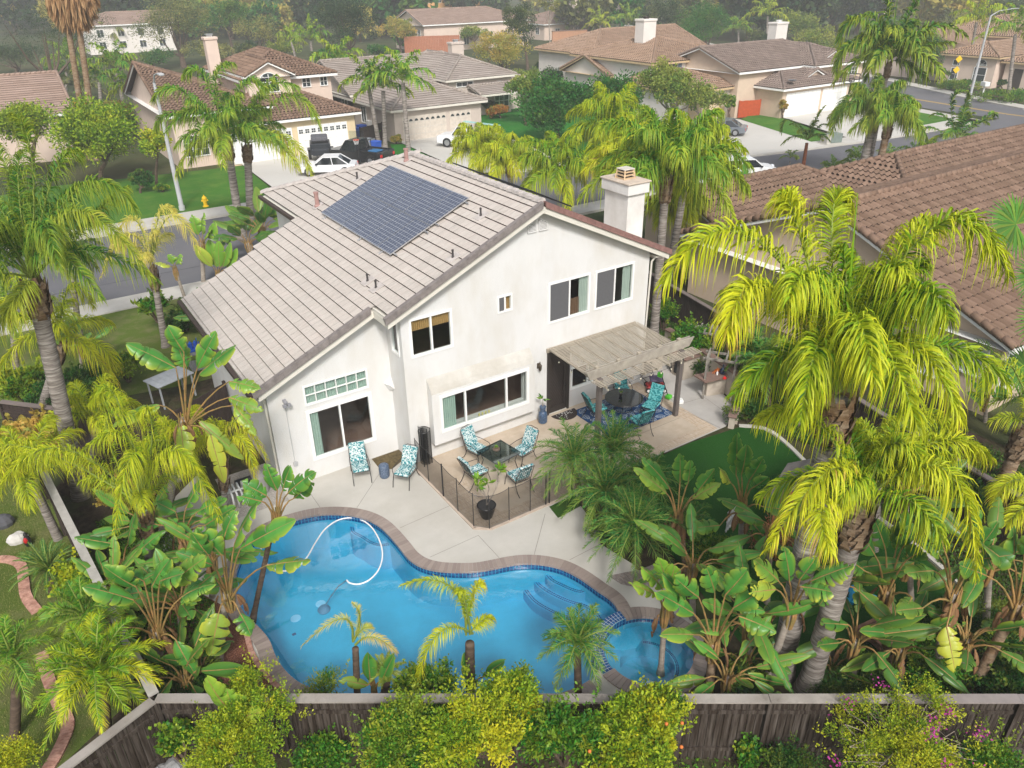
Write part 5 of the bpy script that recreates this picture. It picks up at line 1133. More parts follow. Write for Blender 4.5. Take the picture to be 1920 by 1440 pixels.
for lab, b, c, n_, Rr, mt, ys in (
    ('lime queen palm leaning over the dividing fence at far left', (110,1010), (60,900), 11, 1.9, LIME, .32), ('second lime queen palm behind the tall torn bird of paradise', (330,900), (345,840), 10, 1.5, LIME, .35), ('yellow green palm low over the left fence and vine shrub', (170,880), (175,790), 10, 1.7, LIME, .35),
    ('young queen palm under the giant right palm beside the turf', (1640,1030), (1650,880), 10, 1.7, LIME, .3), ('palm crown low between the arbours and the giant palm', (1500,800), (1500,700), 10, 1.5, MGRN, .15),
    ('green queen palm at the left edge behind the brown fence', (30,720), (20,600), 12, 2.4, MGRN, .2), ('palm with green arching fronds behind the big left palm', (150,640), (130,500), 11, 2.3, DGRN, .15)):
    palm(lab, X1, b, c, (), n_, Rr, .58, .034, 60, mt, ys, .8, (.13,.11), elr=(.0,1.2), upf=.5, boots=False)
# ============================================================ THINGS IN THE GARDEN
def patmat(name, base, c2, c3, sc=14):
    m_, n, o = _nodes(name); co_ = objco(n)
    nz = N(n, 'ShaderNodeTexNoise', Scale=sc*.5, Detail=2); n.links.new(co_, nz.inputs['Vector'])
    mv = mixc(n, .25, co_, nz.outputs['Color'])
    v = N(n, 'ShaderNodeTexVoronoi', feature='DISTANCE_TO_EDGE', Scale=sc); n.links.new(mv, v.inputs['Vector'])
    e = ramp(n, v.outputs['Distance'], [(.05, 1.), (.12, 0.)])
    w_ = N(n, 'ShaderNodeTexWave', Scale=sc*.9, Distortion=9.); n.links.new(co_, w_.inputs['Vector']); f = ramp(n, w_.outputs['Fac'], [(.45, 0.), (.6, 1.)])
    c = mixc(n, f, base, c3); c = mixc(n, e, c, c2)
    p = N(n, 'ShaderNodeBsdfPrincipled', Roughness=.8); n.links.new(c, p.inputs['Base Color']); n.links.new(p.outputs[0], o.inputs[0]); return m_
CUSH = patmat('cushion_leaf_print', (.02,.30,.31), (.62,.68,.66), (.015,.05,.10), 13)
CUSHT = patmat('cushion_teal', (.01,.25,.27), (.16,.48,.48), (.01,.12,.14), 10)
IRON = pm('wrought_iron', (.014,.014,.016), .45, .2, 8, spec=.5)
TGL = glassmat('table_glass', (.45,.55,.56), ior=1.9)
def chair(name, label, group, mat, loc, rz):
    th = thing(name, label, 'patio chair', loc, rz, group); w_, d_ = .27, .27
    m_ = MB()
    for s in (-1, 1):
        m_.tube([(s*w_,-d_,.42),(s*w_,d_,.40),(s*w_*.98,d_+.12,.72),(s*w_*.9,d_+.26,1.03),(s*w_*.5,d_+.30,1.08),(0,d_+.30,1.07)], .011, 6)
        m_.tube([(s*w_,d_+.1,.66),(s*(w_+.02),.05,.67),(s*(w_+.03),-d_+.02,.63),(s*(w_+.01),-d_-.02,.56),(s*w_,-d_+.02,.42)], .010, 6)
    m_.tube([(-w_,-d_,.42),(w_,-d_,.42)], .010, 6); m_.tube([(-w_,d_,.40),(w_,d_,.40)], .010, 6)
    for i in range(-2, 3): m_.tube([(i*.09,d_,.41),(i*.085,d_+.13,.74),(i*.07,d_+.27,1.04)], .006, 5)
    for i in range(-2, 3): m_.tube([(i*.1,-d_,.415),(i*.1,d_,.40)], .006, 5)
    m_.build('frame', IRON, th, local=True)
    for s in (-1, 1):
        m_ = MB(); m_.tube([(s*w_,-d_+.02,.42),(s*(w_+.01),-d_-.05,.2),(s*(w_+.01),-d_-.09,.0)], .012, 6); m_.build('leg', IRON, th, local=True)
        m_ = MB(); m_.tube([(s*w_,d_-.02,.40),(s*w_,d_+.03,.25),(s*w_,d_+.12,.10),(s*w_,d_+.24,.0)], .012, 6); m_.build('leg', IRON, th, local=True)
    m_ = MB(); m_.rbox(-.25,-.30,.43,.25,.25,.51,.03); m_.build('seat_cushion', mat, th, local=True, smooth=False)
    m_ = MB()
    for k in range(3):
        a = Vector((0, d_-.02+k*.085, .50+k*.19)); M_ = Matrix.Translation(a) @ Matrix.Rotation(R(-23), 4, 'X'); m_.rbox(-.25,-.06,0,.25,.03,.215,.028, 0, M_)
    m_.build('back_cushion', mat, th, local=True); return th
CG1 = 'patio chairs with leaf print cushions'
chair('patio_chair', 'leaf print cushioned iron chair facing the pool below the low left window', CG1, CUSH, (6.9,19.4,0), R(-16))
chair('patio_chair', 'leaf print cushioned iron chair between garden stool and coiled pool fence', CG1, CUSH, (7.97,18.37,0), R(-53))
tc = (10.75, 17.25)
chair('patio_chair', 'leaf print chair on the house side of the square glass table', CG1, CUSH, (10.5,18.15,0), R(15))
chair('patio_chair', 'leaf print chair on the pool side of the glass table, nearest the pool fence corner', CG1, CUSH, (9.8,17.1,0), R(95))
chair('patio_chair', 'leaf print chair right of the square glass table, nearest the bay window end', CG1, CUSH, (11.65,17.25,0), R(-78))
chair('patio_chair', 'leaf print chair seen from behind at the square glass table beside the potted frangipani', CG1, CUSH, (10.75,16.15,0), R(178))
t = thing('glass_table', 'square glass topped iron table ringed by four leaf print chairs', 'table', (*tc,0), R(8), 'glass patio tables')
m_ = MB(); m_.rbox(-.52,-.52,.705,.52,.52,.717,.005); m_.build('table_top', TGL, t, local=True)
m_ = MB(); m_.tube([(-.5,-.42,.70),(-.42,-.5,.70),(.42,-.5,.70),(.5,-.42,.70),(.5,.42,.70),(.42,.5,.70),(-.42,.5,.70),(-.5,.42,.70),(-.5,-.42,.70)], .014, 6)
for a in range(4):
    c_, s_ = math.cos(a*math.pi/2), math.sin(a*math.pi/2); m_.tube([(c_*.5,s_*.5,.69),(c_*.3+s_*.15,s_*.3-c_*.15,.66),(c_*.1,s_*.1,.68)], .009, 5)
m_.build('frame', IRON, t, local=True)
for sx in (-1,1):
    for sy in (-1,1): m_ = MB(); m_.tube([(sx*.42,sy*.42,.70),(sx*.36,sy*.36,.4),(sx*.44,sy*.44,0)], .013, 6); m_.build('leg', IRON, t, local=True)
def pottedplant(name, label, cat, loc, prof, potm, nleaf, L, h, lm, group=None, stems=(), lw=.3, leafst=.0):
    th = thing(name, label, cat, loc, 0, group); m_ = MB(); m_.lathe((0,0,0), prof, 22); m_.build('pot', potm, th, local=True, smooth=False)
    zt = prof[-1][1]; m_ = MB(); m_.lathe((0,0,zt-.05), [(prof[-1][0]*.9,0),(prof[-1][0]*.9,.02)], 16); m_.build('soil', SOIL, th, local=True)
    lb = LB(); st = stems or [[(0,0,zt),(0,0,zt+h)]]
    for s in st: lb.tube([V3(*p) for p in s], [.018]*(len(s)-1)+[.010], 5, 1, .2)
    tips = [V3(*s[-1]) for s in st]
    for q in tips:
        n = nleaf; a = RNG.uniform(0, 6.28, n); e = RNG.uniform(-.2, 1.1, n); D = np.stack([np.cos(a)*np.cos(e), np.sin(a)*np.cos(e), np.sin(e)], 1)
        leaves(lb, q + D*L*.55, D, L*RNG.uniform(.7, 1.1, n), L*lw, RNG.uniform(0, .3, n))
    lb.build('plant', [lm, BARKP], th, local=True); return th
CER = pm('pot_black_glaze', (.012,.012,.016), .25, .2, 3, spec=.6)
pottedplant('potted_succulent', 'small round pot of succulents in the middle of the square glass table', 'potted plant', (10.72,17.35,.72), [(.05,0),(.1,.03),(.12,.08),(.10,.11)], pm('pot_brown', (.12,.08,.06), .5), 34, .08, .03, MGRN, 'potted plants')
pottedplant('potted_frangipani', 'frangipani with bare branches in a big black pot inside the pool fence corner', 'potted plant', (9.15,15.45,.01), [(.15,0),(.17,.03),(.24,.25),(.28,.42),(.29,.44),(.27,.46),(.25,.44)], CER, 13, .26, .8, MGRN, 'potted plants',
    [[(0,0,.4),(.02,0,.7),(-.12,.1,.95),(-.2,.12,1.12)],[(.02,0,.7),(.1,-.02,1.0),(.02,-.08,1.25)],[(0,0,.4),(.2,-.05,.75),(.42,-.05,1.15),(.42,0,1.5)],[(.3,-.05,.95),(.5,.1,1.2),(.62,.12,1.4)],[(.02,0,.7),(-.03,.2,1.0),(-.1,.3,1.2)]], lw=.36)
pottedplant('potted_frangipani', 'young plant in a tall speckled blue vase left of the security door', 'potted plant', (13.62,18.85,.01), [(.12,0),(.16,.05),(.165,.3),(.14,.42),(.09,.47),(.10,.52),(.12,.66),(.11,.67)], pm('vase_blue_black', (.015,.025,.06), .3, .9, 30, spec=.6, col2=(.05,.09,.16)), 9, .26, .3, MGRN, 'potted plants')
t = thing('garden_stool', 'blue grey ceramic garden stool with lattice sides between two chairs', 'stool', (7.55,19.05,0), 0)
m_ = MB(); m_.lathe((0,0,0), [(.13,0),(.155,.04),(.165,.2),(.17,.3),(.155,.42),(.13,.46),(.02,.465)], 24); st_ = m_.build('body', patmat('stool_lattice', (.05,.09,.15), (.16,.20,.28), (.03,.05,.09), 22), t, local=True)
m_ = MB(); m_.lathe((0,0,0), [(.158,.40),(.162,.425),(.15,.44)], 24); m_.build('rim', pm('stool_rim', (.08,.12,.19), .3), t, local=True)
# rug, door mat
t = thing('patio_rug', 'navy blue rug with white leaf drawing under the round table', 'rug', (16.4,17.6,.012), 0)
m_ = MB(); m_.box(-1.47,-.97,0,1.47,1.25,.012, 0)
def ribbon(pts, w_, z=.0145, mi=1):
    for a, b in zip(pts[:-1], pts[1:]):
        a = np.array(a); b = np.array(b); d = b-a; nn = np.array([-d[1], d[0]])/(np.linalg.norm(d)+1e-9)*w_/2
        m_.add([(*(a-nn),z),(*(b-nn),z),(*(b+nn),z),(*(a+nn),z)], [(0,1,2,3)], mi)
for gx_ in range(8):
    for gy_ in range(6):
        cx0 = -1.3+gx_*.37+(gy_%2)*.15; cy0 = -.85+gy_*.38; an = RNG.uniform(0, 6.28); sc_ = .17
        rot = lambda x, y: (min(1.46,max(-1.46,cx0+sc_*(x*math.cos(an)-y*math.sin(an)))), min(1.24,max(-.96,cy0+sc_*(x*math.sin(an)+y*math.cos(an)))))
        ribbon([rot(-1.2,0),rot(-.4,.08),rot(.4,.05),rot(1.2,0)], .014)
        for s in (-1,1):
            ribbon([rot(-.9,0),rot(-.6,s*.5),rot(0,s*.72),rot(.6,s*.5),rot(1.2,0)], .014)
            for q in (-.5,-.1,.3,.7): ribbon([rot(q,0.02*s),rot(q+.15,s*.35),rot(q+.32,s*.55*(1-abs(q)*.4))], .011)
m_.build('rug_field', [pm('rug_navy', (.012,.055,.16), .9, .15, 30), pm('rug_white', (.50,.55,.58), .9)], t, local=True)
t = thing('door_mat', 'dark half round door mat with pale dots at the security door', 'door mat', (14.62,19.0,.012), 0)
m_ = MB(); pts = [(.52*math.cos(a), -.55*math.sin(a)) for a in np.linspace(0, math.pi, 18)]; m_.prism(pts, 0, .015)
for i in range(60):
    a, r_ = RNG.uniform(.1, 3.0), RNG.uniform(.05, .46); x, y = r_*math.cos(a), -r_*math.sin(a)*1.02; m_.box(x-.01,y-.008,.015,x+.01,y+.008,.0175,1)
m_.build('mat', [pm('coir_dark', (.03,.022,.02), .95, .3, 20), WHITE], t, local=True)
# round table set
tr = (16.3, 17.62)
t = thing('glass_table', 'round dark glass table on the blue rug under the pergola', 'table', (*tr,.02), 0, 'glass patio tables')
m_ = MB(); m_.lathe((0,0,0), [(.66,.70),(.67,.71),(.66,.72)], 36); m_.build('table_top', glassmat('smoked_glass', (.22,.30,.32), ior=1.9), t, local=True)
m_ = MB(); ring = [(.67*math.cos(a), .67*math.sin(a), .70) for a in np.linspace(0, 2*math.pi, 33)]; m_.tube(ring, .016, 6)
ring = [(.3*math.cos(a), .3*math.sin(a), .25) for a in np.linspace(0, 2*math.pi, 17)]; m_.tube(ring, .01, 5); m_.build('frame', IRON, t, local=True)
for a in range(4):
    c_, s_ = math.cos(a*1.571+.7), math.sin(a*1.571+.7); m_ = MB(); m_.tube([(c_*.6,s_*.6,.70),(c_*.3,s_*.3,.45),(c_*.3,s_*.3,.25),(c_*.5,s_*.5,0)], .013, 6); m_.build('leg', IRON, t, local=True)
CG2 = 'patio chairs with teal cushions'
chair('patio_chair', 'teal cushioned chair on the house side of the round table', CG2, CUSHT, (17.0,18.5,.02), R(-25))
chair('patio_chair', 'teal cushioned chair left of the round table beside the front pergola post', CG2, CUSHT, (15.35,17.95,.02), R(78))
chair('patio_chair', 'teal cushioned chair right of the round table, nearest the lawn mower', CG2, CUSHT, (17.05,17.0,.02), R(-68))
chair('patio_chair', 'teal cushioned chair with its back to the palms at the round table', CG2, CUSHT, (16.0,16.45,.02), R(172))
pottedplant('potted_flowers', 'small pot of yellow flowers on the round table', 'potted plant', (16.25,17.75,.745), [(.04,0),(.06,.08),(.06,.1)], CER, 24, .1, .06, LIME, 'potted plants')
# pergola
t = thing('pergola', 'cream slatted pergola with two dark posts over the patio set', 'pergola', (16,17.8,0), 0)
POSTM = pm('post_brown_grey', (.13,.11,.10), .8, .15, 5, .15)
for x in (14.2, 17.82): m_ = MB(); m_.rbox(x-.08,16.45,0,x+.08,16.61,2.62,.01); m_.box(x-.10,16.43,2.40,x+.10,16.63,2.46); m_.build('post', POSTM, t)
m_ = MB()
for i in range(30): y = 18.98-i*.0815; m_.box(13.98,y-.019,2.71-.004*i,18.02,y+.019,2.727-.004*i)
for i in range(6): y = 16.54-i*.085; m_.box(13.86,y-.017,2.57,18.36,y+.017,2.588)
m_.build('slats', WOODT, t)
m_ = MB()
for i in range(8): x = 14.1+i*.545; m_.beam((x,19.15,2.65),(x,16.05,2.52),.045,.09)
m_.build('rafters', WOODT, t)
m_ = MB()
for y in (16.63, 16.40+.03):
    vs = [(13.72,y,2.66),(13.62,y,2.60),(13.62,y,2.95),(13.9,y,2.95)]
m_.add([(13.85,16.60,2.62),(18.25,16.60,2.62),(18.45,16.60,2.93),(13.70,16.60,2.93),(13.85,16.645,2.62),(18.25,16.645,2.62),(18.45,16.645,2.93),(13.70,16.645,2.93)], [(0,1,2,3),(7,6,5,4),(3,2,6,7),(0,4,5,1),(0,3,7,4),(1,5,6,2)])
m_.add([(13.85,16.76,2.66),(18.25,16.76,2.66),(18.42,16.76,2.90),(13.72,16.76,2.90),(13.85,16.80,2.66),(18.25,16.80,2.66),(18.42,16.80,2.90),(13.72,16.80,2.90)], [(0,1,2,3),(7,6,5,4),(3,2,6,7),(0,4,5,1),(0,3,7,4),(1,5,6,2)])
m_.build('beam', pm('beam_weathered', (.36,.325,.27), .8, .22, 4, .3, 30, dirt=(.25,.22,.19), dirtsc=1.5), t)
for x in (14.2, 15.1, 16.0, 16.9, 17.82): m_ = MB(); m_.rbox(x-.07,16.648,2.6,x+.07,16.758,3.0,.01); m_.build('post_cap', WOODT, t)
m_ = MB(); m_.box(13.98,19.10,2.55,18.02,19.165,2.70); m_.build('ledger', WOODT, t)
t = thing('string_lights', 'black string lights with clear bulbs under the pergola', 'string lights', (14.2,16.5,2.5), 0)
m_ = MB(); bb = MB(); BULB = pm('bulb_glass', (.7,.65,.5), .2, .05)
for (a, b) in (((14.15,19.0,2.5),(14.3,16.4,2.35)),((14.2,16.38,2.36),(16.0,16.3,2.38)),((16.0,16.3,2.38),(17.9,16.35,2.4)),((17.9,16.4,2.4),(19.2,18.2,1.9)),((14.9,19.0,2.4),(15.2,18.2,2.25))):
    a = V3(*a); b = V3(*b); pts = [a+(b-a)*s-V3(0,0,.16*4*s*(1-s)) for s in np.linspace(0,1,9)]; m_.tube(pts, .006, 4)
    for p in pts[1::2]: m_.tube([p, p-V3(0,0,.06)], .012, 5); bb.ball(p-V3(0,0,.09), .03, 8, 5)
m_.build('cable', BLACK, t); tag(bb.build('bulbs', BULB, t))
# mesh pool fence
FM = bpy.data.materials.new('pool_mesh'); FM.use_nodes = True; n = FM.node_tree; n.nodes.clear(); o_ = n.nodes.new('ShaderNodeOutputMaterial')
mx = N(n, 'ShaderNodeMixShader'); mx.inputs[0].default_value = .42; a_ = n.nodes.new('ShaderNodeBsdfTransparent'); b_ = N(n, 'ShaderNodeBsdfDiffuse'); b_.inputs[0].default_value = (.012,.012,.012,1)
n.links.new(a_.outputs[0], mx.inputs[1]); n.links.new(b_.outputs[0], mx.inputs[2]); n.links.new(mx.outputs[0], o_.inputs[0])
t = thing('mesh_pool_fence', 'black mesh safety fence standing between patio and pool deck', 'pool fence', (8.6,15.3,0), 0)
fp = [(8.58,18.8),(8.58,18.0),(8.58,17.05),(8.58,16.16),(8.6,15.28),(8.92,14.93),(9.6,14.93),(10.35,14.93),(10.92,14.93),(11.05,14.93),(11.9,14.93),(12.7,14.93)]
for i, p in enumerate(fp):
    m_ = MB(); r_ = .012 if i not in (2, 9, 8, 10) else .022; m_.tube([(p[0],p[1],0),(p[0],p[1],1.22)], r_, 6); m_.build('post', BLACK, t)
for a, b in zip(fp[:-1], fp[1:]):
    m_ = MB(); k = 8
    for i in range(k):
        s0, s1 = i/k, (i+1)/k; f = lambda s: (a[0]+(b[0]-a[0])*s, a[1]+(b[1]-a[1])*s); sg = lambda s: .05*4*s*(1-s)
        p, q = f(s0), f(s1); m_.add([(*p,.04),(*q,.04),(*q,1.18-sg(s1)),(*p,1.18-sg(s0))], [(0,1,2,3)], 0)
    m_.tube([(a[0]+(b[0]-a[0])*s, a[1]+(b[1]-a[1])*s, 1.18-.05*4*s*(1-s)) for s in np.linspace(0,1,7)], .009, 4, 1)
    m_.build('mesh_panel', [FM, BLACK], t)
t = thing('coiled_pool_fence', 'rolled up spare length of black mesh fence against the bay wall', 'pool fence', (8.98,18.95,0), 0)
m_ = MB(); sp = [(.0+(.05+.012*a)*math.cos(a*.9), (.05+.012*a)*math.sin(a*.9)) for a in np.linspace(0, 16, 60)]
for p, q in zip(sp[:-1], sp[1:]): m_.add([(*p,.08),(*q,.08),(*q,1.28),(*p,1.28)], [(0,1,2,3)])
m_.build('mesh_panel', FM, t, local=True)
for i in (8, 22, 33, 42, 50, 59): m_ = MB(); m_.tube([(*sp[i],0),(*sp[i],1.36)], .014, 6); m_.build('post', BLACK, t, local=True)
m_ = MB(); m_.tube([(*p,1.29) for p in sp[30:]], .012, 5); m_.build('edge_binding', BLACK, t, local=True)
# pool hose and cleaner
t = thing('pool_cleaner_hose', 'white floating cleaner hose looping across the pool', 'pool hose', (4.5,14,0), 0)
hp = [(185,265),(200,310),(222,340),(262,356),(320,348),(365,305),(400,245),(440,190),(495,155),(560,150),(612,178),(648,232),(662,290),(650,345),(615,388),(570,408),(535,404),(522,392)]
hw = [V3(*p[:2], -.11) for p in gp(*[(400+x/2.087, 900+y/2.087) for x, y in hp], z=-.11)]
hs_ = spline(hw, 5, False); m_ = MB(); m_.tube([(*p,-.105) for p in hs_], .021, 8)
m_.build('hose', WHITE, t, smooth=True)
ap = G(400+432/2.087, 900+500/2.087, DEP+.1); e = hs_[-1]
m_ = MB(); m_.tube([(*e,-.11),((e[0]*2+ap[0])/3,(e[1]*2+ap[1])/3,-.35),((e[0]+ap[0]*2)/3,(e[1]+ap[1]*2)/3,-.75),tuple(ap)], .018, 6)
m_.build('leader_hose', pm('hose_blue_grey', (.12,.22,.30), .5), t)
m_ = MB(); m_.lathe(tuple(ap-V3(0,0,.1)), [(.16,0),(.18,.04),(.12,.12),(.05,.16)], 14); m_.build('cleaner_head', pm('cleaner_grey', (.10,.22,.32), .5), t)
# patio wall, stepped pillars, bench, cooking island
CAPM = pm('cap_brown', (.20,.13,.105), .85, .15, 6, .2); STW = pm('stucco_stained', (.50,.44,.37), .9, .08, 2, .3, 60, dirt=(.33,.28,.22), dirtsc=1.6)
t = thing('garden_wall', 'low cream patio wall with brown cap and steps down at its end', 'wall', (20.9,18,0), 0)
wl_ = [(20.35,15.85),(20.95,18.9),(21.1,20.6)]
m_ = MB()
for a, b in zip(wl_[:-1], wl_[1:]): m_.prism([a, b, (b[0]+.2,b[1]-.02), (a[0]+.2,a[1]-.02)], -.1, 1.0)
m_.build('wall', STW, t); m_ = MB()
for a, b in zip(wl_[:-1], wl_[1:]): m_.prism([(a[0]-.04,a[1]),(b[0]-.04,b[1]),(b[0]+.26,b[1]-.02),(a[0]+.26,a[1]-.02)], 1.0, 1.06)
m_.build('cap', CAPM, t)
for (x, y, h) in ((20.25,15.55,.78),(19.85,15.25,.62),(19.3,15.05,.52),(18.95,14.9,.45)):
    m_ = MB(); M_ = Matrix.Translation((x,y,0)) @ Matrix.Rotation(R(35),4,'Z'); m_.box(-.22,-.1,-.1,.22,.1,h,0,M_); m_.rbox(-.27,-.15,h,.27,.15,h+.05,.01,1,M_); m_.build('pillar', [STW, CAPM], t)
t = thing('stone_bench', 'brown topped stone bench table built against the patio wall', 'bench', (20,16.9,0), 0)
m_ = MB(); m_.prism([(19.35,16.65),(20.40,16.45),(20.62,17.05),(19.42,17.28)], .78, .84); m_.build('bench_top', CAPM, t)
m_ = MB(); m_.prism([(19.75,16.88),(20.45,16.62),(20.5,16.8),(19.8,17.05)], 0, .78); m_.build('support', STW, t)
t = thing('cooking_island', 'cream stucco island with brown slab beside the patio wall', 'kitchen island', (20.2,18.4,0), 0)
m_ = MB(); m_.prism([(19.95,18.3),(20.72,18.25),(20.85,18.95),(20.0,19.0)], 0, .88); m_.build('body', STW, t)
m_ = MB(); m_.prism([(19.9,18.2),(20.75,18.18),(20.88,19.0),(19.95,19.05)], .88, .93); m_.build('counter', CAPM, t)
m_ = MB(); m_.box(19.93,18.45,.15,19.96,18.8,.75); m_.build('door', BLACK, t)
t = thing('grill_counter', 'low cream counter behind the pergola post with dark oven opening', 'counter', (18.9,19.9,0), 0)
m_ = MB(); m_.box(18.8,19.5,0,20.0,20.1,.62); m_.build('body', STW, t); m_ = MB(); m_.box(18.76,19.46,.62,20.04,20.14,.67); m_.build('counter', CAPM, t); m_ = MB(); m_.box(19.0,19.48,.15,19.4,19.499,.5); m_.build('door', BLACK, t)
# things on the bench
t = thing('glass_jug', 'dark blue glass jug with narrow neck on the stone bench', 'jug', (20.35,16.75,.84), 0); m_ = MB(); m_.lathe((0,0,0), [(.09,0),(.11,.04),(.11,.16),(.06,.22),(.025,.26),(.025,.36),(.035,.37)], 14); m_.build('body', pm('dark_blue_glass', (.01,.03,.07), .1, spec=.8), t, local=True)
m_ = MB(); m_.tube([(.02,0,.34),(.09,0,.33),(.10,0,.24)], .01, 5); m_.build('handle', pm('dark_blue_glass', (0,0,0)), t, local=True)
t = thing('crab_ornament', 'orange crab shaped ornament on the stone bench beside the jug', 'ornament', (20.3,16.98,.84), R(20)); m_ = MB(); m_.ball((0,0,.05), (.14,.09,.05), 12, 6); OR = pm('orange_plastic', (.62,.17,.04), .5)
m_.build('body', OR, t, local=True)
for s in (-1,1):
    for k in range(3): m_ = MB(); m_.tube([(s*.1,-.04+k*.04,.05),(s*.2,-.06+k*.06,.07),(s*.24,-.07+k*.07,0)], .012, 5); m_.build('leg', OR, t, local=True)
t = thing('white_bottle', 'small white spray bottle on the stone bench in front of the crab', 'bottle', (20.12,16.80,.84), 0); m_ = MB(); m_.lathe((0,0,0), [(.035,0),(.035,.1),(.012,.14),(.012,.17)], 10); m_.build('body', WHITE, t, local=True); m_ = MB(); m_.box(-.03,-.01,.17,.02,.01,.19); m_.build('nozzle', OR, t, local=True)
# lawn mower and edger
RED = pm('mower_red', (.42,.012,.015), .3, .1, 4, spec=.6)
t = thing('lawn_mower', 'red push lawn mower with purple cushion folded on its handle', 'lawn mower', (18.55,18.35,.01), R(-35))
m_ = MB(); m_.rbox(-.35,-.25,.08,.35,.25,.22,.05); m_.rbox(-.22,-.18,.22,.2,.18,.34,.05); m_.build('deck', RED, t, local=True)
m_ = MB(); m_.lathe((.05,0,.3), [(.12,0),(.13,.08),(.1,.14),(.05,.15)], 12); m_.build('engine', BLACK, t, local=True)
for sx in (-.3,.3):
    for sy in (-.28,.28):
        m_ = MB(); m_.tube([(sx,sy-.025,.1),(sx,sy+.025,.1)], .1, 12, 0); m_.tube([(sx,sy-.03,.1),(sx,sy+.03,.1)], .06, 10, 1); m_.build('wheel', [BLACK, WHITE], t, local=True)
m_ = MB()
for s in (-.2,.2): m_.tube([(-.3,s,.2),(-.6,s,.55),(-.15,s,.75)], .012, 5)
m_.tube([(-.15,-.2,.75),(-.15,.2,.75)], .012, 5); m_.build('handle', BLACK, t, local=True)
m_ = MB(); m_.rbox(-.25,-.24,.42,.25,.24,.52,.045); tag(m_.build('cushion', pm('cushion_purple_grey', (.13,.10,.17), .8, .4, 10), t, local=True))
t = thing('grass_trimmer', 'bright green and white battery grass trimmer leaning near the dark pergola post', 'trimmer', (18.45,17.55,.01), R(20)); GRN = pm('tool_green', (.10,.52,.04), .4)
m_ = MB(); m_.tube([(0,0,.08),(.1,.35,.75),(.13,.45,.95)], .016, 6); m_.build('shaft', BLACK, t, local=True); m_ = MB(); m_.rbox(-.10,-.12,.02,.12,.10,.16,.03); m_.build('head', GRN, t, local=True); m_ = MB(); m_.rbox(.06,.36,.72,.2,.56,.92,.03); m_.build('motor', GRN, t, local=True); m_ = MB(); m_.tube([(.02,.05,.1),(.25,-.1,.03),(.42,-.1,.03)], .014, 5); m_.build('guard', WHITE, t, local=True)
t = thing('leaf_blower', 'white and black cordless blower lying on the patio by the right pergola post', 'leaf blower', (18.6,17.05,.01), R(60)); m_ = MB(); m_.rbox(-.12,-.09,0,.14,.09,.16,.03); m_.build('motor', WHITE, t, local=True); m_ = MB(); m_.tube([(.1,0,.08),(.4,.02,.06),(.55,.03,.05)], [.05,.04,.035], 8); m_.build('nozzle', BLACK, t, local=True)
# arbours on the side slope, bell feeder
def arbour(label, c, rz, n_=5):
    t = thing('garden_arbour', label, 'arbour', c, rz, 'small weathered arbours on the side slope')
    m_ = MB()
    for i in range(n_): y = -.5+i*1.0/(n_-1); m_.box(-.45,y-.03,1.72,.45,y+.03,1.78)
    m_.build('slats', WOODG, t, local=True); m_ = MB()
    for x in (-.3,.3): m_.box(x-.025,-.65,1.64,x+.025,.65,1.72)
    m_.build('beams', WOODG, t, local=True)
    for x in (-.3,.3):
        for y in (-.5,.5): m_ = MB(); m_.box(x-.035,y-.035,-.1,x+.035,y+.035,1.64); m_.build('post', WOODG, t, local=True)
b = G(1310,690); arbour('weathered grey arbour under the golden palm fronds, nearer the house', (b[0],b[1],0), R(35), 6)
b = G(1345,745); arbour('smaller weathered arbour with a hanging red feeder', (b[0],b[1],0), R(35), 4)
t = thing('hanging_feeder', 'red glass feeder hanging from the smaller arbour', 'bird feeder', (b[0]-.35,b[1]-.5,1.1), 0); m_ = MB(); m_.lathe((0,0,0), [(.02,0),(.07,.02),(.07,.06),(.03,.09),(.015,.14)], 10); m_.build('bowl', pm('feeder_red', (.5,.02,.02), .3), t, local=True); m_ = MB(); m_.tube([(0,0,.14),(0,0,.55)], .005, 4); m_.build('cord', BLACK, t, local=True)
# play corner
CEDAR = pm('cedar', (.34,.13,.05), .7, .25, 6, .3, 30, stretch=(1,1,1)); SHG = pm('play_roof_grey', (.19,.17,.155), .85, .25, 3, .3, 30)
b = G(1505,985); t = thing('playhouse', 'small wooden playhouse with grey plank roof behind the big palm trunk', 'playhouse', (b[0],b[1],0), R(22))
m_ = MB(); m_.box(-.8,-.7,0,.8,.7,1.25); m_.add([(-.8,-.7,1.25),(-.8,.7,1.25),(-.8,0,1.75)], [(0,2,1)]); m_.add([(.8,-.7,1.25),(.8,.7,1.25),(.8,0,1.75)], [(0,1,2)]); m_.build('wall', CEDAR, t, local=True)
m_ = MB()
for s in (-1,1):
    for i in range(7): y0 = s*(.02+i*.13); y1 = s*(.145+i*.13); z = lambda y: 1.84-abs(y)*.66; m_.slab([(-1.0,y0,z(y0)),(1.0,y0,z(y0)),(1.0,y1,z(y1)+.01),(-1.0,y1,z(y1)+.01)], .02)
m_.build('roof', SHG, t, local=True); m_ = MB(); m_.beam((-1.02,-.95,1.2),(-1.02,0,1.83),.03,.1); m_.beam((-1.02,.95,1.2),(-1.02,0,1.83),.03,.1); m_.build('fascia', CEDAR, t, local=True)
m_ = MB(); m_.box(-.812,-.3,0,-.801,.15,1.0); m_.build('door', DARKI, t, local=True)
b = G(1655,1215); t = thing('picnic_bench', 'small brown slatted picnic bench on the turf at right', 'bench', (b[0],b[1],0), R(-8)); TEAK = pm('teak_slats', (.27,.14,.09), .7, .3, 8, .2)
m_ = MB(); [m_.box(-.45,-.3+i*.125,.48,.45,-.19+i*.125,.51) for i in range(5)]; m_.build('table_top', TEAK, t, local=True)
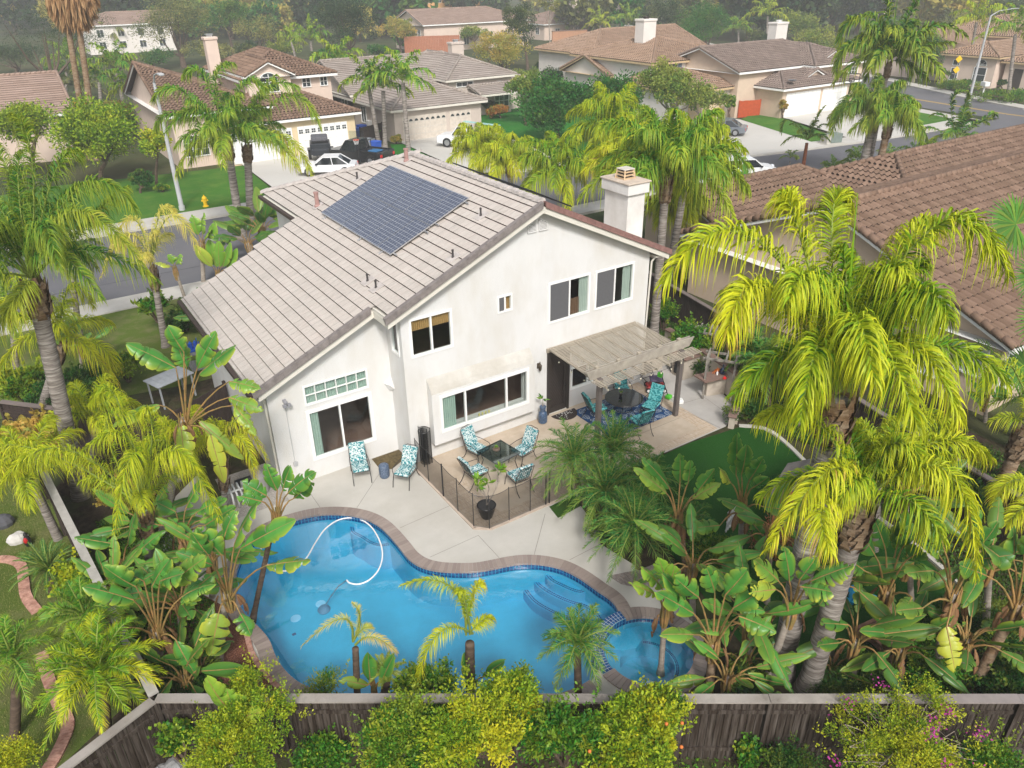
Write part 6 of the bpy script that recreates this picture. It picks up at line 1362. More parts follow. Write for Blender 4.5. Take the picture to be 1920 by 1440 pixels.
for s in (-1,1): m_ = MB(); [m_.box(-.45,s*.5-.1+i*.11,.26,.45,s*.5-.01+i*.11,.285) for i in range(2)]; m_.build('seat', TEAK, t, local=True)
for s in (-1,1): m_ = MB(); m_.beam((s*.33,-.5,.0),(s*.33,.15,.48),.04,.05); m_.beam((s*.33,.5,.0),(s*.33,-.15,.48),.04,.05); m_.beam((s*.33,-.6,.25),(s*.33,.6,.25),.04,.04); m_.build('leg', TEAK, t, local=True)
b = G(1600,1122); t = thing('toy_plane', 'sky blue ride on toy plane lying on the dark turf', 'toy', (b[0],b[1],0), R(25)); SKB = pm('toy_blue', (.02,.35,.62), .35)
m_ = MB(); m_.tube([(-.4,0,.16),(-.2,0,.2),(.2,0,.2),(.42,0,.17)], [.05,.12,.13,.07], 10); m_.build('body', SKB, t, local=True); m_ = MB(); m_.rbox(-.0,-.5,.14,.2,.5,.18,.015); m_.build('wing', SKB, t, local=True); m_ = MB(); m_.rbox(-.42,-.18,.2,-.3,.18,.23,.01); m_.rbox(-.42,-.015,.2,-.3,.015,.4,.01); m_.build('tail', SKB, t, local=True)
for s in (-.2,.2): m_ = MB(); m_.tube([(.15,s-.02,.07),(.15,s+.02,.07)], .07, 10, 0); m_.build('wheel', WHITE, t, local=True)
for i, (lab, px, rz, col) in enumerate((('teal plastic slide behind the upright bird of paradise', (1465,955), .5, (.02,.28,.25)), ('white plastic lattice play gate near the spa planting', (1372,985), .3, (.7,.7,.7)))):
    b = G(*px); t = thing('play_slide' if i == 0 else 'play_gate', lab, 'play equipment', (b[0],b[1],0), rz); mm = pm('play_plastic_%s' % ('teal', 'white')[i], col, .4)
    if i == 0:
        m_ = MB(); m_.beam((-.6,0,.15),(.5,0,.8),.4,.04); m_.beam((-.6,-.2,.22),(.5,-.2,.87),.03,.14); m_.beam((-.6,.2,.22),(.5,.2,.87),.03,.14); m_.build('chute', mm, t, local=True)
        for s in (-.2,.2): m_ = MB(); m_.beam((.5,s,0),(.5,s,.95),.05,.05); m_.build('leg', mm, t, local=True)
    else:
        m_ = MB(); [m_.box(-.4+k*.13,-.015,0,-.36+k*.13,.015,.7) for k in range(7)]; m_.build('bars', mm, t, local=True); m_ = MB(); [m_.box(-.42,-.02,z,.46,.02,z+.04) for z in (.05,.35,.68)]; m_.build('rails', mm, t, local=True)
# left side yard: pool pump, table, fences
t = thing('pool_pump', 'white pool pump pipework by the left corner of the house', 'pool pump', (3.6,20.4,0), 0)
m_ = MB(); [m_.tube([(-.5+k*.14,-.3,0),(-.5+k*.14,-.3,.5),(-.5+k*.14,.2,.55),(-.5+k*.14,.35,.2)], .03, 8) for k in range(5)]; m_.tube([(-.6,-.1,.5),(.3,-.1,.5)], .03, 8); m_.build('pipes', WHITE, t, local=True, smooth=True)
m_ = MB(); m_.lathe((.45,.1,0), [(.2,0),(.22,.1),(.22,.6),(.15,.75),(.05,.8)], 16); m_.build('filter', pm('filter_grey', (.30,.29,.27), .5), t, local=True)
m_ = MB(); m_.tube([(-.2,.6,.25),(.3,.6,.25)], .13, 12); m_.build('motor', BLACK, t, local=True)
b = G(290,745); t = thing('folding_table', 'pale grey boarded table top standing in the side yard behind the bird of paradise', 'table', (b[0]+.6,b[1]-.6,0), R(20)); GBRD = pm('grey_board', (.38,.40,.42), .8, .1, 5)
m_ = MB(); [m_.box(-.75+k*.25,-.5,.95,-.51+k*.25,.5,.98) for k in range(6)]; m_.build('table_top', GBRD, t, local=True)
for sx in (-.65,.65):
    for sy in (-.4,.4): m_ = MB(); m_.beam((sx,sy,0),(sx,sy,.95),.05,.05); m_.build('leg', GBRD, t, local=True)
b = G(418,690); t = thing('water_bottles', 'blue water bottle crate under the left eave', 'crate', (b[0]-.9,b[1]+.2,1.0), 0); m_ = MB()
m_.box(-.2,-.2,0,.2,.2,.06); [m_.beam((x,y,0),(x,y,.4),.03,.03) for x in (-.2,.2) for y in (-.2,.2)]; m_.build('crate', BLUE_BIN, t, local=True)
for k in (-.09,.09): m_ = MB(); m_.lathe((k,0,.06), [(.08,0),(.08,.25),(.03,.3),(.03,.33)], 10); m_.build('bottle', BLUE_BIN, t, local=True)
t = thing('storage_rack', 'grey metal rack against the left wall of the house holding the blue crate', 'rack', (b[0]-.9,b[1]+.2,0), 0); m_ = MB(); [m_.box(-.3,-.5,z,.3,.5,z+.03) for z in (.3,.97)]; m_.build('shelf', pm('rack_grey', (.2,.2,.2), .5), t, local=True)
for sx in (-.28,.28):
    for sy in (-.48,.48): m_ = MB(); m_.beam((sx,sy,0),(sx,sy,1.0),.03,.03); m_.build('leg', pm('rack_grey', (.2,.2,.2)), t, local=True)
# ---- fences
FENW = pm('fence_weathered', (.035,.026,.020), .95, .5, 5, .5, 30, .05, stretch=(7,7,.35), dirt=(.13,.11,.095), dirtsc=2.2)
FCAP = pm('fence_cap_grey', (.33,.30,.27), .9, .2, 4, .4, 30, .05, stretch=(1,1,1), dirt=(.16,.14,.12), dirtsc=2.)
FCAP2 = pm('fence_cap_taupe', (.24,.21,.20), .7, .1, 3)
FBRN = pm('fence_dark_brown', (.045,.032,.028), .8, .2, 4, .2)
def fence(label, pts, h=1.8, mat=FENW, capm=FCAP, capw=.20, pw=.14, gap=.012, z0=0., cat='fence', name='wooden_fence', seg=2.4, side=1, group=None):
    t = thing(name, label, cat, (pts[0][0], pts[0][1], z0), 0, group); P = [np.array(p[:2], float) for p in pts]; pick = MB(); rail = MB()
    for a, b in zip(P[:-1], P[1:]):
        d = b-a; L = np.linalg.norm(d); d /= L; nn = np.array([-d[1], d[0]])*side; k = int(L/(pw+gap)); an = math.atan2(d[1], d[0])
        for i in range(k):
            c = a+d*((i+.5)*L/k); M_ = Matrix.Translation((c[0],c[1],z0)) @ Matrix.Rotation(an+RNG.normal(0,.01),4,'Z'); pick.box(-pw/2,-.01,-.1-RNG.uniform(0,.02),pw/2,.01,h-.09-RNG.uniform(0,.03),0,M_)
        for z in (.35, h-.35): a3 = (*(a+nn*.035),z0+z); b3 = (*(b+nn*.035),z0+z); rail.beam(a3,b3,.04,.09)
        ns_ = max(1, round(L/seg))
        for i in range(ns_+1):
            c = a+d*L*i/ns_+nn*.06; pm_ = MB(); M_ = Matrix.Translation((c[0],c[1],z0)) @ Matrix.Rotation(an,4,'Z'); pm_.box(-.045,-.045,-.1,.045,.045,h-.045,0,M_); pm_.build('post', mat, t)
        if capm:
            for i in range(ns_):
                c0 = a+d*(L*i/ns_+.004); c1 = a+d*(L*(i+1)/ns_-.004); cm = MB(); cm.beam((*c0,z0+h-.02+RNG.normal(0,.004)),(*c1,z0+h-.02+RNG.normal(0,.004)),capw,.04); cm.build('cap_board', capm if not isinstance(capm, list) else capm[min(i*len(capm)//ns_, len(capm)-1)], t)
    pick.build('pickets', mat, t); rail.build('rails', mat, t); return t
c0 = G(292,1308,1.8); c1 = G(1960,1309,1.8); dd = (c1-c0)[:2]; c2 = c0[:2]+dd*1.25
fence('long weathered brown picket fence with grey cap board along the bottom of the garden', [c0, c2], 1.8, FENW, [FCAP,FCAP,FCAP,FCAP2,FCAP2], side=-1)
c3 = G(60,1485,1.8); fence('weathered fence leg running down to the lower left corner', [c0+V3(-.06,-.02,0), c3], 1.8, FENW, FCAP, side=1)
c4 = G(60,842,1.8); fence('tall fence with a pale grey cap between the two back gardens', [c0+V3(-.02,.12,0), c4], 1.8, FENW, pm('cap_grey_pale', (.36,.34,.31), .9, .15, 4, .3), side=1)
fence('dark brown board fence behind the big left palm trunk', [G(0,752,1.8), G(215,778,1.8), G(262,785,1.8)], 1.8, FBRN, pm('cap_brown_grey', (.16,.13,.12), .8), side=-1)
fence('dark brown gate fence between the left eave and side yard', [G(262,785,1.8)+V3(.2,0,0), (4.55,25.5)], 1.6, FBRN, None)
fence('dark brown fence along the right neighbour boundary under the palm fronds', [(25.2,31.5),(22.6,17.5),(20.5,8.),(19.0,-1.5)], 1.7, FBRN, pm('cap_brown_grey', (0,0,0)), side=1)
# ============================================================ NEIGHBOURING HOUSES
def tileisl(name, c1, c2, dirt):
    m_, n, o = _nodes(name); g = n.nodes.new('ShaderNodeNewGeometry'); cc = mixc(n, g.outputs['Random Per Island'], c1, c2)
    f = ramp(n, noise(n, objco(n), .5, 5, .65), [(.4, 0.), (.75, .7)]); cc = mixc(n, f, cc, dirt)
    p = N(n, 'ShaderNodeBsdfPrincipled', Roughness=.85); p.inputs['Specular IOR Level'].default_value = .12
    n.links.new(cc, p.inputs['Base Color']); n.links.new(p.outputs[0], o.inputs[0]); return m_
TBROWN = tileisl('barrel_tile_brown', (.15,.095,.068), (.25,.165,.12), (.16,.11,.075))
TTAN = tileisl('barrel_tile_tan', (.24,.155,.10), (.34,.235,.17), (.27,.19,.14))
TGREY = tileisl('barrel_tile_grey', (.17,.13,.11), (.26,.205,.175), (.17,.13,.11))
TFLAT = tileisl('flat_tile_taupe', (.27,.23,.20), (.34,.295,.26), (.23,.19,.165))
TFLATB = tileisl('flat_tile_brown', (.26,.18,.14), (.36,.26,.21), (.24,.17,.14))
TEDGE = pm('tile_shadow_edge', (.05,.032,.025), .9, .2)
def tile_face(lb, poly, kind='barrel', du=.29, dv=.37, h=.10, base=None):
    P = [np.array(p, float) for p in poly]; nn = np.cross(P[1]-P[0], P[2]-P[0]); nn = nrm(nn); nn = nn if nn[2] > 0 else -nn
    v = nrm(V3(0,0,1)-nn*nn[2]); u = np.cross(v, nn); o = P[0]
    uv = [((p-o)@u, (p-o)@v) for p in P]; vmin = min(a[1] for a in uv); vmax = max(a[1] for a in uv)
    def span(vv):
        xs = []
        for (a, b) in zip(uv, uv[1:]+uv[:1]):
            if (a[1]-vv)*(b[1]-vv) <= 0 and abs(a[1]-b[1]) > 1e-6: xs.append(a[0]+(b[0]-a[0])*(vv-a[1])/(b[1]-a[1]))
        return (min(xs), max(xs)) if len(xs) > 1 else None
    k = max(1, int(round((vmax-vmin)/dv))); dv = (vmax-vmin)/k
    for i in range(k):
        v0 = vmin+i*dv; v1 = v0+dv
        s0 = span(v0+1e-3); s1 = span(v1-1e-3)
        if not s0 or not s1: continue
        if kind == 'flat':
            nt = max(1, int((s0[1]-s0[0])/1.2)); f0 = np.linspace(s0[0], s0[1], nt+1); f1 = np.linspace(s1[0], s1[1], nt+1)
            V = []; F = []
            for j in range(nt):
                a = o+u*f0[j]+v*v0+nn*.035; b = o+u*f0[j+1]+v*v0+nn*.035; c = o+u*f1[j+1]+v*v1; d = o+u*f1[j]+v*v1
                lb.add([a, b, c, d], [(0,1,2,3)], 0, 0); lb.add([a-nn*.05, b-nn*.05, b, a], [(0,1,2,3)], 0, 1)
        else:
            mid = ((s0[0]+s1[0])/2, (s0[1]+s1[1])/2); nt = int((mid[1]-mid[0])/du)
            if nt < 1: continue
            off = mid[0] + ((mid[1]-mid[0])-nt*du)/2
            prof = np.array([(0,0),(.14,.7),(.32,1),(.5,.7),(.64,0),(1,.0)]); m_ = len(prof)
            jj = off+np.arange(nt)*du
            U = jj[:, None]+prof[:, 0]*du; Hh = np.broadcast_to(prof[:, 1]*h, U.shape)
            Pl = o + U[..., None]*u + v*(v0-.03) + (Hh+.06)[..., None]*nn; Pu = o + U[..., None]*u + v*(v1+.0) + (Hh*.9+.0)[..., None]*nn
            V = np.stack([Pl, Pu], 1).reshape(-1, 3); b = (np.arange(nt)*2*m_)[:, None]; s = np.arange(m_-1)[None]
            F = np.stack([b+s, b+s+1, b+m_+s+1, b+m_+s], -1).reshape(-1, 4); lb.add(V, F, 0, 0)
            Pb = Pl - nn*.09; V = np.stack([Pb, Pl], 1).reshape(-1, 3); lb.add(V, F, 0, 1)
    b = [p-nn*.02 for p in P]
    if len(b) == 3: b.append(b[2])
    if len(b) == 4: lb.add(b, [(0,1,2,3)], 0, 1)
def roof_block(house_, blk, kind, mats, wallm, trim=WHITE, wall_z=0., over=.5, wall=True, cap=True, fas=.2):
    x0, x1, y0, y1, ze, sl_, ax, ea, eb = blk; lb = LB()
    if ax == 'x': w_ = (y1-y0)/2; zr_ = ze+w_*sl_; ym = (y0+y1)/2; xa = x0+(w_ if ea == 'h' else 0); xb = x1-(w_ if eb == 'h' else 0); xb = max(xb, xa)
    else: w_ = (x1-x0)/2; zr_ = ze+w_*sl_; xm = (x0+x1)/2; ya = y0+(w_ if ea == 'h' else 0); yb = y1-(w_ if eb == 'h' else 0); yb = max(ya, yb)
    if ax == 'x': ra, rb = (xa,ym,zr_), (xb,ym,zr_)
    else: ra, rb = (xm,ya,zr_), (xm,yb,zr_)
    A, B, C_, D = (x0,y0,ze), (x1,y0,ze), (x1,y1,ze), (x0,y1,ze)
    if ax == 'x': faces = [[A,B,rb,ra], [C_,D,ra,rb]] + ([[D,A,ra]] if ea == 'h' else []) + ([[B,C_,rb]] if eb == 'h' else [])
    else: faces = [[B,C_,rb,ra], [D,A,ra,rb]] + ([[A,B,ra]] if ea == 'h' else []) + ([[C_,D,rb]] if eb == 'h' else [])
    for f in faces: tile_face(lb, f, 'flat' if kind == 'flat' else 'barrel', du=.33, dv=.40)
    ro = lb.build('roof', mats, house_); mb = MB()
    def cp(a, b):
        a = np.array(a); b = np.array(b)
        if np.linalg.norm(a-b) < .4: return
        k = int(np.linalg.norm(b-a)/.42)+1
        for i in range(k):
            p = a+(b-a)*i/k; q = a+(b-a)*(i+1.08)/k; mb.tube([p+V3(0,0,.03), q+V3(0,0,.07)], [.13,.15], 6)
    cp(ra, rb)
    hp = []
    if ea == 'h': hp += [(A, ra), (D, ra)] if ax == 'x' else [(A, ra), (B, ra)]
    else: hp += [(A, ra), (D, ra)] if ax == 'x' else [(A, ra), (B, ra)]
    if eb == 'h': hp += [(B, rb), (C_, rb)] if ax == 'x' else [(C_, rb), (D, rb)]
    else: hp += [(B, rb), (C_, rb)] if ax == 'x' else [(C_, rb), (D, rb)]
    for a, b in hp: cp(a, b)
    mb.build('ridge_caps', mats[0], ro, smooth=True)
    mb = MB()
    for a, b, e in ((A, B, ea if ax == 'y' else 'e'), (B, C_, eb if ax == 'x' else 'e'), (C_, D, eb if ax == 'y' else 'e'), (D, A, ea if ax == 'x' else 'e')):
        if e == 'g':
            top = ra if (a in (A, D) and ax == 'x') or (ax == 'y' and a == A) else rb
            for s_ in (a, b): mb.beam(V3(*s_)-V3(0,0,fas*.55), V3(*top)-V3(0,0,fas*.55), .06, fas)
        else: mb.beam(V3(*a)-V3(0,0,fas*.6), V3(*b)-V3(0,0,fas*.6), .06, fas)
    mb.add([V3(*p)-V3(0,0,fas) for p in (A, B, C_, D)], [(3,2,1,0)]); mb.build('fascia', trim, ro)
    if wall:
        o_ = over; W_ = MB(); a, b, c, d = x0+o_, x1-o_, y0+o_, y1-o_; zt = ze-.1+o_*sl_*0
        W_.box(a, c, wall_z-.3, b, d, zt)
        if ax == 'x':
            for e, X in ((ea, a), (eb, b)):
                if e == 'g': W_.add([(X,c,zt),(X,d,zt),(X,ym,zr_-o_*sl_*.2-.1)], [(0,1,2)])
        else:
            for e, Y in ((ea, c), (eb, d)):
                if e == 'g': W_.add([(a,Y,zt),(b,Y,zt),(xm,Y,zr_-.15)], [(0,1,2)])
        W_.build('wall', wallm, house_)
    return ro
PANE = bpy.data.materials.new('far_pane'); PANE.use_nodes = True; _b = PANE.node_tree.nodes['Principled BSDF']; _b.inputs['Base Color'].default_value = (.035,.045,.05,1); _b.inputs['Roughness'].default_value = .08; _b.inputs['Specular IOR Level'].default_value = .8
BLINDP = pm('closed_blind', (.50,.53,.54), .6, .05, 3)
def fwin(h_, ax, pos, a, b, c, d, vs=(.5,), hs=(), frame=WHITE, arch=False, pane=None, s=-1, trim=.07, name='window'):
    M_ = (lambda u, z, o: (u, pos+o*s*-1*-1, z)) if ax == 'y' else (lambda u, z, o: (pos+o*s, u, z))
    if ax == 'y': M_ = lambda u, z, o: (u, pos+o*s, z)
    def bar(m_, u0, z0, u1, z1, o0, o1):
        p, q = M_(u0, z0, o0), M_(u1, z1, o1); m_.box(min(p[0],q[0]), min(p[1],q[1]), min(z0,z1), max(p[0],q[0]), max(p[1],q[1]), max(z0,z1))
    m_ = MB(); t_ = trim
    if not arch: bar(m_, a-t_, d, b+t_, d+t_, 0, .07)
    bar(m_, a-t_, c-t_, b+t_, c, 0, .08); bar(m_, a-t_, c, a, d, 0, .07); bar(m_, b, c, b+t_, d, 0, .07)
    for v in vs: x = a+(b-a)*v; bar(m_, x-.025, c, x+.025, d+(0 if not arch else (b-a)*.4), .03, .06)
    for v in hs: z = c+(d-c)*v; bar(m_, a, z-.02, b, z+.02, .03, .06)
    if arch:
        r_ = (b-a)/2; cx_ = (a+b)/2; pts = [(cx_+(r_+t_/2)*math.cos(x), d+(r_+t_/2)*math.sin(x)*.9) for x in np.linspace(0, math.pi, 13)]
        m_.tube([M_(p[0], p[1], .04) for p in pts], t_/2, 4); bar(m_, a, d-.025, b, d+.025, .03, .06)
        for x in (.8, 2.34): m_.tube([M_(cx_, d, .04), M_(cx_+r_*math.cos(x), d+r_*math.sin(x)*.9, .04)], .02, 4)
    fo = m_.build(name, frame, h_); g = MB(); pts = [M_(a, c, .02), M_(b, c, .02), M_(b, d, .02), M_(a, d, .02)]; g.add(pts, [(0,1,2,3)])
    if arch: r_ = (b-a)/2; cx_ = (a+b)/2; g.add([M_(cx_+r_*math.cos(x), d+r_*math.sin(x)*.9, .02) for x in np.linspace(0, math.pi, 13)], [tuple(range(13))])
    g.build('pane', pane or PANE, fo); return fo
def gdoor(h_, pos, a, b, z0, z1, mat, wins='sq', n_=8, rows=4):
    m_ = MB(); m_.box(a, pos-.05, z0, b, pos-.01, z1); k = rows
    for i in range(1, k): z = z0+(z1-z0)*i/k; m_.box(a, pos-.058, z-.012, b, pos-.051, z+.012, 1)
    for i in range(1, n_): x = a+(b-a)*i/n_; m_.box(x-.008, pos-.056, z0, x+.008, pos-.051, z1, 1)
    do = m_.build('garage_door', [mat, pm('door_groove', (.50,.49,.46), .6)], h_)
    if wins:
        for i in range(n_):
            x = a+(b-a)*(i+.5)/n_; w_ = (b-a)/n_*.30; z = z0+(z1-z0)*.82; g = MB()
            if wins == 'sq':
                for sx in (-1, 1):
                    for sz in (-1, 1): g.box(x+sx*w_*.55-w_*.45, pos-.07, z+sz*.09-.07, x+sx*w_*.55+w_*.45, pos-.059, z+sz*.09+.07)
            else: pts = [(x+w_*1.1*math.cos(t), pos-.065, z-.08+.22*math.sin(t)) for t in np.linspace(0, math.pi, 9)]; g.add(pts, [tuple(range(9))])
            g.build('pane', PANE, do)
    return do
def chim(h_, x, y, z0, z1, w_=1.0, d_=.8, mat=None, capm=None):
    m_ = MB(); m_.rbox(x-w_/2,y-d_/2,z0,x+w_/2,y+d_/2,z1-.25,.02); m_.rbox(x-w_/2-.08,y-d_/2-.08,z1-.25,x+w_/2+.08,y+d_/2+.08,z1,.03); c_ = m_.build('chimney', mat, h_)
    m_ = MB(); m_.box(x-.25,y-.2,z1,x+.25,y+.2,z1+.18); m_.box(x-.33,y-.28,z1+.19,x+.33,y+.28,z1+.24); m_.build('chimney_cap', capm or ALU, c_)
TANW = pm('stucco_tan', (.56,.44,.34), .9, .05, 1.5, .3, 60, .1); CREAMW = pm('stucco_cream_yellow', (.62,.50,.32), .9, .05, 1.5); PEACH = pm('stucco_peach', (.62,.50,.42), .9, .05, 1.5)
GREYW = pm('stucco_greige', (.50,.43,.375), .9, .05, 1.5); WHW = pm('stucco_far_white', (.66,.62,.58), .9, .05, 1.5); ORW = pm('stucco_orange', (.66,.36,.14), .9, .05, 1.5)
# --- right neighbour
hN = thing('house', 'low peach house with brown barrel tile roof at the right edge', 'house', (34, 17, 0))
roof_block(hN, (26.3, 50, 9.8, 25.4, 2.95, .39, 'x', 'g', 'g'), 'b', [TBROWN, TEDGE], TANW, over=.5)
roof_block(hN, (28.4, 41, 24.3, 30.9, 2.85, .40, 'x', 'g', 'h'), 'b', [TBROWN, TEDGE], TANW, over=.5)
roof_block(hN, (37.5, 56, 20.2, 28.5, 3.2, .40, 'x', 'h', 'g'), 'b', [TBROWN, TEDGE], TANW, over=.4)
fwin(hN, 'x', 26.8, 10.75, 11.65, 1.35, 2.35, (), (), pane=BLINDP, s=-1); fwin(hN, 'x', 26.8, 12.1, 13.0, .7, 1.5, (), (), pane=BLINDP, s=-1)
fwin(hN, 'y', 10.3, 27.2, 28.6, .9, 2.4, (.5,), s=-1); fwin(hN, 'x', 28.9, 26.2, 27.6, 1.2, 2.2, (.5,), s=-1)
m_ = MB(); p = PL0 = G(1830, 345, 5.4); m_.lathe((p[0],p[1],p[2]-.5), [(.3,0),(.25,.1),(.10,.14),(.10,.75),(.13,.76),(.13,.85)], 10); m_.build('vent_pipe', pm('pipe_terracotta', (.48,.25,.18), .7), hN)
# --- A: house with white garage doors
hA = thing('house', 'cream two storey house with two white garage doors and dormer across the street', 'house', (21, 76, 0))
for b in ((12.2,21,69,87,4.2,.37,'x','g','h'), (15.6,28.4,67.4,79.4,3.2,.40,'x','h','h'), (19.3,28.2,71.6,84,6.1,.42,'y','h','h')): roof_block(hA, b, 'b', [TBROWN, TEDGE], CREAMW if b[4] < 4 else PEACH)
roof_block(hA, (19.5,24.0,70.9,77.,6.45,.5,'y','g','g'), 'b', [TBROWN, TEDGE], PEACH, over=.35, wall_z=4.6)
fwin(hA, 'y', 71.25, 20.9, 22.5, 5.05, 5.85, (.5,), arch=True); fwin(hA, 'y', 72.1, 25.0, 25.7, 5.1, 5.8, (.5,), (.5,)); fwin(hA, 'y', 72.1, 26.7, 27.3, 5.1, 5.8, (.5,), (.5,))
gdoor(hA, 67.9, 16.7, 22.0, .0, 2.45, WHITE); gdoor(hA, 67.9, 22.5, 27.1, .0, 2.45, WHITE)
fwin(hA, 'x', 16.1, 70, 72.4, .6, 2.3, (.33,.66), (.5,)); fwin(hA, 'y', 69.5, 13.3, 15.2, .8, 2.4, (.33,.66), (.33,.66))
chim(hA, 19.6, 80.5, 5, 9.1, 1.1, .9, PEACH)
# --- B: house with arched window
hB = thing('house', 'greige house with flat taupe tiles, pale garage doors and big arched window', 'house', (40, 76, 0))
for b in ((31.4,41.9,67.6,84,2.95,.38,'y','h','g'), (41.8,50.8,75.6,88,4.0,.4,'y','h','g'), (31.4,53,77,91,3.3,.38,'x','g','h'), (44.6,50.2,73.2,78.,2.55,.28,'x','g','g')): roof_block(hB, b, 'flat', [TFLAT, TEDGE], GREYW, TRIMT, wall=(b[3] != 78.))
gdoor(hB, 68.1, 32.7, 37.4, .0, 2.2, pm('garage_beige', (.56,.50,.43), .7), 'arch', 8); gdoor(hB, 68.1, 37.8, 40.2, .0, 2.2, pm('garage_beige', (0,0,0)), 'arch', 4)
fwin(hB, 'y', 76.1, 47.8, 49.6, 2.5, 2.55, (), arch=True); fwin(hB, 'y', 76.1, 48.1, 49.9, .7, 1.9, (.33,.66), (.5,)); fwin(hB, 'y', 76.1, 43.3, 45.3, 3.2, 3.6, (.33,.66))
fwin(hB, 'x', 31.9, 79, 80.4, 1.8, 3.1, (.5,)); fwin(hB, 'x', 31.9, 74.5, 75.6, .9, 2.4, (.5,))
chim(hB, 48.2, 84.5, 4.5, 6.9, 1.6, 1.0, GREYW); m_ = MB(); m_.rbox(31.5,73.2,.8,31.88,73.9,1.3,.03); m_.build('air_conditioner', WHITE, hB)
# --- C: white gable house with tan tiles
hC = thing('house', 'white gabled house with tan barrel tiles and tall chimney behind the green trees', 'house', (68, 73, 0))
TT = [TTAN, TEDGE]; CT = pm('trim_tan', (.50,.37,.22), .7)
for b in ((61.5,75,65.4,80,5.1,.29,'y','h','h'), (61.2,71,72.2,81.6,3.3,.40,'x','g','g'), (66,86,81,94,4.6,.36,'x','h','g'), (59.6,68.5,58.6,68,3.0,.34,'y','h','g')): roof_block(hC, b, 'b', TT, WHW, CT)
fwin(hC, 'x', 61.7, 76.2, 77.6, 1.0, 2.0, (.5,)); fwin(hC, 'x', 61.7, 74.8, 75.3, .9, 2.1, ()); fwin(hC, 'y', 72.7, 63.2, 65.2, .8, 1.9, (.5,), arch=True)
SHUT = pm('shutter_blue', (.14,.20,.32), .6)
for x in (64.2, 70.2):
    fo = fwin(hC, 'y', 65.9, x, x+1.5, 3.7, 4.8, (.5,), (.5,))
    for s_ in (-.62, 1.57): m_ = MB(); m_.box(x+s_, 65.8, 3.65, x+s_+.55, 65.88, 4.85); m_.build('shutter', SHUT, fo)
gdoor(hC, 59.1, 61.0, 66.4, 0, 2.3, pm('garage_yellow', (.58,.46,.27), .7), None)
p = G(1210, 60, 7.6); chim(hC, p[0], p[1], 4.6, 9.0, 1.9, 1.5, WHW, DARKI)
# --- D: house with two white doors at right
hD = thing('house', 'tan house with dark tiles, gablets and white garage doors at upper right', 'house', (76, 60, 0))
TG = [TGREY, TEDGE]
for b in ((69.5,82.6,54.1,69,2.95,.34,'y','h','g'), (66.5,86,57.6,69.6,4.5,.34,'x','g','h'), (76.5,86.3,55.9,66,4.55,.34,'y','h','g')): roof_block(hD, b, 'b', TG, TANW, WHITE)
for (x0, x1, y, z) in ((74.4,78.8,55.7,3.4),(79.6,83.4,57.3,5.0)): roof_block(hD, (x0,x1,y,y+5,z,.42,'y','g','g'), 'b', TG, TANW, WHITE, over=.25, wall_z=z)
gdoor(hD, 54.6, 70.6, 76.2, 0, 2.4, WHITE, None); gdoor(hD, 54.6, 76.6, 80.8, 0, 2.4, WHITE, None)
fwin(hD, 'y', 56.4, 83.2, 84.8, 3.2, 3.9, (.33,.66), (.5,)); fwin(hD, 'x', 70.0, 63.5, 64.4, .3, 2.2, (), pane=WHITE)
p = G(1457, 66, 6.); chim(hD, p[0], p[1], 4, 7.6, 2.2, 1.4, WHW, WHITE)
# --- E: house at far right
hE = thing('house', 'pinkish stucco house with grey tiles beyond the side street at far right', 'house', (114, 56, 0))
for b in ((108.6,121,52.6,60.5,3.6,.33,'x','h','g'), (111,134,60.5,75,3.2,.33,'x','g','g'), (109.8,130,38,53,3.1,.34,'x','h','g'), (125,150,58,72,4.8,.34,'x','h','g')): roof_block(hE, b, 'b', [TGREY if False else TTAN, TEDGE], PEACH, CT)
for (y, w_, z0, z1) in ((58.2,.9,.5,1.9),(54.9,1.5,.5,2.2),(46,.9,.9,2.2),(42,1.2,.8,2.1)): fwin(hE, 'x', 109.1 if y > 53 else 110.3, y-w_/2, y+w_/2, z0, z1, (), (.5,))
fwin(hE, 'x', 109.1, 54.3, 55.5, 2.5, 2.6, (), arch=True); fwin(hE, 'x', 109.1, 57.8, 58.6, 2.3, 2.9, ())
m_ = MB(); m_.box(110.25,50.2,0,110.29,51.3,2.3); m_.build('door', DARKI, hE)
# --- F: top left neighbour
hF = thing('house', 'house with brown flat tile roof partly cut by the left edge', 'house', (-2, 86, 0)); roof_block(hF, (-18,6.8,79.5,93.5,3.8,.38,'x','g','g'), 'flat', [TFLATB, TEDGE], PEACH, WHITE)
# --- far houses
def farhouse(label, px, wdt, dep, ze, rotk, tm_, wm, sl_=.35, axis='x', ends='hh', nwin=5, two=True):
    p = GT(*px); h_ = thing('house', label, 'house', (p[0], p[1], p[2]), 0)
    x0, y0 = p[0]-wdt/2, p[1]; roof_block(h_, (x0,x0+wdt,y0,y0+dep,p[2]+ze,sl_,axis,*ends), 'flat', [tm_, TEDGE], wm, WHITE, wall_z=p[2])
    for k in range(nwin):
        x = x0+1.2+(wdt-2.4)*(k+.5)/nwin
        for zz in ([1.0, ze-2.2] if two else [1.0]): fwin(h_, 'y', y0+.5, x-.6, x+.6, p[2]+zz, p[2]+zz+1.3, (.5,), ())
        yy = y0+1.2+(dep-2.4)*(k+.5)/nwin; fwin(h_, 'x', x0+.5, yy-.6, yy+.6, p[2]+ze-2.2, p[2]+ze-.9, (.5,), ())
    return h_
farhouse('orange two storey house with white windows at the top centre', (850,50), 30, 16, 8.5, 0, TFLAT, ORW, .4, 'x', 'gh', 7)
farhouse('mauve house with brown roof behind the hedge with party lights', (900,92), 26, 14, 5.0, 0, TFLATB, PEACH, .35, 'x', 'gh', 4, False)
farhouse('single storey house with mauve brown roof above the brick wall', (1085,72), 20, 14, 3.4, 0, TFLATB, PEACH, .32, 'x', 'hh', 3, False)
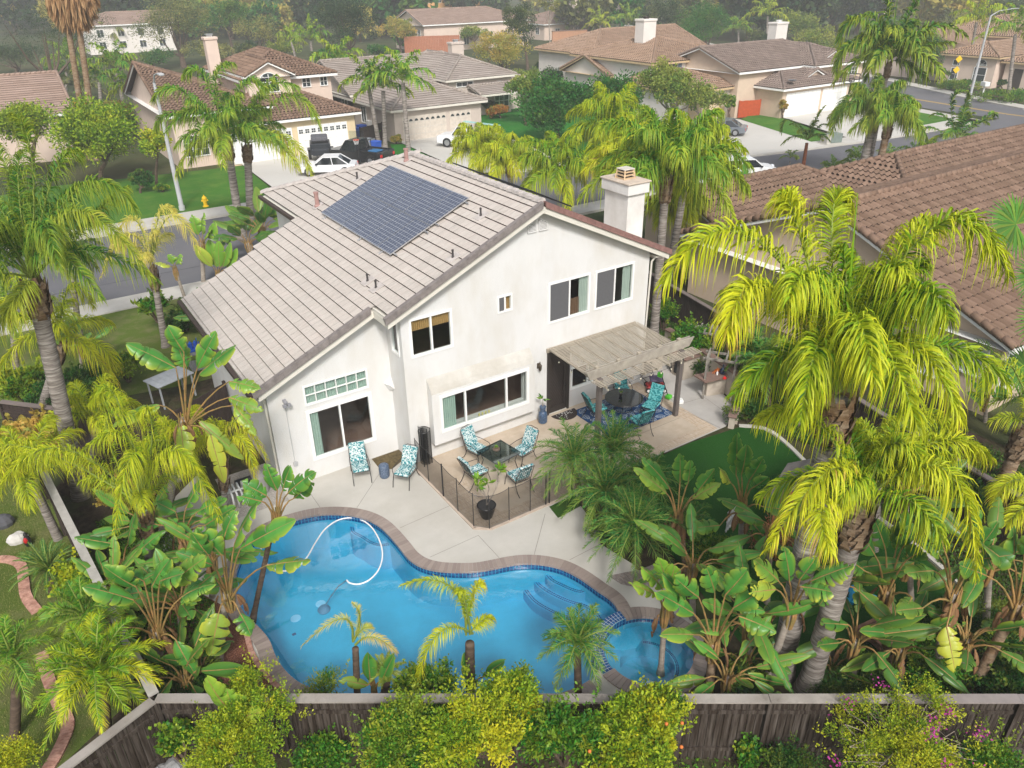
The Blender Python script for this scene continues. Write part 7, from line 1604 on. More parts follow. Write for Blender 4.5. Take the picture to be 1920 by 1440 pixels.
farhouse('pale house in the haze beside the left olive tree', (255,100), 18, 12, 5.5, 0, TFLATB, WHW, .35, 'x', 'hg', 4)
farhouse('white hillside house just right of the tall skirted palms', (225,50), 22, 12, 6, 0, TFLATB, WHW, .3, 'x', 'hh', 4)
farhouse('hazy white hillside house highest at the left', (205,22), 26, 12, 6, 0, TFLAT, WHW, .3, 'x', 'hh', 4)
farhouse('hazy tan roofed house above the pale tree at top', (555,30), 36, 14, 6, 0, TFLATB, WHW, .3, 'x', 'hh', 4)
farhouse('small white house between the dark tree and the autumn tree', (775,40), 22, 12, 5, 0, TFLATB, WHW, .3, 'x', 'hh', 4)
farhouse('hazy house with tan roof at the top right of centre', (1150,22), 34, 16, 5.5, 0, TFLATB, PEACH, .3, 'x', 'hh', 4)
farhouse('faint far house with grey roof left of centre', (480,22), 30, 12, 5, 0, TFLAT, WHW, .3, 'x', 'hh', 4)
farhouse('faint house on the hazy slope at the upper right', (1700,25), 40, 14, 5, 0, TFLATB, PEACH, .3, 'x', 'hh', 4)
# walls and fences across the street
REDF = pm('fence_red_brown', (.34,.13,.07), .8, .12, 3, .2); BRW = pm('brick_wall_far', (.42,.22,.13), .9, .15, 4, .2)
fence('long red brown board fence above the taupe roof', [GT(760,103), GT(862,100)], 3.2, REDF, None, pw=.3, gap=.01, seg=9)
a, b = GT(1035,82), GT(1100,78); t = thing('brick_wall', 'orange brick garden wall behind the purple bush', 'wall', tuple(a)); m_ = MB(); m_.beam(a+V3(0,0,1), b+V3(0,0,1), .3, 2.6); m_.build('wall', BRW, t); m_ = MB(); m_.beam(a+V3(0,0,2.35), b+V3(0,0,2.35), .45, .12); m_.build('cap', CAPM, t)
fence('short bright red wooden gate fence beside the tan garage', [(67.4,57.9), (69.9,57.2)], 1.7, pm('gate_red', (.42,.07,.02), .6, .15, 5), None, name='wooden_gate', cat='gate')
fence('dark brown side gate between the cream and greige houses', [(28.9,69.2), (31.7,70.4)], 1.6, FBRN, None, name='wooden_gate', cat='gate')
fence('grey board wall along the side street at the upper right', [(100.5,74.5), (108.5,82.5), (120,95)], 2.2, pm('fence_grey_brown', (.16,.14,.125), .85, .15), None, pw=.5, seg=6)
fence('brown slope fence behind the autumn tree and purple bush', [GT(1040,110), GT(1060,150)], 2.0, FBRN, None, pw=.3, seg=5)
# ============================================================ VEHICLES
TYRE = pm('tyre', (.015,.015,.016), .8, .1); RIM = pm('rim', (.45,.46,.48), .3, .05, metal=.8); CGL = bpy.data.materials.new('car_glass'); CGL.use_nodes = True
_b = CGL.node_tree.nodes['Principled BSDF']; _b.inputs['Base Color'].default_value = (.012,.016,.02,1); _b.inputs['Roughness'].default_value = .05; _b.inputs['Specular IOR Level'].default_value = .9
HEAD = pm('head_lamp', (.7,.72,.75), .15, .02, spec=.8); TAIL = pm('tail_lamp', (.45,.01,.012), .2, .05, spec=.7)
def paint(name, c, rough=.22, metal=.0): return pm(name, c, rough, .03, 1, spec=.7, metal=metal)
def vehicle(name, label, cat, loc, rz, col, L=4.7, W_=1.85, H=1.45, kind='sedan', group=None):
    t = thing(name, label, cat, loc, rz, group); hl, hw = L/2, W_/2
    zb, zbelt = .30, .30+.42*(H-.1)
    if kind == 'pickup': zbelt = 1.12
    if kind == 'suv': zbelt = 1.02
    zh = zbelt-.06
    prof = [(-hl+.02,zb+.12),(-hl,zb+.35),(-hl+.06,zbelt-.04),(-hl+.3,zbelt),(hl*.42,zbelt),(hl-.35,zh-.06),(hl-.06,zh-.2),(hl,zb+.28),(hl-.05,zb+.06),(hl*.8,zb),(-hl*.85,zb)]
    if kind == 'pickup': prof[4] = (hl*.42,zbelt); prof[5] = (hl-.2,zbelt-.08); prof[6] = (hl-.03,zbelt-.22)
    m_ = MB(); n_ = len(prof); rings = []
    for fy, ins in ((-1,.10),(-.96,.0),(.96,.0),(1,.10)):
        y = fy*hw; rings.append([(x*(1-.012*(ins > 0)), y*(1 if ins == 0 else 1), z if ins == 0 else (z*.93+.05)) for x, z in prof])
    vs = [p for r_ in rings for p in r_]; fs = [(i*n_+j, i*n_+(j+1)%n_, (i+1)*n_+(j+1)%n_, (i+1)*n_+j) for i in range(3) for j in range(n_)] + [tuple(range(n_)), tuple(range(3*n_, 4*n_))[::-1]]
    bed = kind == 'pickup'
    m_.add(vs, fs); 
    cab = {'sedan': [(-hl*.78,0),(-hl*.42,1),(hl*.12,1),(hl*.44,0)], 'suv': [(-hl*.96,0),(-hl*.80,1),(hl*.10,1),(hl*.42,0)], 'pickup': [(-hl*.12,0),(-hl*.07,1),(hl*.26,1),(hl*.46,0)]}[kind]
    zt = H; yi = hw*.80; yo = hw*.93
    (xa,_),(xb,_),(xc,_),(xd,_) = cab; e = .03
    roofv = [(xb,-yi,zt),(xc,-yi,zt),(xc,yi,zt),(xb,yi,zt),(xb+.02,-yi,zt-.07),(xc+.02,-yi,zt-.07),(xc+.02,yi,zt-.07),(xb+.02,yi,zt-.07)]
    m_.add(roofv, [(0,1,2,3),(4,5,1,0),(5,6,2,1),(6,7,3,2),(7,4,0,3)])
    for s in (-1,1):   # pillars
        for (p, q) in (((xa,yo),(xb,yi)),((xd,yo),(xc,yi)),(((xa+xd)/2-.1,yo),((xb+xc)/2-.05,yi))): m_.beam((p[0],s*p[1],zbelt-.02),(q[0],s*q[1],zt-.03),.05,.07)
    if bed:
        for s in (-1,1): m_.box(-hl+.06, s*hw*.97-.04, zbelt-.02, -hl*.12, s*hw*.97+.04, zbelt+.10)
        m_.box(-hl+.02,-hw*.95,zbelt-.3,-hl+.09,hw*.95,zbelt+.10)
    m_.build('body', col, t, local=True)
    if bed: m_ = MB(); m_.box(-hl+.10,-hw*.9,zbelt+.0,-hl*.14,hw*.9,zbelt+.01); m_.build('bed_floor', BLACK, t, local=True)
    g = MB(); zt2 = zt-.05
    g.add([(xa+e,-yo,zbelt),(xa+e,yo,zbelt),(xb,yi,zt2),(xb,-yi,zt2)], [(3,2,1,0)]); g.add([(xd-e,-yo,zbelt),(xd-e,yo,zbelt),(xc,yi,zt2),(xc,-yi,zt2)], [(0,1,2,3)])
    for s in (-1,1): g.add([(xa+e,s*yo,zbelt),(xd-e,s*yo,zbelt),(xc,s*yi,zt2),(xb,s*yi,zt2)], [(0,1,2,3) if s < 0 else (3,2,1,0)])
    g.build('windows', CGL, t, local=True)
    r_ = .34 if kind != 'pickup' else .42
    for x in (-hl*.62, hl*.62):
        for s in (-1,1):
            wm = MB(); y = s*(hw-.10); wm.tube([(x,y-.11,r_),(x,y+.11,r_)], r_, 18); wo = wm.build('wheel', TYRE, t, local=True)
            wm = MB(); wm.tube([(x,y+s*.10,r_),(x,y+s*.118,r_)], r_*.62, 14); wm.build('rim', RIM, wo, local=True)
    for s in (-1,1):
        lm = MB(); lm.rbox(hl-.14,s*hw*.72-.17,zh-.24,hl+.01,s*hw*.72+.17,zh-.10,.02); lm.build('headlight', HEAD, t, local=True)
        lm = MB(); lm.rbox(-hl-.01,s*hw*.84-.13,zbelt-.32,-hl+.16,s*hw*.84+.13,zbelt-.08,.02); lm.build('tail_light', TAIL, t, local=True)
        lm = MB(); lm.rbox(xd-.35,s*(hw+.10)-.07,zbelt+.02,xd-.2,s*(hw+.10)+.07,zbelt+.15,.02); lm.build('mirror', BLACK, t, local=True)
    lm = MB(); lm.rbox(-hl-.04,-hw*.8,zb+.12,-hl+.04,hw*.8,zb+.26,.02); lm.rbox(hl-.03,-hw*.8,zb+.08,hl+.05,hw*.8,zb+.22,.02); lm.build('bumpers', BLACK if kind != 'sedan' else col, t, local=True)
    return t
BLK = paint('paint_black', (.008,.009,.011)); WHP = paint('paint_white', (.72,.73,.74)); SIL = paint('paint_silver_blue', (.24,.27,.31), .25, .5)
pk = vehicle('pickup_truck', 'black crew cab pickup with open bed parked on the driveway', 'pickup truck', (25.6,61.9,.02), R(118), BLK, 5.8, 2.0, 1.92, 'pickup', 'pickup trucks across the street')
def inbed(name, label, cat, off, z, build):
    M_ = Matrix.Rotation(R(118), 4, 'Z'); p = M_ @ Vector(off); t = thing(name, label, cat, (25.6+p.x, 61.9+p.y, z), R(118)); build(t); return t
def _rack(t):
    m_ = MB(); [m_.tube([(0,s,0),(0,s,.9),(-.35,s,1.0)], .03, 6) for s in (-.3,.3)]; m_.tube([(-.35,-.4,1.),(-.35,.4,1.)], .03, 6); m_.build('frame', BLACK, t, local=True); m_ = MB(); m_.rbox(-1.1,-.45,.02,-.2,.45,.12,.03); m_.build('mat', pm('tarp_blue', (.03,.13,.28), .6), t, local=True)
inbed('exercise_machine', 'black frame of an exercise machine standing in the bed of the black pickup', 'machine', (-1.2,.25,0), 1.15, _rack)
t = thing('basketball_hoop', 'orange rimmed basketball hoop in front of the black pickup', 'basketball hoop', (24.6,59.6,0), R(-40), 'basketball hoops')
m_ = MB(); m_.tube([(0,0,0),(0,0,2.6)], .05, 8); m_.build('pole', BLACK, t, local=True); m_ = MB(); m_.box(-.6,-.3,2.3,.6,-.27,3.1); m_.build('backboard', glassmat('clear_board', (.8,.85,.85)), t, local=True)
m_ = MB(); m_.tube([(.23*math.cos(a),-.55+.23*math.sin(a),2.45) for a in np.linspace(0,6.28,15)], .02, 5); m_.build('rim', pm('rim_orange', (.6,.08,.02), .5), t, local=True)
m_ = MB(); [m_.tube([(.22*math.cos(a),-.55+.22*math.sin(a),2.43),(.12*math.cos(a+.3),-.55+.12*math.sin(a+.3),2.1)], .008, 4) for a in np.linspace(0,6.28,13)]; m_.build('net', WHITE, t, local=True)
m_ = MB(); m_.rbox(-.4,0,0,.4,.8,.16,.04); m_.build('base', BLACK, t, local=True)
wt = vehicle('pickup_truck', 'white pickup with ladder on its side rack and tools in the bed', 'pickup truck', (36.3,62.2,.02), R(128), WHP, 5.4, 1.9, 1.85, 'pickup', 'pickup trucks across the street')
t = thing('ladder', 'pale green ladder carried on the white pickup', 'ladder', (36.3,62.2,1.7), R(128)); m_ = MB()
for y in (.55,.85): m_.beam((-2.9,-y,.15),(.6,-y,.38),.05,.08)
for i in range(10): x = -2.8+i*.35; z = .155+.066*(x+2.9); m_.beam((x,-.85,z),(x,-.55,z),.03,.03)
m_.build('rails_and_rungs', pm('ladder_green', (.30,.50,.48), .5), t, local=True)
t = thing('fuel_can', 'red equipment crate in the bed of the white pickup', 'crate', (36.3+.8,62.2-1.1,1.13), R(128)); m_ = MB(); m_.rbox(-.35,-.3,0,.35,.3,.35,.04); m_.build('box', RED, t, local=True); m_ = MB(); m_.tube([(-.15,0,.33),(-.15,0,.45),(.15,0,.45),(.15,0,.33)], .02, 5); m_.build('handle', BLACK, t, local=True)
t = thing('tool_box', 'blue tool box in the bed of the white pickup', 'tool box', (36.3+1.2,62.2-1.7,1.13), R(128)); m_ = MB(); m_.rbox(-.3,-.35,0,.3,.35,.3,.03); m_.build('box', pm('tarp_blue', (0,0,0)), t, local=True); m_ = MB(); m_.tube([(-.1,0,.3),(-.1,0,.36),(.1,0,.36),(.1,0,.3)], .015, 5); m_.build('handle', BLACK, t, local=True)
vehicle('sedan_car', 'white sedan parked in front of the black pickup', 'car', (21.9,59.8,.02), R(150), WHP, 4.6, 1.8, 1.42, 'sedan', 'cars parked across the street')
vehicle('sedan_car', 'silver blue sedan parked on the wide driveway under the olive tree', 'car', (58.6,52.3,.02), R(125), SIL, 4.8, 1.85, 1.42, 'sedan', 'cars parked across the street')
p = G(1400,335,-.12); vehicle('suv_car', 'white hatchback parked at the near curb behind the brown roof', 'car', (p[0],p[1],-.12), R(-28), WHP, 4.5, 1.8, 1.6, 'suv', 'cars parked across the street')
t = thing('camping_trailer', 'black off road camping trailer with roof tent before the white garage door', 'trailer', (23.4,65.2,.02), R(-110))
TRB = pm('trailer_black', (.02,.024,.03), .4, .2, spec=.5)
m_ = MB(); m_.rbox(-1.2,-.85,.55,.9,.85,1.45,.05); m_.rbox(.9,-.7,.6,1.5,.7,1.1,.05); m_.build('body', TRB, t, local=True); m_ = MB(); m_.rbox(-1.1,-.7,1.6,.7,.7,1.95,.08); m_.build('roof_tent', pm('tent_grey', (.10,.10,.11), .8, .3, 6), t, local=True)
m_ = MB(); [m_.beam((x,y,1.4),(x,y,1.62),.05,.05) for x in (-1.,.6) for y in (-.65,.65)]; m_.beam((1.5,.4,.6),(2.5,0,.5),.08,.08); m_.beam((1.5,-.4,.6),(2.5,0,.5),.08,.08); m_.build('drawbar', BLACK, t, local=True)
for s in (-1,1): m_ = MB(); m_.tube([(-.2,s*.95-.12,.42),(-.2,s*.95+.12,.42)], .42, 16); m_.build('wheel', TYRE, t, local=True); m_ = MB(); m_.rbox(-.75,s*.95-.16,.86,.35,s*.95+.16,.92,.02); m_.build('fender', BLACK, t, local=True)
# bins, hydrant, lamps, signs, boxes
def bin_(label, x, y, z=0, c=BLUE_BIN): 
    t = thing('wheelie_bin', label, 'bin', (x,y,z), R(20), 'blue bins beside the garages'); m_ = MB(); M_ = Matrix.Identity(4)
    m_.add([(-.26,-.3,.05),(.26,-.3,.05),(.26,.3,.05),(-.26,.3,.05),(-.33,-.38,1.0),(.33,-.38,1.0),(.33,.38,1.0),(-.33,.38,1.0)], [(3,2,1,0),(4,5,6,7),(0,1,5,4),(1,2,6,5),(2,3,7,6),(3,0,4,7)]); m_.build('body', c, t, local=True)
    m_ = MB(); m_.rbox(-.36,-.42,1.0,.36,.44,1.08,.03); m_.build('lid', c, t, local=True)
    for s in (-.22,.22): m_ = MB(); m_.tube([(s-.03,.34,.1),(s+.03,.34,.1)], .1, 10); m_.build('wheel', BLACK, t, local=True)
bin_('blue wheelie bin beside the black pickup, nearest the street', 28.3,64.6); bin_('grey lidded bin behind the blue bin by the black pickup', 28.3,66.0, 0, pm('bin_grey', (.22,.24,.27), .5)); bin_('blue bin by the side wall of the greige house', 29.9,71.6); bin_('second blue bin farther along the greige side wall', 30.6,72.9)
p = G(386,387,.01); t = thing('fire_hydrant', 'yellow fire hydrant on the lawn edge by the sidewalk', 'fire hydrant', (p[0],p[1],0)); YEL = pm('hydrant_yellow', (.72,.46,.01), .5, .08)
m_ = MB(); m_.lathe((0,0,0), [(.2,0),(.2,.06),(.13,.08),(.13,.5),(.17,.52),(.16,.62),(.1,.7),(.04,.74),(.04,.8)], 14); m_.build('body', YEL, t, local=True)
for v in ((.2,0),(-.2,0),(0,-.2)): m_ = MB(); m_.tube([(0,0,.42),(v[0]*1.1,v[1]*1.1,.42)], .07, 8); m_.build('outlet', YEL, t, local=True)
def lamp(label, base, h, arm, rz, g='street lamps'):
    t = thing('street_lamp', label, 'street lamp', tuple(base), rz, g); GP = pm('lamp_pole_grey', (.40,.41,.42), .7, .08)
    m_ = MB(); m_.tube([(0,0,0),(0,0,h)], [.16,.09], 10); m_.tube([(0,0,0),(0,0,.3)], .2, 10); m_.build('pole', GP, t, local=True)
    m_ = MB(); m_.tube([(0,0,h),(arm*.25,0,h+.5),(arm*.7,0,h+.7),(arm,0,h+.72)], [.06,.05,.04,.04], 7); m_.build('arm', GP, t, local=True); m_ = MB(); m_.rbox(arm-.1,-.15,h+.66,arm+.6,.15,h+.8,.04); m_.build('lamp_head', GP, t, local=True)
b = G(342,394); lamp('grey concrete street lamp on the lawn side at the left', b, 8.2, 2.5, R(-90))
m_ = MB(); m_.box(b[0]-.02,b[1]-.2,3.4,b[0]+.02,b[1]-.16,3.9)
b = G(1825,206); lamp('grey curved arm street lamp at the upper right', (95.0,48.2,0), 9.0, 3.2, R(-35))
b = GT(178,72); lamp('distant street lamp beside the tall skirted palms', b, 8.5, 3., R(200))
def sign(label, px, h, shape, col, back=None):
    p = G(*px); t = thing('road_sign', label, 'road sign', (p[0],p[1],0), CAZ, 'road signs by the side street'); m_ = MB(); m_.tube([(0,0,0),(0,0,h)], .04, 6); m_.build('pole', ALU, t, local=True); m_ = MB()
    for k, (sh, z) in enumerate(shape):
        if sh == 'd': m_.add([(-.05,0,z-.45),(-.05,.45,z),(-.05,0,z+.45),(-.05,-.45,z)], [(0,3,2,1)]); m_.add([(-.03,0,z-.45),(-.03,.45,z),(-.03,0,z+.45),(-.03,-.45,z)], [(0,1,2,3)])
        else: m_.box(-.05,-.3,z-.4,-.03,.3,z+.4)
    m_.build('plate', col, t, local=True)
sign('two yellow diamond warning signs on one post at the upper right', (1786,160), 3.6, [('d',3.2),('d',1.9)], YEL); sign('white rectangular sign on a post beside the side street', (1726,155), 3.4, [('r',3.0)], WHITE)
p = G(1560,268); t = thing('utility_box', 'green electrical cabinet with grey door on the lawn corner', 'utility box', (p[0],p[1],0), R(-12)); m_ = MB(); m_.rbox(-.5,-.4,.06,.75,.45,.85,.03); m_.build('cabinet', pm('cabinet_green', (.17,.21,.19), .6), t, local=True); m_ = MB(); m_.box(-1.0,-.4,0,-.55,.4,.8); m_.build('panel', CONC, t, local=True); m_ = MB(); m_.box(-1.1,-.6,-.05,.9,.6,.06); m_.build('pad', CONC, t, local=True)
t = thing('basketball_hoop', 'black pole basketball hoop beside the white garage doors at upper right', 'basketball hoop', (79.0,53.0,0), R(-50), 'basketball hoops'); m_ = MB(); m_.tube([(0,.9,.1),(0,0,3.2)], .06, 8); m_.build('pole', BLACK, t, local=True)
m_ = MB(); [m_.beam(a, b, .06, .1) for a, b in (((-.75,-.3,2.9),(.75,-.3,2.9)),((-.75,-.3,3.9),(.75,-.3,3.9)),((-.75,-.3,2.9),(-.75,-.3,3.9)),((.75,-.3,2.9),(.75,-.3,3.9)),((-.25,-.32,3.1),(.25,-.32,3.1)),((-.25,-.32,3.45),(.25,-.32,3.45)),((-.25,-.32,3.1),(-.25,-.32,3.45)),((.25,-.32,3.1),(.25,-.32,3.45)))]; m_.build('backboard', BLACK, t, local=True); m_ = MB(); m_.rbox(-.4,.7,0,.4,1.5,.25,.06); m_.build('base', BLACK, t, local=True)
p = G(1842,178); t = thing('mailbox', 'white cluster mailbox on a post at the far sidewalk', 'mailbox', (p[0],p[1],0), R(60)); m_ = MB(); m_.rbox(-.5,-.3,1.0,.5,.3,1.5,.04); m_.build('box', WHITE, t, local=True); m_ = MB(); m_.beam((0,0,0),(0,0,1.0),.12,.12); m_.build('post', WHITE, t, local=True)
p = G(1425,157); t = thing('satellite_dish', 'dark satellite dish on the eave of the tan house', 'satellite dish', (71.2,54.6,3.05), R(200)); m_ = MB(); m_.lathe((0,0,.5), [(.02,0),(.3,.06),(.45,.16)], 14); m_.build('dish', pm('dish_grey', (.12,.12,.13), .5), t, local=True); m_ = MB(); m_.tube([(0,0,0),(0,0,.5)], .03, 6); m_.build('mast', BLACK, t, local=True)
m_ = MB(); pth = spline(gp((1285,262),(1310,280),(1345,290)), 6, False)
t = thing('garden_steps', 'terracotta tiled garden steps between low shrubs across the street', 'steps', (*pth[0],0))
for i, (px, py) in enumerate(((1283,258),(1295,268),(1308,278),(1325,287))): p = G(px,py); m_ = MB(); m_.cbox((p[0],p[1],.3-i*.1),(2.2,1.5,.3),0,R(-35)); m_.build('step', pm('terracotta_step', (.42,.17,.12), .8, .12, 4), t)
# rock and penguin-dark ornament on the neighbour lawn
p = G(35,1015); t = thing('boulder', 'pale boulder on the neighbour lawn beside a dark ornament', 'rock', (p[0],p[1],0)); m_ = MB(); m_.ball((0,0,.1), (.28,.2,.2), 10, 6); 
for i, v in enumerate(m_.v): m_.v[i] = tuple(np.array(v)*(1+RNG.uniform(-.08,.08)))
m_.build('stone', pm('boulder_pale', (.50,.48,.45), .9, .15, 5, .5), t, local=True)
p = G(55,1022); t = thing('garden_ornament', 'black and red bird ornament on the lawn beside the pale boulder', 'ornament', (p[0],p[1],0)); m_ = MB(); m_.lathe((0,0,0), [(.08,0),(.11,.1),(.09,.25),(.05,.33),(.06,.38),(.03,.44)], 12); m_.build('body', BLACK, t, local=True); m_ = MB(); m_.ball((-.03,-.05,.2), (.07,.06,.11), 8, 5); m_.build('breast', RED, t, local=True)
p = G(8,985); t = thing('boulder', 'dark rounded rock at the left edge under the lime frond', 'rock', (p[0],p[1],0)); m_ = MB(); m_.ball((0,0,.12), (.3,.25,.25), 10, 6); m_.build('stone', pm('boulder_dark', (.09,.09,.10), .9, .2, 5, .5), t, local=True)
# ============================================================ TREES, SHRUBS, HEDGES
def tree(label, bpx, cpx, rpx, mat, n=70, per=70, size=None, yel=.1, yv=.15, cr=None, tm=BARKD, group=None, name='broadleaf_tree', cat='tree', low=-.55, asp=.6, nb=7, depthk=.9, flat=.8, terrain=False, squash=1., tr=None, shell=.55):
    base = GT(*bpx) if terrain else G(*bpx); c = UP(cpx[0], cpx[1], base); d = np.dot(_F, c-V3(0,0,CH)); k = d/CF
    rx, rz = rpx[0]*k, rpx[1]*k*squash; rad = (rx, rx*depthk, rz); size = size or max(.10, k*3.0); cr = cr or rx*.24
    th = thing(name, label, cat, tuple(base), 0, group); m_ = MB(); r0 = tr or max(.08, rx*.055); zb_ = max(base[2]+.4, c[2]-rz*.7)
    f = V3((base[0]+c[0])/2, (base[1]+c[1])/2, (base[2]+zb_)/2+.1*rz)
    m_.tube([base-V3(0,0,.3), f, V3(c[0],c[1],zb_)], [r0*1.3, r0, r0*.8], 8)
    lb = LB(); cc = lobes(lb, c, rad, n, per, size, cr, asp, yel, yv, low, flat, shell, 8, .55)
    for q in cc[::max(1, len(cc)//nb)][:nb]: m_.tube([(V3(c[0],c[1],zb_)), (V3(c[0],c[1],zb_)+q)/2+V3(0,0,-.1*rz), q*.85+c*.15], [r0*.6, r0*.35, r0*.1], 5)
    m_.build('trunk', tm, th); lb.build('crown', [mat, mat], th); return th
BG = 'trees of the gardens across the street'
tree('tall airy dark conifer in the top left corner', (60,200), (75,75), (125,105), TREED, 110, 90, yel=.0, yv=.1, cr=1.9, low=-.9, group=None, name='conifer', flat=.45, shell=.35, asp=.35, tr=.35)
tree('large rounded olive green tree right of the skirted palms', (345,125), (330,55), (88,68), TREEO, 120, 110, yel=.12, low=-.7, shell=.4)
tree('darker green tree partly behind the large olive tree', (440,110), (425,38), (45,42), TREEG, 60, 80, yel=.1)
tree('pale sparse tree above the cream chimney', (490,115), (475,62), (48,52), TREEO, 50, 70, yel=.35, asp=.5, shell=.4)
tree('grey green lower tree under the large olive tree', (395,128), (395,95), (45,28), TREEO, 50, 80, yel=.2)
tree('big dark evergreen tree at the top behind the taupe roof', (655,118), (650,42), (68,68), TREED, 120, 130, yel=.0, yv=.06, low=-.8)
tree('autumn tinted tree above the red brown fence', (752,100), (748,58), (34,38), TREEY, 60, 80, yel=.3, yv=.25)
tree('round autumn tinted tree right of the taupe roof', (945,168), (942,102), (60,48), TREEY, 110, 110, yel=.22, yv=.25, low=-.7)
tree('tall dark grey green tree behind the round autumn tree', (990,130), (985,52), (46,60), TREED, 100, 100, yel=.05, low=-.85)
tree('thin pale birch like tree beside the dark grey green one', (1032,108), (1030,15), (24,40), TREEO, 34, 50, yel=.3, tm=BARKP, shell=.3)
tree('light green clipped tree in front of the mauve house', (892,92), (888,65), (34,17), TREEL, 50, 80, yel=.1)
tree('dense bright green tree in front of the white gabled house', (1045,268), (1045,200), (80,55), TREEG, 190, 150, .26, .02, .06, cr=1.1, low=-.8)
tree('second bright green tree touching the dense one on its right', (1150,268), (1145,195), (52,58), TREEG, 130, 130, .26, .02, .06, cr=1.1, low=-.85)
tree('tree tip of light green foliage left of the dense green tree', (985,235), (985,165), (42,22), TREEL, 60, 90, .26, .12)
tree('open branched light olive tree beside the silver blue sedan', (1262,262), (1262,172), (72,55), TREEL, 110, 95, .24, .12, .12, tm=BARKP, low=-.8, shell=.4, nb=14)
tree('second light olive tree overhanging the yellow garage', (1320,232), (1318,190), (42,38), TREEL, 70, 80, .24, .2, tm=BARKP)
tree('big glossy dark green tree behind the tan chimney houses', (1340,110), (1330,52), (62,50), TREEG, 110, 110, yel=.0, yv=.06, low=-.8)
tree('dark tree mass at the top between two palms', (1240,90), (1235,38), (55,40), TREED, 90, 90, yel=.02)
tree('yellow green tree behind the dark tiled roof, left one', (1495,88), (1492,55), (42,38), TREEL, 70, 90, yel=.25)
tree('yellow green tree behind the dark tiled roof, middle one', (1530,120), (1535,85), (48,38), TREEL, 80, 90, yel=.25)
tree('broad olive tree overhanging the side street corner', (1600,165), (1595,112), (62,48), TREEO, 100, 110, yel=.15, low=-.7)
tree('lower olive tree right of the dark tiled garage roof', (1560,160), (1560,125), (40,35), TREEO, 60, 90, yel=.15)
tree('dark evergreen mass at the top right of centre', (1570,60), (1565,18), (60,36), TREED, 90, 90, yel=.0)
tree('second dark evergreen mass left of it at the very top', (1480,50), (1470,12), (50,26), TREED, 70, 80, yel=.0)
tree('street tree with pale trunk in front of the grey board wall', (1712,152), (1722,95), (52,42), TREEG, 80, 90, yel=.12, tm=BARKP)
tree('grey green tree behind the far right palm', (1800,90), (1790,55), (60,35), TREEO, 80, 90, yel=.12)
tree('dark tree in the top right corner', (1890,80), (1885,25), (55,35), TREED, 90, 90, yel=.02)
tree('dark tree behind the pink house at far right', (1840,95), (1840,68), (40,25), TREED, 60, 80, yel=.05)
tree('bright lime shrub tree on the left neighbour lawn, biggest', (185,345), (185,255), (78,70), SHRY, 170, 150, .22, .0, .1, cr=1.0, low=-.9)
tree('lime green shrub tree at the left edge below the brown roof', (60,330), (55,235), (70,45), SHRY, 120, 120, .22, .02, .08, cr=1.0, low=-.9)
tree('ochre leaved shrub tree below the king palms at left', (205,255), (215,215), (42,30), TREEY, 80, 90, .22, .25, .2)
tree('multi stemmed tree with feathery golden foliage on the left lawn', (292,350), (290,272), (45,30), SHRY, 60, 80, .2, .25, .2, tm=BARKD, nb=8)
tree('dark round shrub at the foot of the lime shrub tree', (262,362), (262,340), (26,22), SHRD, 40, 80, .2, .0)
tree('scarlet flowering bush beside the brown roof corner', (145,215), (147,203), (22,10), leafmat('flower_scarlet', (.55,.03,.01), (.65,.09,.02), trans=.2), 30, 60, .3, .0, .02, name='flowering_bush', cat='bush')
tree('violet flowering bush in front of the brick wall', (1078,112), (1076,88), (20,19), leafmat('flower_violet', (.13,.08,.26), (.24,.16,.40), (.3,.2,.4), trans=.2), 50, 80, .35, .0, .05, name='flowering_bush', cat='bush')
tree('dark clipped bush below the brown slope fence', (1015,155), (1020,128), (24,16), SHRD, 40, 80, None, .0)
tree('pale garden bush beside the arched window', (1000,175), (985,148), (40,22), TREEL, 60, 80, None, .1)
for lab, b, c, r_, mt, y in (
    ('dark leafy tree behind the brown flat tile roof at far left', (30,135), (30,110), (55,30), TREED, .05), ('green tree between the brown flat roof and the skirted palms', (120,160), (115,135), (35,24), TREEG, .1), ('olive tree right of the skirted palm trunks', (215,150), (212,118), (32,26), TREEO, .1),
    ('bushy green tree behind the ridge of the cream house, left', (290,130), (285,112), (38,20), TREEG, .05), ('dark tree behind the ridge of the cream house, right of its chimney', (450,118), (455,98), (32,22), TREED, .05), ('light green tree between the cream chimney and the dark evergreen', (535,118), (530,95), (34,26), TREEL, .15),
    ('green tree filling the gap right of the cream upper roof', (610,140), (608,112), (28,26), TREEG, .05), ('garden trees left of the autumn tree over the taupe roof', (705,118), (705,98), (26,20), TREEG, .1), ('dark green tree between the round autumn tree and the white gable', (1040,165), (1035,148), (36,20), TREED, .05),
    ('leafy tree behind the tall chimney of the white gabled house', (1230,80), (1225,62), (36,22), TREEG, .05), ('tree behind the white chimney of the dark tiled house', (1440,92), (1438,72), (34,20), TREED, .05), ('tree behind the dark tiled house toward the side street', (1640,120), (1640,98), (38,26), TREEL, .1),
    ('round green tree at the far corner of the side street', (1680,80), (1678,55), (42,28), TREEG, .05), ('tall green tree over the pink house roof', (1870,60), (1868,42), (40,24), TREEG, .08), ('olive tree among the far roofs at the top centre', (1000,62), (1000,42), (30,22), TREEO, .1),
    ('green garden shrub mass left of the cream house wall', (250,245), (245,232), (34,16), SHRG, .1), ('green shrubs between the king palms and the lime shrub tree', (120,215), (110,200), (40,16), SHRG, .1), ('low shrub row on the lawn under the front windows', (330,245), (330,235), (34,8), SHRG, .05)):
    tree(lab, b, c, r_, mt, 60, 80, None, y, .12, group=BG)
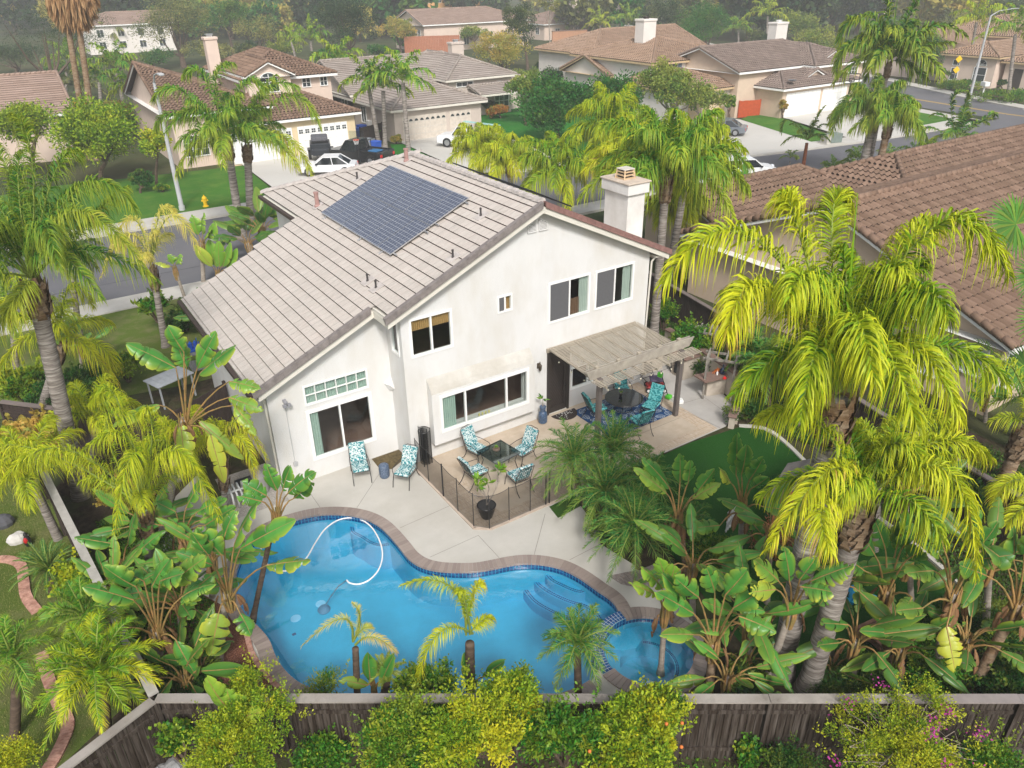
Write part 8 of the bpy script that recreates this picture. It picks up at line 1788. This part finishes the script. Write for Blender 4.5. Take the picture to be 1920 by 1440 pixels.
for i, (lab, b, c, r_, mt, y) in enumerate((
    ('orange flowering bed shrub below the arched window', (940,222), (935,210), (22,13), leafmat('flower_orange', (.12,.22,.03), (.50,.14,.04), (.5,.2,.03), trans=.2), .0), ('small dark cycad like shrub at the arched window', (915,215), (915,198), (14,12), SHRD, 0.),
    ('clipped green hedge beside the pale garage doors', (893,235), (893,215), (9,16), SHRG, 0.), ('round bush at the end of the pale driveway', (898,255), (905,245), (14,8), SHRD, .1), ('low reddish shrub beside the palm at the pale garage', (742,270), (745,262), (12,9), TREEY, .3), ('clipped square hedge behind the blue bins', (690,262), (698,248), (17,12), SHRG, .05),
    ('yellow green round shrub by the terracotta steps', (1365,285), (1362,274), (18,9), SHRG, .15), ('second round shrub by the terracotta steps', (1345,285), (1345,276), (14,8), SHRG, .1), ('dark shrub above the terracotta steps', (1325,268), (1325,258), (18,12), SHRD, .1), ('reddish low shrub left of the terracotta steps', (1300,262), (1300,250), (14,9), TREEY, .35), ('tall hedge plant beside the red gate', (1368,222), (1368,195), (11,24), SHRG, .05),
    ('bush with pink flowers at the tan garage corner', (1468,222), (1468,200), (8,18), TREEY, .4), ('clipped hedge row along the far right sidewalk, left part', (1800,168), (1800,160), (40,7), SHRG, .1), ('clipped hedge row along the far right sidewalk, right part', (1890,190), (1890,180), (50,9), SHRG, .1), ('banana like leafy clump by the diamond signs', (1765,160), (1765,138), (18,16), TREEG, .1), ('dark bush by the pink house entrance', (1880,168), (1878,156), (10,9), SHRD, .0), ('round bush by the pink house arch window', (1815,165), (1812,157), (14,8), SHRD, .05),
    ('shrub on the slope left of the white gabled house', (1060,190), (1050,175), (45,14), TREEL, .15), ('small shrub under the lamp post at left', (305,360), (305,352), (14,8), SHRG, .1))):
    tree(lab, b, c, r_, mt, 46, 70, .22, y, .12, name='shrub', cat='shrub', depthk=.8)
t = thing('ivy_hedge', 'dark ivy hedge wall with strings of party lights at the top', 'hedge', tuple(GT(820,90))); lb = LB(); b0 = GT(820,90); c = UP(820,62,b0)
cloud(lb, c, (9.5,3.,3.2), 120, 90, .6, 1.2, .6, .0, .06, low=-.9); lb.build('foliage', [SHRG, SHRG], t); m_ = MB()
for i in range(4): a = UP(782+5*i,55+i*7,b0,4); b_ = UP(857,50+i*8,b0,4); m_.tube([a+(b_-a)*s-V3(0,0,.8*4*s*(1-s)) for s in np.linspace(0,1,9)], .05, 4)
m_.build('party_lights', WHITE, t)
# palms across the street and far palms
FP = 'palms across the street'
def fpalm(label, b, c, n_=12, Rr=3., mat=MGRN, yel=.1, dr=.8, r=(.22,.17), L=1.0, W=.14, nl=22, tr=False, g=FP, **k):
    base = GT(*b) if tr else G(*b); return palm(label, g, b, c, (), n_, Rr, L, W, nl, mat, yel, dr, r, boots=False, ns=3, elr=(-.2,1.2), upf=.45, pz=base[2] if tr else 0., **k)
fpalm('slim king palm in front of the pale garage, taller', (767,295), (755,150), 13, 3.2, MGRN, .05, .8)
fpalm('twin trunk king palm left of the slim one, left crown', (712,275), (690,155), 11, 2.7, DGRN, .1, .6)
fpalm('twin trunk king palm left of the slim one, right crown', (722,277), (718,165), 11, 2.7, DGRN, .05, .6)
fpalm('palm with green crown beside the two storey cream wall', (640,215), (635,115), 11, 3.4, MGRN, .15)
fpalm('palm rising behind the cream house roof, right', (590,140), (582,75), 12, 4., MGRN, .15)
fpalm('small palm at the roof corner behind the cream house', (560,130), (545,72), 9, 3., MGRN, .2)
fpalm('king palm with arching crown left of the cream house', (235,210), (215,125), 11, 3.6, MGRN, .1)
fpalm('shorter king palm right of it at the lawn edge', (262,250), (252,168), 11, 2.8, MGRN, .1)
fpalm('low palm between the two king palms and the skirted palms', (190,215), (185,150), 10, 3.0, DGRN, .1)
fpalm('grey blue fan palm at the foot of the skirted palms', (150,190), (145,162), 14, 3.2, TREEO, .0, .3)
fpalm('banana like palm left of the skirted palms', (122,170), (125,110), 12, 3.6, MGRN, .1)
fpalm('drooping palm with dead brown fronds behind the dark tiled roof', (1437,92), (1440,28), 13, 5., MGRN, .35, .9)
fpalm('palm with weeping crown top right of the white gable house', (1180,78), (1178,40), 13, 4.6, MGRN, .12, 1.)
fpalm('yellowish palm behind the tan tiled roof', (1130,80), (1125,45), 12, 4., MGRN, .4)
fpalm('palm between big glossy tree and dark tiled roof', (1385,90), (1385,55), 12, 3.6, MGRN, .1)
fpalm('tall slender palm in front of the pink house', (1812,150), (1832,38), 14, 3.8, LIME, .25, 1.)
fpalm('right edge palm with grey trunk beside the pink house', (1890,190), (1905,60), 14, 4.2, MGRN, .12, 1.)
fpalm('low broad palm right of the tall dark one at the curb', (1745,330), (1745,300), 9, 1.6, MGRN, .05, .5, L=.6, W=.08)
for i, (lab, b, c) in enumerate((('small pygmy palm row by the neighbour roof, left', (1598,330), (1598,315)), ('small pygmy palm row by the neighbour roof, right', (1575,332), (1560,318)), ('stub trunk pygmy palm by the curb, left of three', (1713,310), (1712,290)), ('stub trunk pygmy palm by the curb, middle of three', (1738,305), (1737,285)), ('stub trunk pygmy palm by the curb, right of three', (1752,303), (1752,283)), ('fan palm at the base of the multi stemmed palm', (1608,335), (1605,296)), ('fan palm right of the multi stemmed palm base', (1660,330), (1668,295)))):
    fpalm(lab, b, c, 12, 1.1, DGRN if i > 1 else MGRN, .05, .6, (.15,.12), .4, .05, 18, g='little palms along the near curb')
for i, (lab, x, y) in enumerate((('hazy distant palm left of the orange house', 790, 35), ('second hazy distant palm near the orange house', 705, 22), ('hazy distant palm cluster above the dark evergreen', 800, 15), ('far palm on the horizon left of the olive tree', 205, 70), ('far palm above the tan roofs at top right', 1260, 15))):
    fpalm(lab, (x, y+28), (x, y), 10, 5., TREEO, .1, .8, L=1.6, W=.3, nl=14, tr=False, g='distant palms in the haze')
# skirted fan palms at top left
def skirt_palm(label, bpx, cpx, toppx):
    base = G(*bpx); t = thing('fan_palm', label, 'palm tree', tuple(base), 0, 'tall fan palms with dry skirts'); P0 = UP(*cpx, base); T_ = UP(*toppx, base)
    trunk(t, base, P0, .27, .22, BARKB, boots=False); lb = LB(); ax = T_-P0
    for i in range(420):
        s = RNG.uniform(0, 1); a = RNG.uniform(0, 6.28); r_ = .5+1.5*math.sin(s*2.6); p = P0+ax*s+V3(math.cos(a), math.sin(a), 0)*r_*.5
        leaves(lb, p[None], (V3(math.cos(a)*.35, math.sin(a)*.35, -1))[None], 2.2, .35, RNG.uniform(0, .5))
    lb.build('dry_skirt', [DRYL, DRYL], t); lb = LB()
    for i in range(14): a = i*2.4; d = V3(math.cos(a), math.sin(a), RNG.uniform(.2,1)); frond(lb, T_, T_+d*2.4, None, .5, 16, 1., .14, .4, .1, ns=3)
    lb.build('crown', [MGRN, RACH], t)
skirt_palm('left trunk of the pair of tall fan palms with brown skirts', (166,296), (126,40), (108,-40)); skirt_palm('right trunk of the pair of tall fan palms with brown skirts', (182,296), (147,42), (150,-40))
# fan palm leaves at the right edge
def fanleaf(lb, c, n_, up_, r_, k=34, spread=2.6, Y=.05):
    n_ = nrm(n_); u = nrm(np.cross(up_, n_)); v = np.cross(n_, u)
    for i in range(k):
        a = -spread+2*spread*i/(k-1); d = u*math.sin(a)+v*math.cos(a); rr = r_*RNG.uniform(.88, 1.05); s = np.cross(n_, d); w_ = r_*spread*2/k*.36
        p1 = c+d*rr*.55+n_*.02*(i%2); p2 = c+d*rr-V3(0,0,.10*rr); lb.add([c-s*.01, c+s*.01, p1+s*w_, p1-s*w_, p2+s*.006, p2-s*.006], [(0,1,2,3), (3,2,4,5)], Y+.15*(i%3 == 0), 0)
b = G(1935,860); t = thing('fan_palm', 'fan palm leaning in from the right edge with pleated round leaves', 'palm tree', tuple(b)); P0 = UP(1950,560,b); trunk(t, b, P0, .22, .2, BARKB); lb = LB()
for (x, y, r_, off) in ((1905,420,.95,.4),(1925,690,.8,.6),(1945,520,.8,0.),(1960,600,.9,.8)): c = UP(x, y, b, off); lb.tube([P0, c], [.03,.015], 5, 1, .2); fanleaf(lb, c, -_FH+V3(.1,0,.55), V3(-.8,.6,.5), r_, 40, 2.5)
lb.build('crown', [DGRN, RACH], t)
palm('palm frond cluster entering from the right edge above the dark soil', None, (1990,1080), (1960,930), [(1900,900,1862,950,.3,.45),(1920,950,1885,985,.5,.45),(1900,690,1830,770,0,.3)], 4, 1.2, .5, .03, 50, LIME, .3, .6, (.15,.12), boots=False)
palm('feathery green frond beside the right neighbour window', None, (1935,830), (1925,760), [(1850,650,1790,690,.2,.1),(1880,690,1840,760,.3,.1)], 5, 1.2, .45, .03, 44, MGRN, .1, .5, (.15,.12), boots=False)
palm('leaning palm trunk with ragged bark at the right edge', None, (1880,905), (1925,800), (), 5, 1.0, .5, .03, 40, LIME, .3, .8, (.2,.2), tm=BARKB)
# distant scatter on the hazy slope
tmpl = []
for i, (mt, y) in enumerate(((TREED, .05), (TREEO, .15), (TREEG, .1), (TREEY, .25))):
    th = thing('distant_tree', 'hazy rounded tree among many on the far slope', 'tree', (0, 0, 0), 0, 'hazy trees on the far slope'); m_ = MB(); m_.tube([(0,0,-.5),(0,0,3)], [.4,.3], 6); m_.build('trunk', BARKD, th, local=True)
    lb = LB(); cloud(lb, (0,0,5.5), (4.2,4.2,3.6), 36, 46, 1.1, 1.4, .7, y, .12, low=-.8); lb.build('crown', [mt, mt], th, local=True); tmpl.append(th)
rr_ = np.random.default_rng(5); cnt = 0
for k in range(330):
    x, y = (rr_.uniform(-40, 1960) if k % 2 else rr_.uniform(-40, 760)), (rr_.uniform(-50, 30) if k % 3 else rr_.uniform(20, 88)); p = GT(x, y); d = math.hypot(p[0], p[1])
    if d < 112 or (1550 < x and d < 190) or cnt > 290: continue
    s = rr_.uniform(.8, 1.7)*(1 + max(0, d-200)/500); i = int(rr_.integers(0, 4)); src = tmpl[i]
    if cnt < 4: o = tmpl[cnt]; o.location = p; o.rotation_euler = (0, 0, rr_.uniform(0, 6)); o.scale = (s,)*3
    else: copy_tree(src, tuple(p), rr_.uniform(0, 6), None, s)
    cnt += 1
# ---- near shrubs: foreground hedge row
def fshrub(label, cx, cy, rx, ry, mat, base_y=1470, n=110, per=120, size=.085, yel=.1, yv=.15, asp=.5, cr=.2, name='shrub', cat='shrub', off=0., extra=None, group='shrubs in front of the bottom fence', stem=BARKD, low=-.6, dk=.75):
    base = G(cx, base_y); c = UP(cx, cy, base, off); k = np.dot(_F, c-V3(0,0,CH))/CF
    return shrub(name, label, cat, c, (rx*k, rx*k*dk, ry*k), mat, n, per, size, asp, yel, group, stem, cr, yv, low=low, extra=extra)
def oranges(th, c, rad):
    for i in range(5):
        d = nrm(RNG.normal(size=3)-V3(*(_FH*.9))+V3(0,0,.7)); p = c+d*rad*.98; m_ = MB(); m_.ball(p, .034, 10, 6); m_.build('orange', OR, th, smooth=True)
MAG = leafmat('flower_magenta', (.36,.03,.22), (.50,.07,.32), (.5,.1,.3), trans=.3)
def bougain(th, c, rad):
    lb = LB(); 
    for i in range(15):
        d = nrm(RNG.normal(size=3)+V3(0,0,.8)); P = c+d*rad*.98+RNG.normal(0,.07,(22,3)); leaves(lb, P, RNG.normal(size=(22,3)), .05, .04, 0)
    lb.build('flowers', [MAG, MAG], th)['kind'] = 'stuff'; m_ = MB()
    for i in range(60):
        a = RNG.uniform(0, 6.28); d = V3(math.cos(a), math.sin(a), RNG.uniform(.1,.8)); q = c+d*rad*RNG.uniform(.4,.78); m_.tube([c-V3(0,0,rad[2]*.3), (c+q)/2+RNG.normal(0,.12,3), q, q+RNG.normal(0,.12,3)], [.014,.010,.006,.003], 4)
    m_.build('bare_twigs', pm('twig_grey', (.30,.25,.20), .9), th)
fshrub('fine leaved yellow green shrub behind the young lime bird of paradise', 460, 1388, 125, 78, SHRY, 1500, 230, 150, .055, .05, cr=.16)
fshrub('yellow tinged shrub overhanging the mulch bed above the fence', 465, 1290, 45, 40, SHRY, 1420, 60, 110, .055, .1, cr=.14)
fshrub('shrub with wiry pale twigs left of the bright citrus', 750, 1380, 95, 70, SHRG, 1500, 160, 120, .07, .15)
fshrub('bright yellow green citrus shrub at the middle of the fence', 905, 1360, 115, 74, SHRY, 1500, 230, 130, .075, .08, yv=.2)
fshrub('dark green broad leaved shrub between the two citrus trees', 1060, 1380, 80, 72, SHRG, 1500, 140, 110, .09, .03)
fshrub('citrus tree with small oranges right of the middle fence', 1200, 1388, 118, 74, SHRY, 1500, 250, 130, .08, .08, yv=.2, extra=oranges)
fshrub('green climbing shrub over the fence beside the spa', 1240, 1318, 45, 26, SHRG, 1430, 60, 110, .07, .3)
fshrub('leafy vine draped over the middle fence cap', 830, 1318, 90, 22, SHRG, 1410, 70, 110, .06, .1)
fshrub('wispy climbing stems in front of the golden palm', 975, 1290, 40, 30, SHRG, 1400, 26, 60, .07, .1)
fshrub('magenta flowered bougainvillea mound with bare twigs at lower right', 1690, 1405, 185, 80, SHRY, 1510, 230, 120, .05, .2, name='bougainvillea', extra=bougain, cr=.2)
fshrub('green shrub at the lower right corner', 1870, 1430, 80, 50, SHRG, 1510, 90, 110, .06, .1)
fshrub('dark low shrub under the fence right of the citrus tree', 1480, 1435, 50, 22, SHRD, 1470, 50, 90, .06, .1)
fshrub('low succulent green plant at the foot of the fence', 1400, 1405, 24, 24, SHRG, 1430, 26, 60, .09, .0, asp=.8)
fshrub('bright yellow bush at the lower left corner', 15, 1425, 42, 45, SHRY, 1500, 60, 110, .05, .25)
fshrub('broad leaved green shrub at the base of the striped fence panel', 600, 1425, 60, 22, SHRG, 1470, 60, 90, .08, .0)
fshrub('dark green nasturtium clump by the corner fence', 330, 1390, 30, 45, SHRG, 1450, 40, 80, .08, .0, asp=.9)
# planting beds inside the garden
GS = 'shrubs inside the garden'
def gs(label, bx, by, cx, cy, rx, ry, mat, n=70, per=90, size=.10, yel=.05, **k):
    base = G(bx, by); c = UP(cx, cy, base); kk = np.dot(_F, c-V3(0,0,CH))/CF; return shrub('shrub', label, 'shrub', c, (rx*kk, rx*kk*.8, ry*kk), mat, n, per, size, k.pop('asp', .5), yel, GS, BARKD, k.pop('cr', .22), k.pop('yv', .12), **k)
for a in (
    ('yellow and orange leaved vine shrub below the dark brown fence', 90, 860, 75, 815, 75, 42, TREEY, 110, 90, .16, .3, dict(asp=.9, yv=.3)),
    ('dark oleander like shrub behind the big left trunk', 150, 770, 150, 725, 75, 42, SHRD, 120, 90, .16, .0, dict(asp=.28)),
    ('green shrub left of the big trunk under the fence', 40, 775, 45, 720, 55, 40, SHRG, 80, 90, .16, .2, dict()),
    ('low dark shrub along the left fence base', 15, 880, 15, 855, 40, 25, SHRG, 50, 80, .10, .1, dict()),
    ('leafy vine with yellow leaves over the garden dividing fence', 150, 1120, 140, 1090, 40, 45, SHRY, 60, 80, .09, .15, dict(asp=.9)),
    ('bushy green planting under the mid left bird of paradise', 200, 1130, 190, 1095, 60, 40, SHRG, 90, 90, .09, .05, dict()),
    ('dark ground shrub beneath the large lower left bird of paradise', 350, 1300, 350, 1270, 60, 30, SHRD, 80, 80, .10, .1, dict()),
    ('yellow leaved low shrub between lime palm and house wall', 230, 960, 240, 925, 40, 30, TREEY, 60, 80, .10, .3, dict(asp=.9)),
    ('dark green bed shrub at the left eave corner', 350, 620, 345, 600, 40, 25, SHRD, 60, 80, .16, .0, dict()),
    ('shrub beside the folding table in the side yard', 250, 720, 235, 690, 35, 25, SHRG, 50, 80, .14, .05, dict()),
    ('frangipani bush on the front lawn', 300, 625, 290, 575, 32, 28, SHRG, 30, 26, .3, .05, dict(asp=.35, cr=.12, shell=None)),
    ('dense slope shrub beside the weathered arbours', 1275, 690, 1290, 640, 45, 40, SHRG, 90, 90, .12, .05, dict()),
    ('dark slope shrub below the arbours by the wall', 1330, 700, 1340, 680, 50, 28, SHRD, 80, 90, .10, .05, dict()),
    ('low shrub against the right house wall', 1235, 620, 1245, 590, 25, 30, SHRG, 50, 80, .12, .1, dict()),
    ('dark bed shrub right of the patio pillars', 1410, 790, 1405, 770, 40, 22, SHRD, 70, 90, .08, .1, dict()),
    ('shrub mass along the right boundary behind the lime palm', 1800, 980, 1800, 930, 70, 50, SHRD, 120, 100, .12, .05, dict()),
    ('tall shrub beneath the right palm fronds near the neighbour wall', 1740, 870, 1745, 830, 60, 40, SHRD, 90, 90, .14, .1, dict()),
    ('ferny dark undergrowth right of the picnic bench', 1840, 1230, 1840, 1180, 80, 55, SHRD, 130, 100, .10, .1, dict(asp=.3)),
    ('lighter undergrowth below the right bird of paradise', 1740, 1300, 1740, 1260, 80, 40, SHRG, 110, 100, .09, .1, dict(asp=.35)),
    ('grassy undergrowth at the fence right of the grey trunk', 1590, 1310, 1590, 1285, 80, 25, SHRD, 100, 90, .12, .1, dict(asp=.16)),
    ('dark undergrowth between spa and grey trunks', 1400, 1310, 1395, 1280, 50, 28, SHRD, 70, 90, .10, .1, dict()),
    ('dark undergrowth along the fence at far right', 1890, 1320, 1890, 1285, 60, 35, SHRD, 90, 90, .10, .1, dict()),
    ('red leaved bromeliad patch under the spa bird of paradise', 1450, 1040, 1450, 1010, 60, 22, leafmat('bromeliad', (.05,.16,.04), (.38,.08,.06), (.45,.2,.1)), 60, 60, .14, .1, dict(asp=.2)),
    ('fern bank between the palms and the turf', 1330, 1090, 1330, 1050, 60, 35, SHRG, 90, 90, .12, .1, dict(asp=.25)),
    ('dark bed under the palm cluster', 1160, 1010, 1160, 990, 50, 22, SHRD, 60, 80, .10, .05, dict()),
    ('small weeds at the pool end by the fence', 610, 1308, 610, 1292, 45, 14, SHRG, 40, 50, .10, .25, dict(asp=.2)),
    ('leafy plants between the small palms and the fence', 790, 1312, 790, 1285, 60, 22, SHRG, 60, 80, .10, .1, dict())):
    kw = dict(a[-1]); kw.pop('shell', None); gs(*a[:-1], **kw)
# ground cover
def gcover(label, pts, mat, n, size, yel=.1, h=.12, name='ground_cover', asp=.5, up=.5):
    P = np.array([tuple(p) for p in gp(*pts)]); lo, hi = P.min(0), P.max(0); out = []
    def ins(q):
        c = False; j = len(P)-1
        for i in range(len(P)):
            if (P[i][1] > q[1]) != (P[j][1] > q[1]) and q[0] < (P[j][0]-P[i][0])*(q[1]-P[i][1])/(P[j][1]-P[i][1]+1e-9)+P[i][0]: c = not c
            j = i
        return c
    while len(out) < n:
        q = RNG.uniform(lo, hi)
        if ins(q): out.append(q)
    out = np.array(out); hh = RNG.uniform(0, h, n)*(1+.8*np.sin(out[:, 0]*3)*np.sin(out[:, 1]*2.7)); lb = LB(); D = RNG.normal(0, .6, (n, 3)); D[:, 2] = np.abs(D[:, 2])+up
    leaves(lb, np.column_stack([out, np.maximum(hh, .0)]), D, size*RNG.uniform(.6, 1.3, n), size*asp, RNG.uniform(0, yel*2, n)); return tag(lb.build(name, [mat, mat]), label, None, None, 'stuff')
gcover('leafy ground cover on the side slope behind the patio wall', [(1225,600),(1330,600),(1560,740),(1560,860),(1440,800),(1400,760),(1300,680),(1220,620)], SHRD, 14000, .12)
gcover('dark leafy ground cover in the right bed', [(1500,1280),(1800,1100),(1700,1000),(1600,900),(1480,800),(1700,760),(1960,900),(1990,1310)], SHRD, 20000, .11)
gcover('mixed ground cover in the left bed', [(180,980),(330,940),(330,1080),(400,1130),(420,1300),(300,1300)], SHRG, 12000, .09)
gcover('short grass blades on the artificial turf', [(1232,858),(1386,801),(1470,832),(1600,942),(1790,1100),(1760,1260),(1530,1295),(1290,1080),(1190,900)], leafmat('turf_blade', (.012,.07,.012), (.03,.12,.02), trans=.1), 60000, .04, 0., .02, 'grass', .14, 1.2)
gcover('olive grass tufts on the neighbour lawn', [(-200,900),(80,900),(160,1080),(260,1290),(110,1430),(90,1600),(-300,1600)], leafmat('dry_grass_blade', (.10,.16,.03), (.22,.24,.07), (.35,.30,.12), trans=.15), 40000, .06, .3, .03, 'grass', .14, 1.)
gcover('weeds on the soil outside the bottom fence', [(150,1460),(1960,1380),(1990,1700),(0,1800)], SHRG, 12000, .09)
# cacti in the lower left corner
for i, (x, y, h) in enumerate(((222,1455,.75),(238,1460,.95),(252,1445,.9),(277,1450,.6),(292,1440,.5))):
    p = G(x, y); t = thing('columnar_cactus', ('shortest column cactus at the left of the corner group','tall column cactus second from the left','column cactus in the centre of the corner group','column cactus right of the centre one','small column cactus nearest the fence corner')[i], 'cactus', tuple(p), 0, 'column cacti in the fence corner'); m_ = MB(); n_ = 16; m_.lathe((0,0,0), [(.055,0),(.065,h*.5),(.06,h*.9),(.035,h*.98),(.008,h)], n_)
    for q, v in enumerate(m_.v):
        if q % 2: m_.v[q] = (v[0]*.8, v[1]*.8, v[2])
    m_.build('stem', pm('cactus_green', (.05,.14,.03), .7, .2, 8, .3), t, local=True); m_ = MB()
    for a in range(8):
        for z in np.arange(.05, h, .07): m_.beam((.062*math.cos(a*.785),.062*math.sin(a*.785),z),(.085*math.cos(a*.785),.085*math.sin(a*.785),z+.01),.003,.003)
    m_.build('spines', PALE and DRYL, t, local=True)
for i, (x, y, r_) in enumerate(((330,1440,.2),(300,1450,.16),(415,1330,.18))):
    p = G(x, y); t = thing('boulder', ('grey boulder at the bottom edge by the corner fence','smaller dark boulder beside the cacti','grey rock half hidden by the fence corner')[i], 'rock', tuple(p)); m_ = MB(); m_.ball((0,0,r_*.4), (r_*1.3,r_,r_*.8), 10, 6)
    for q, v in enumerate(m_.v): m_.v[q] = tuple(np.array(v)*(1+RNG.uniform(-.1,.1)))
    m_.build('stone', pm('boulder_grey', (.22,.22,.22), .9, .25, 5, .5), t, local=True)
# ============================================================ AIR
def haze(dens):
    m_, n, o = _nodes('haze_air'); v = n.nodes.new('ShaderNodeVolumePrincipled'); v.inputs['Density'].default_value = dens; v.inputs['Color'].default_value = (.98,.99,1,1); v.inputs['Anisotropy'].default_value = 0
    n.links.new(v.outputs[0], o.inputs['Volume']); mb = MB(); mb.box(-1000,-700,-3,1400,1500,34); return tag(mb.build('haze', m_), 'thin pale coastal haze in the air', None, None, 'stuff')
HAZE = 0.0008
if HAZE: haze(HAZE)
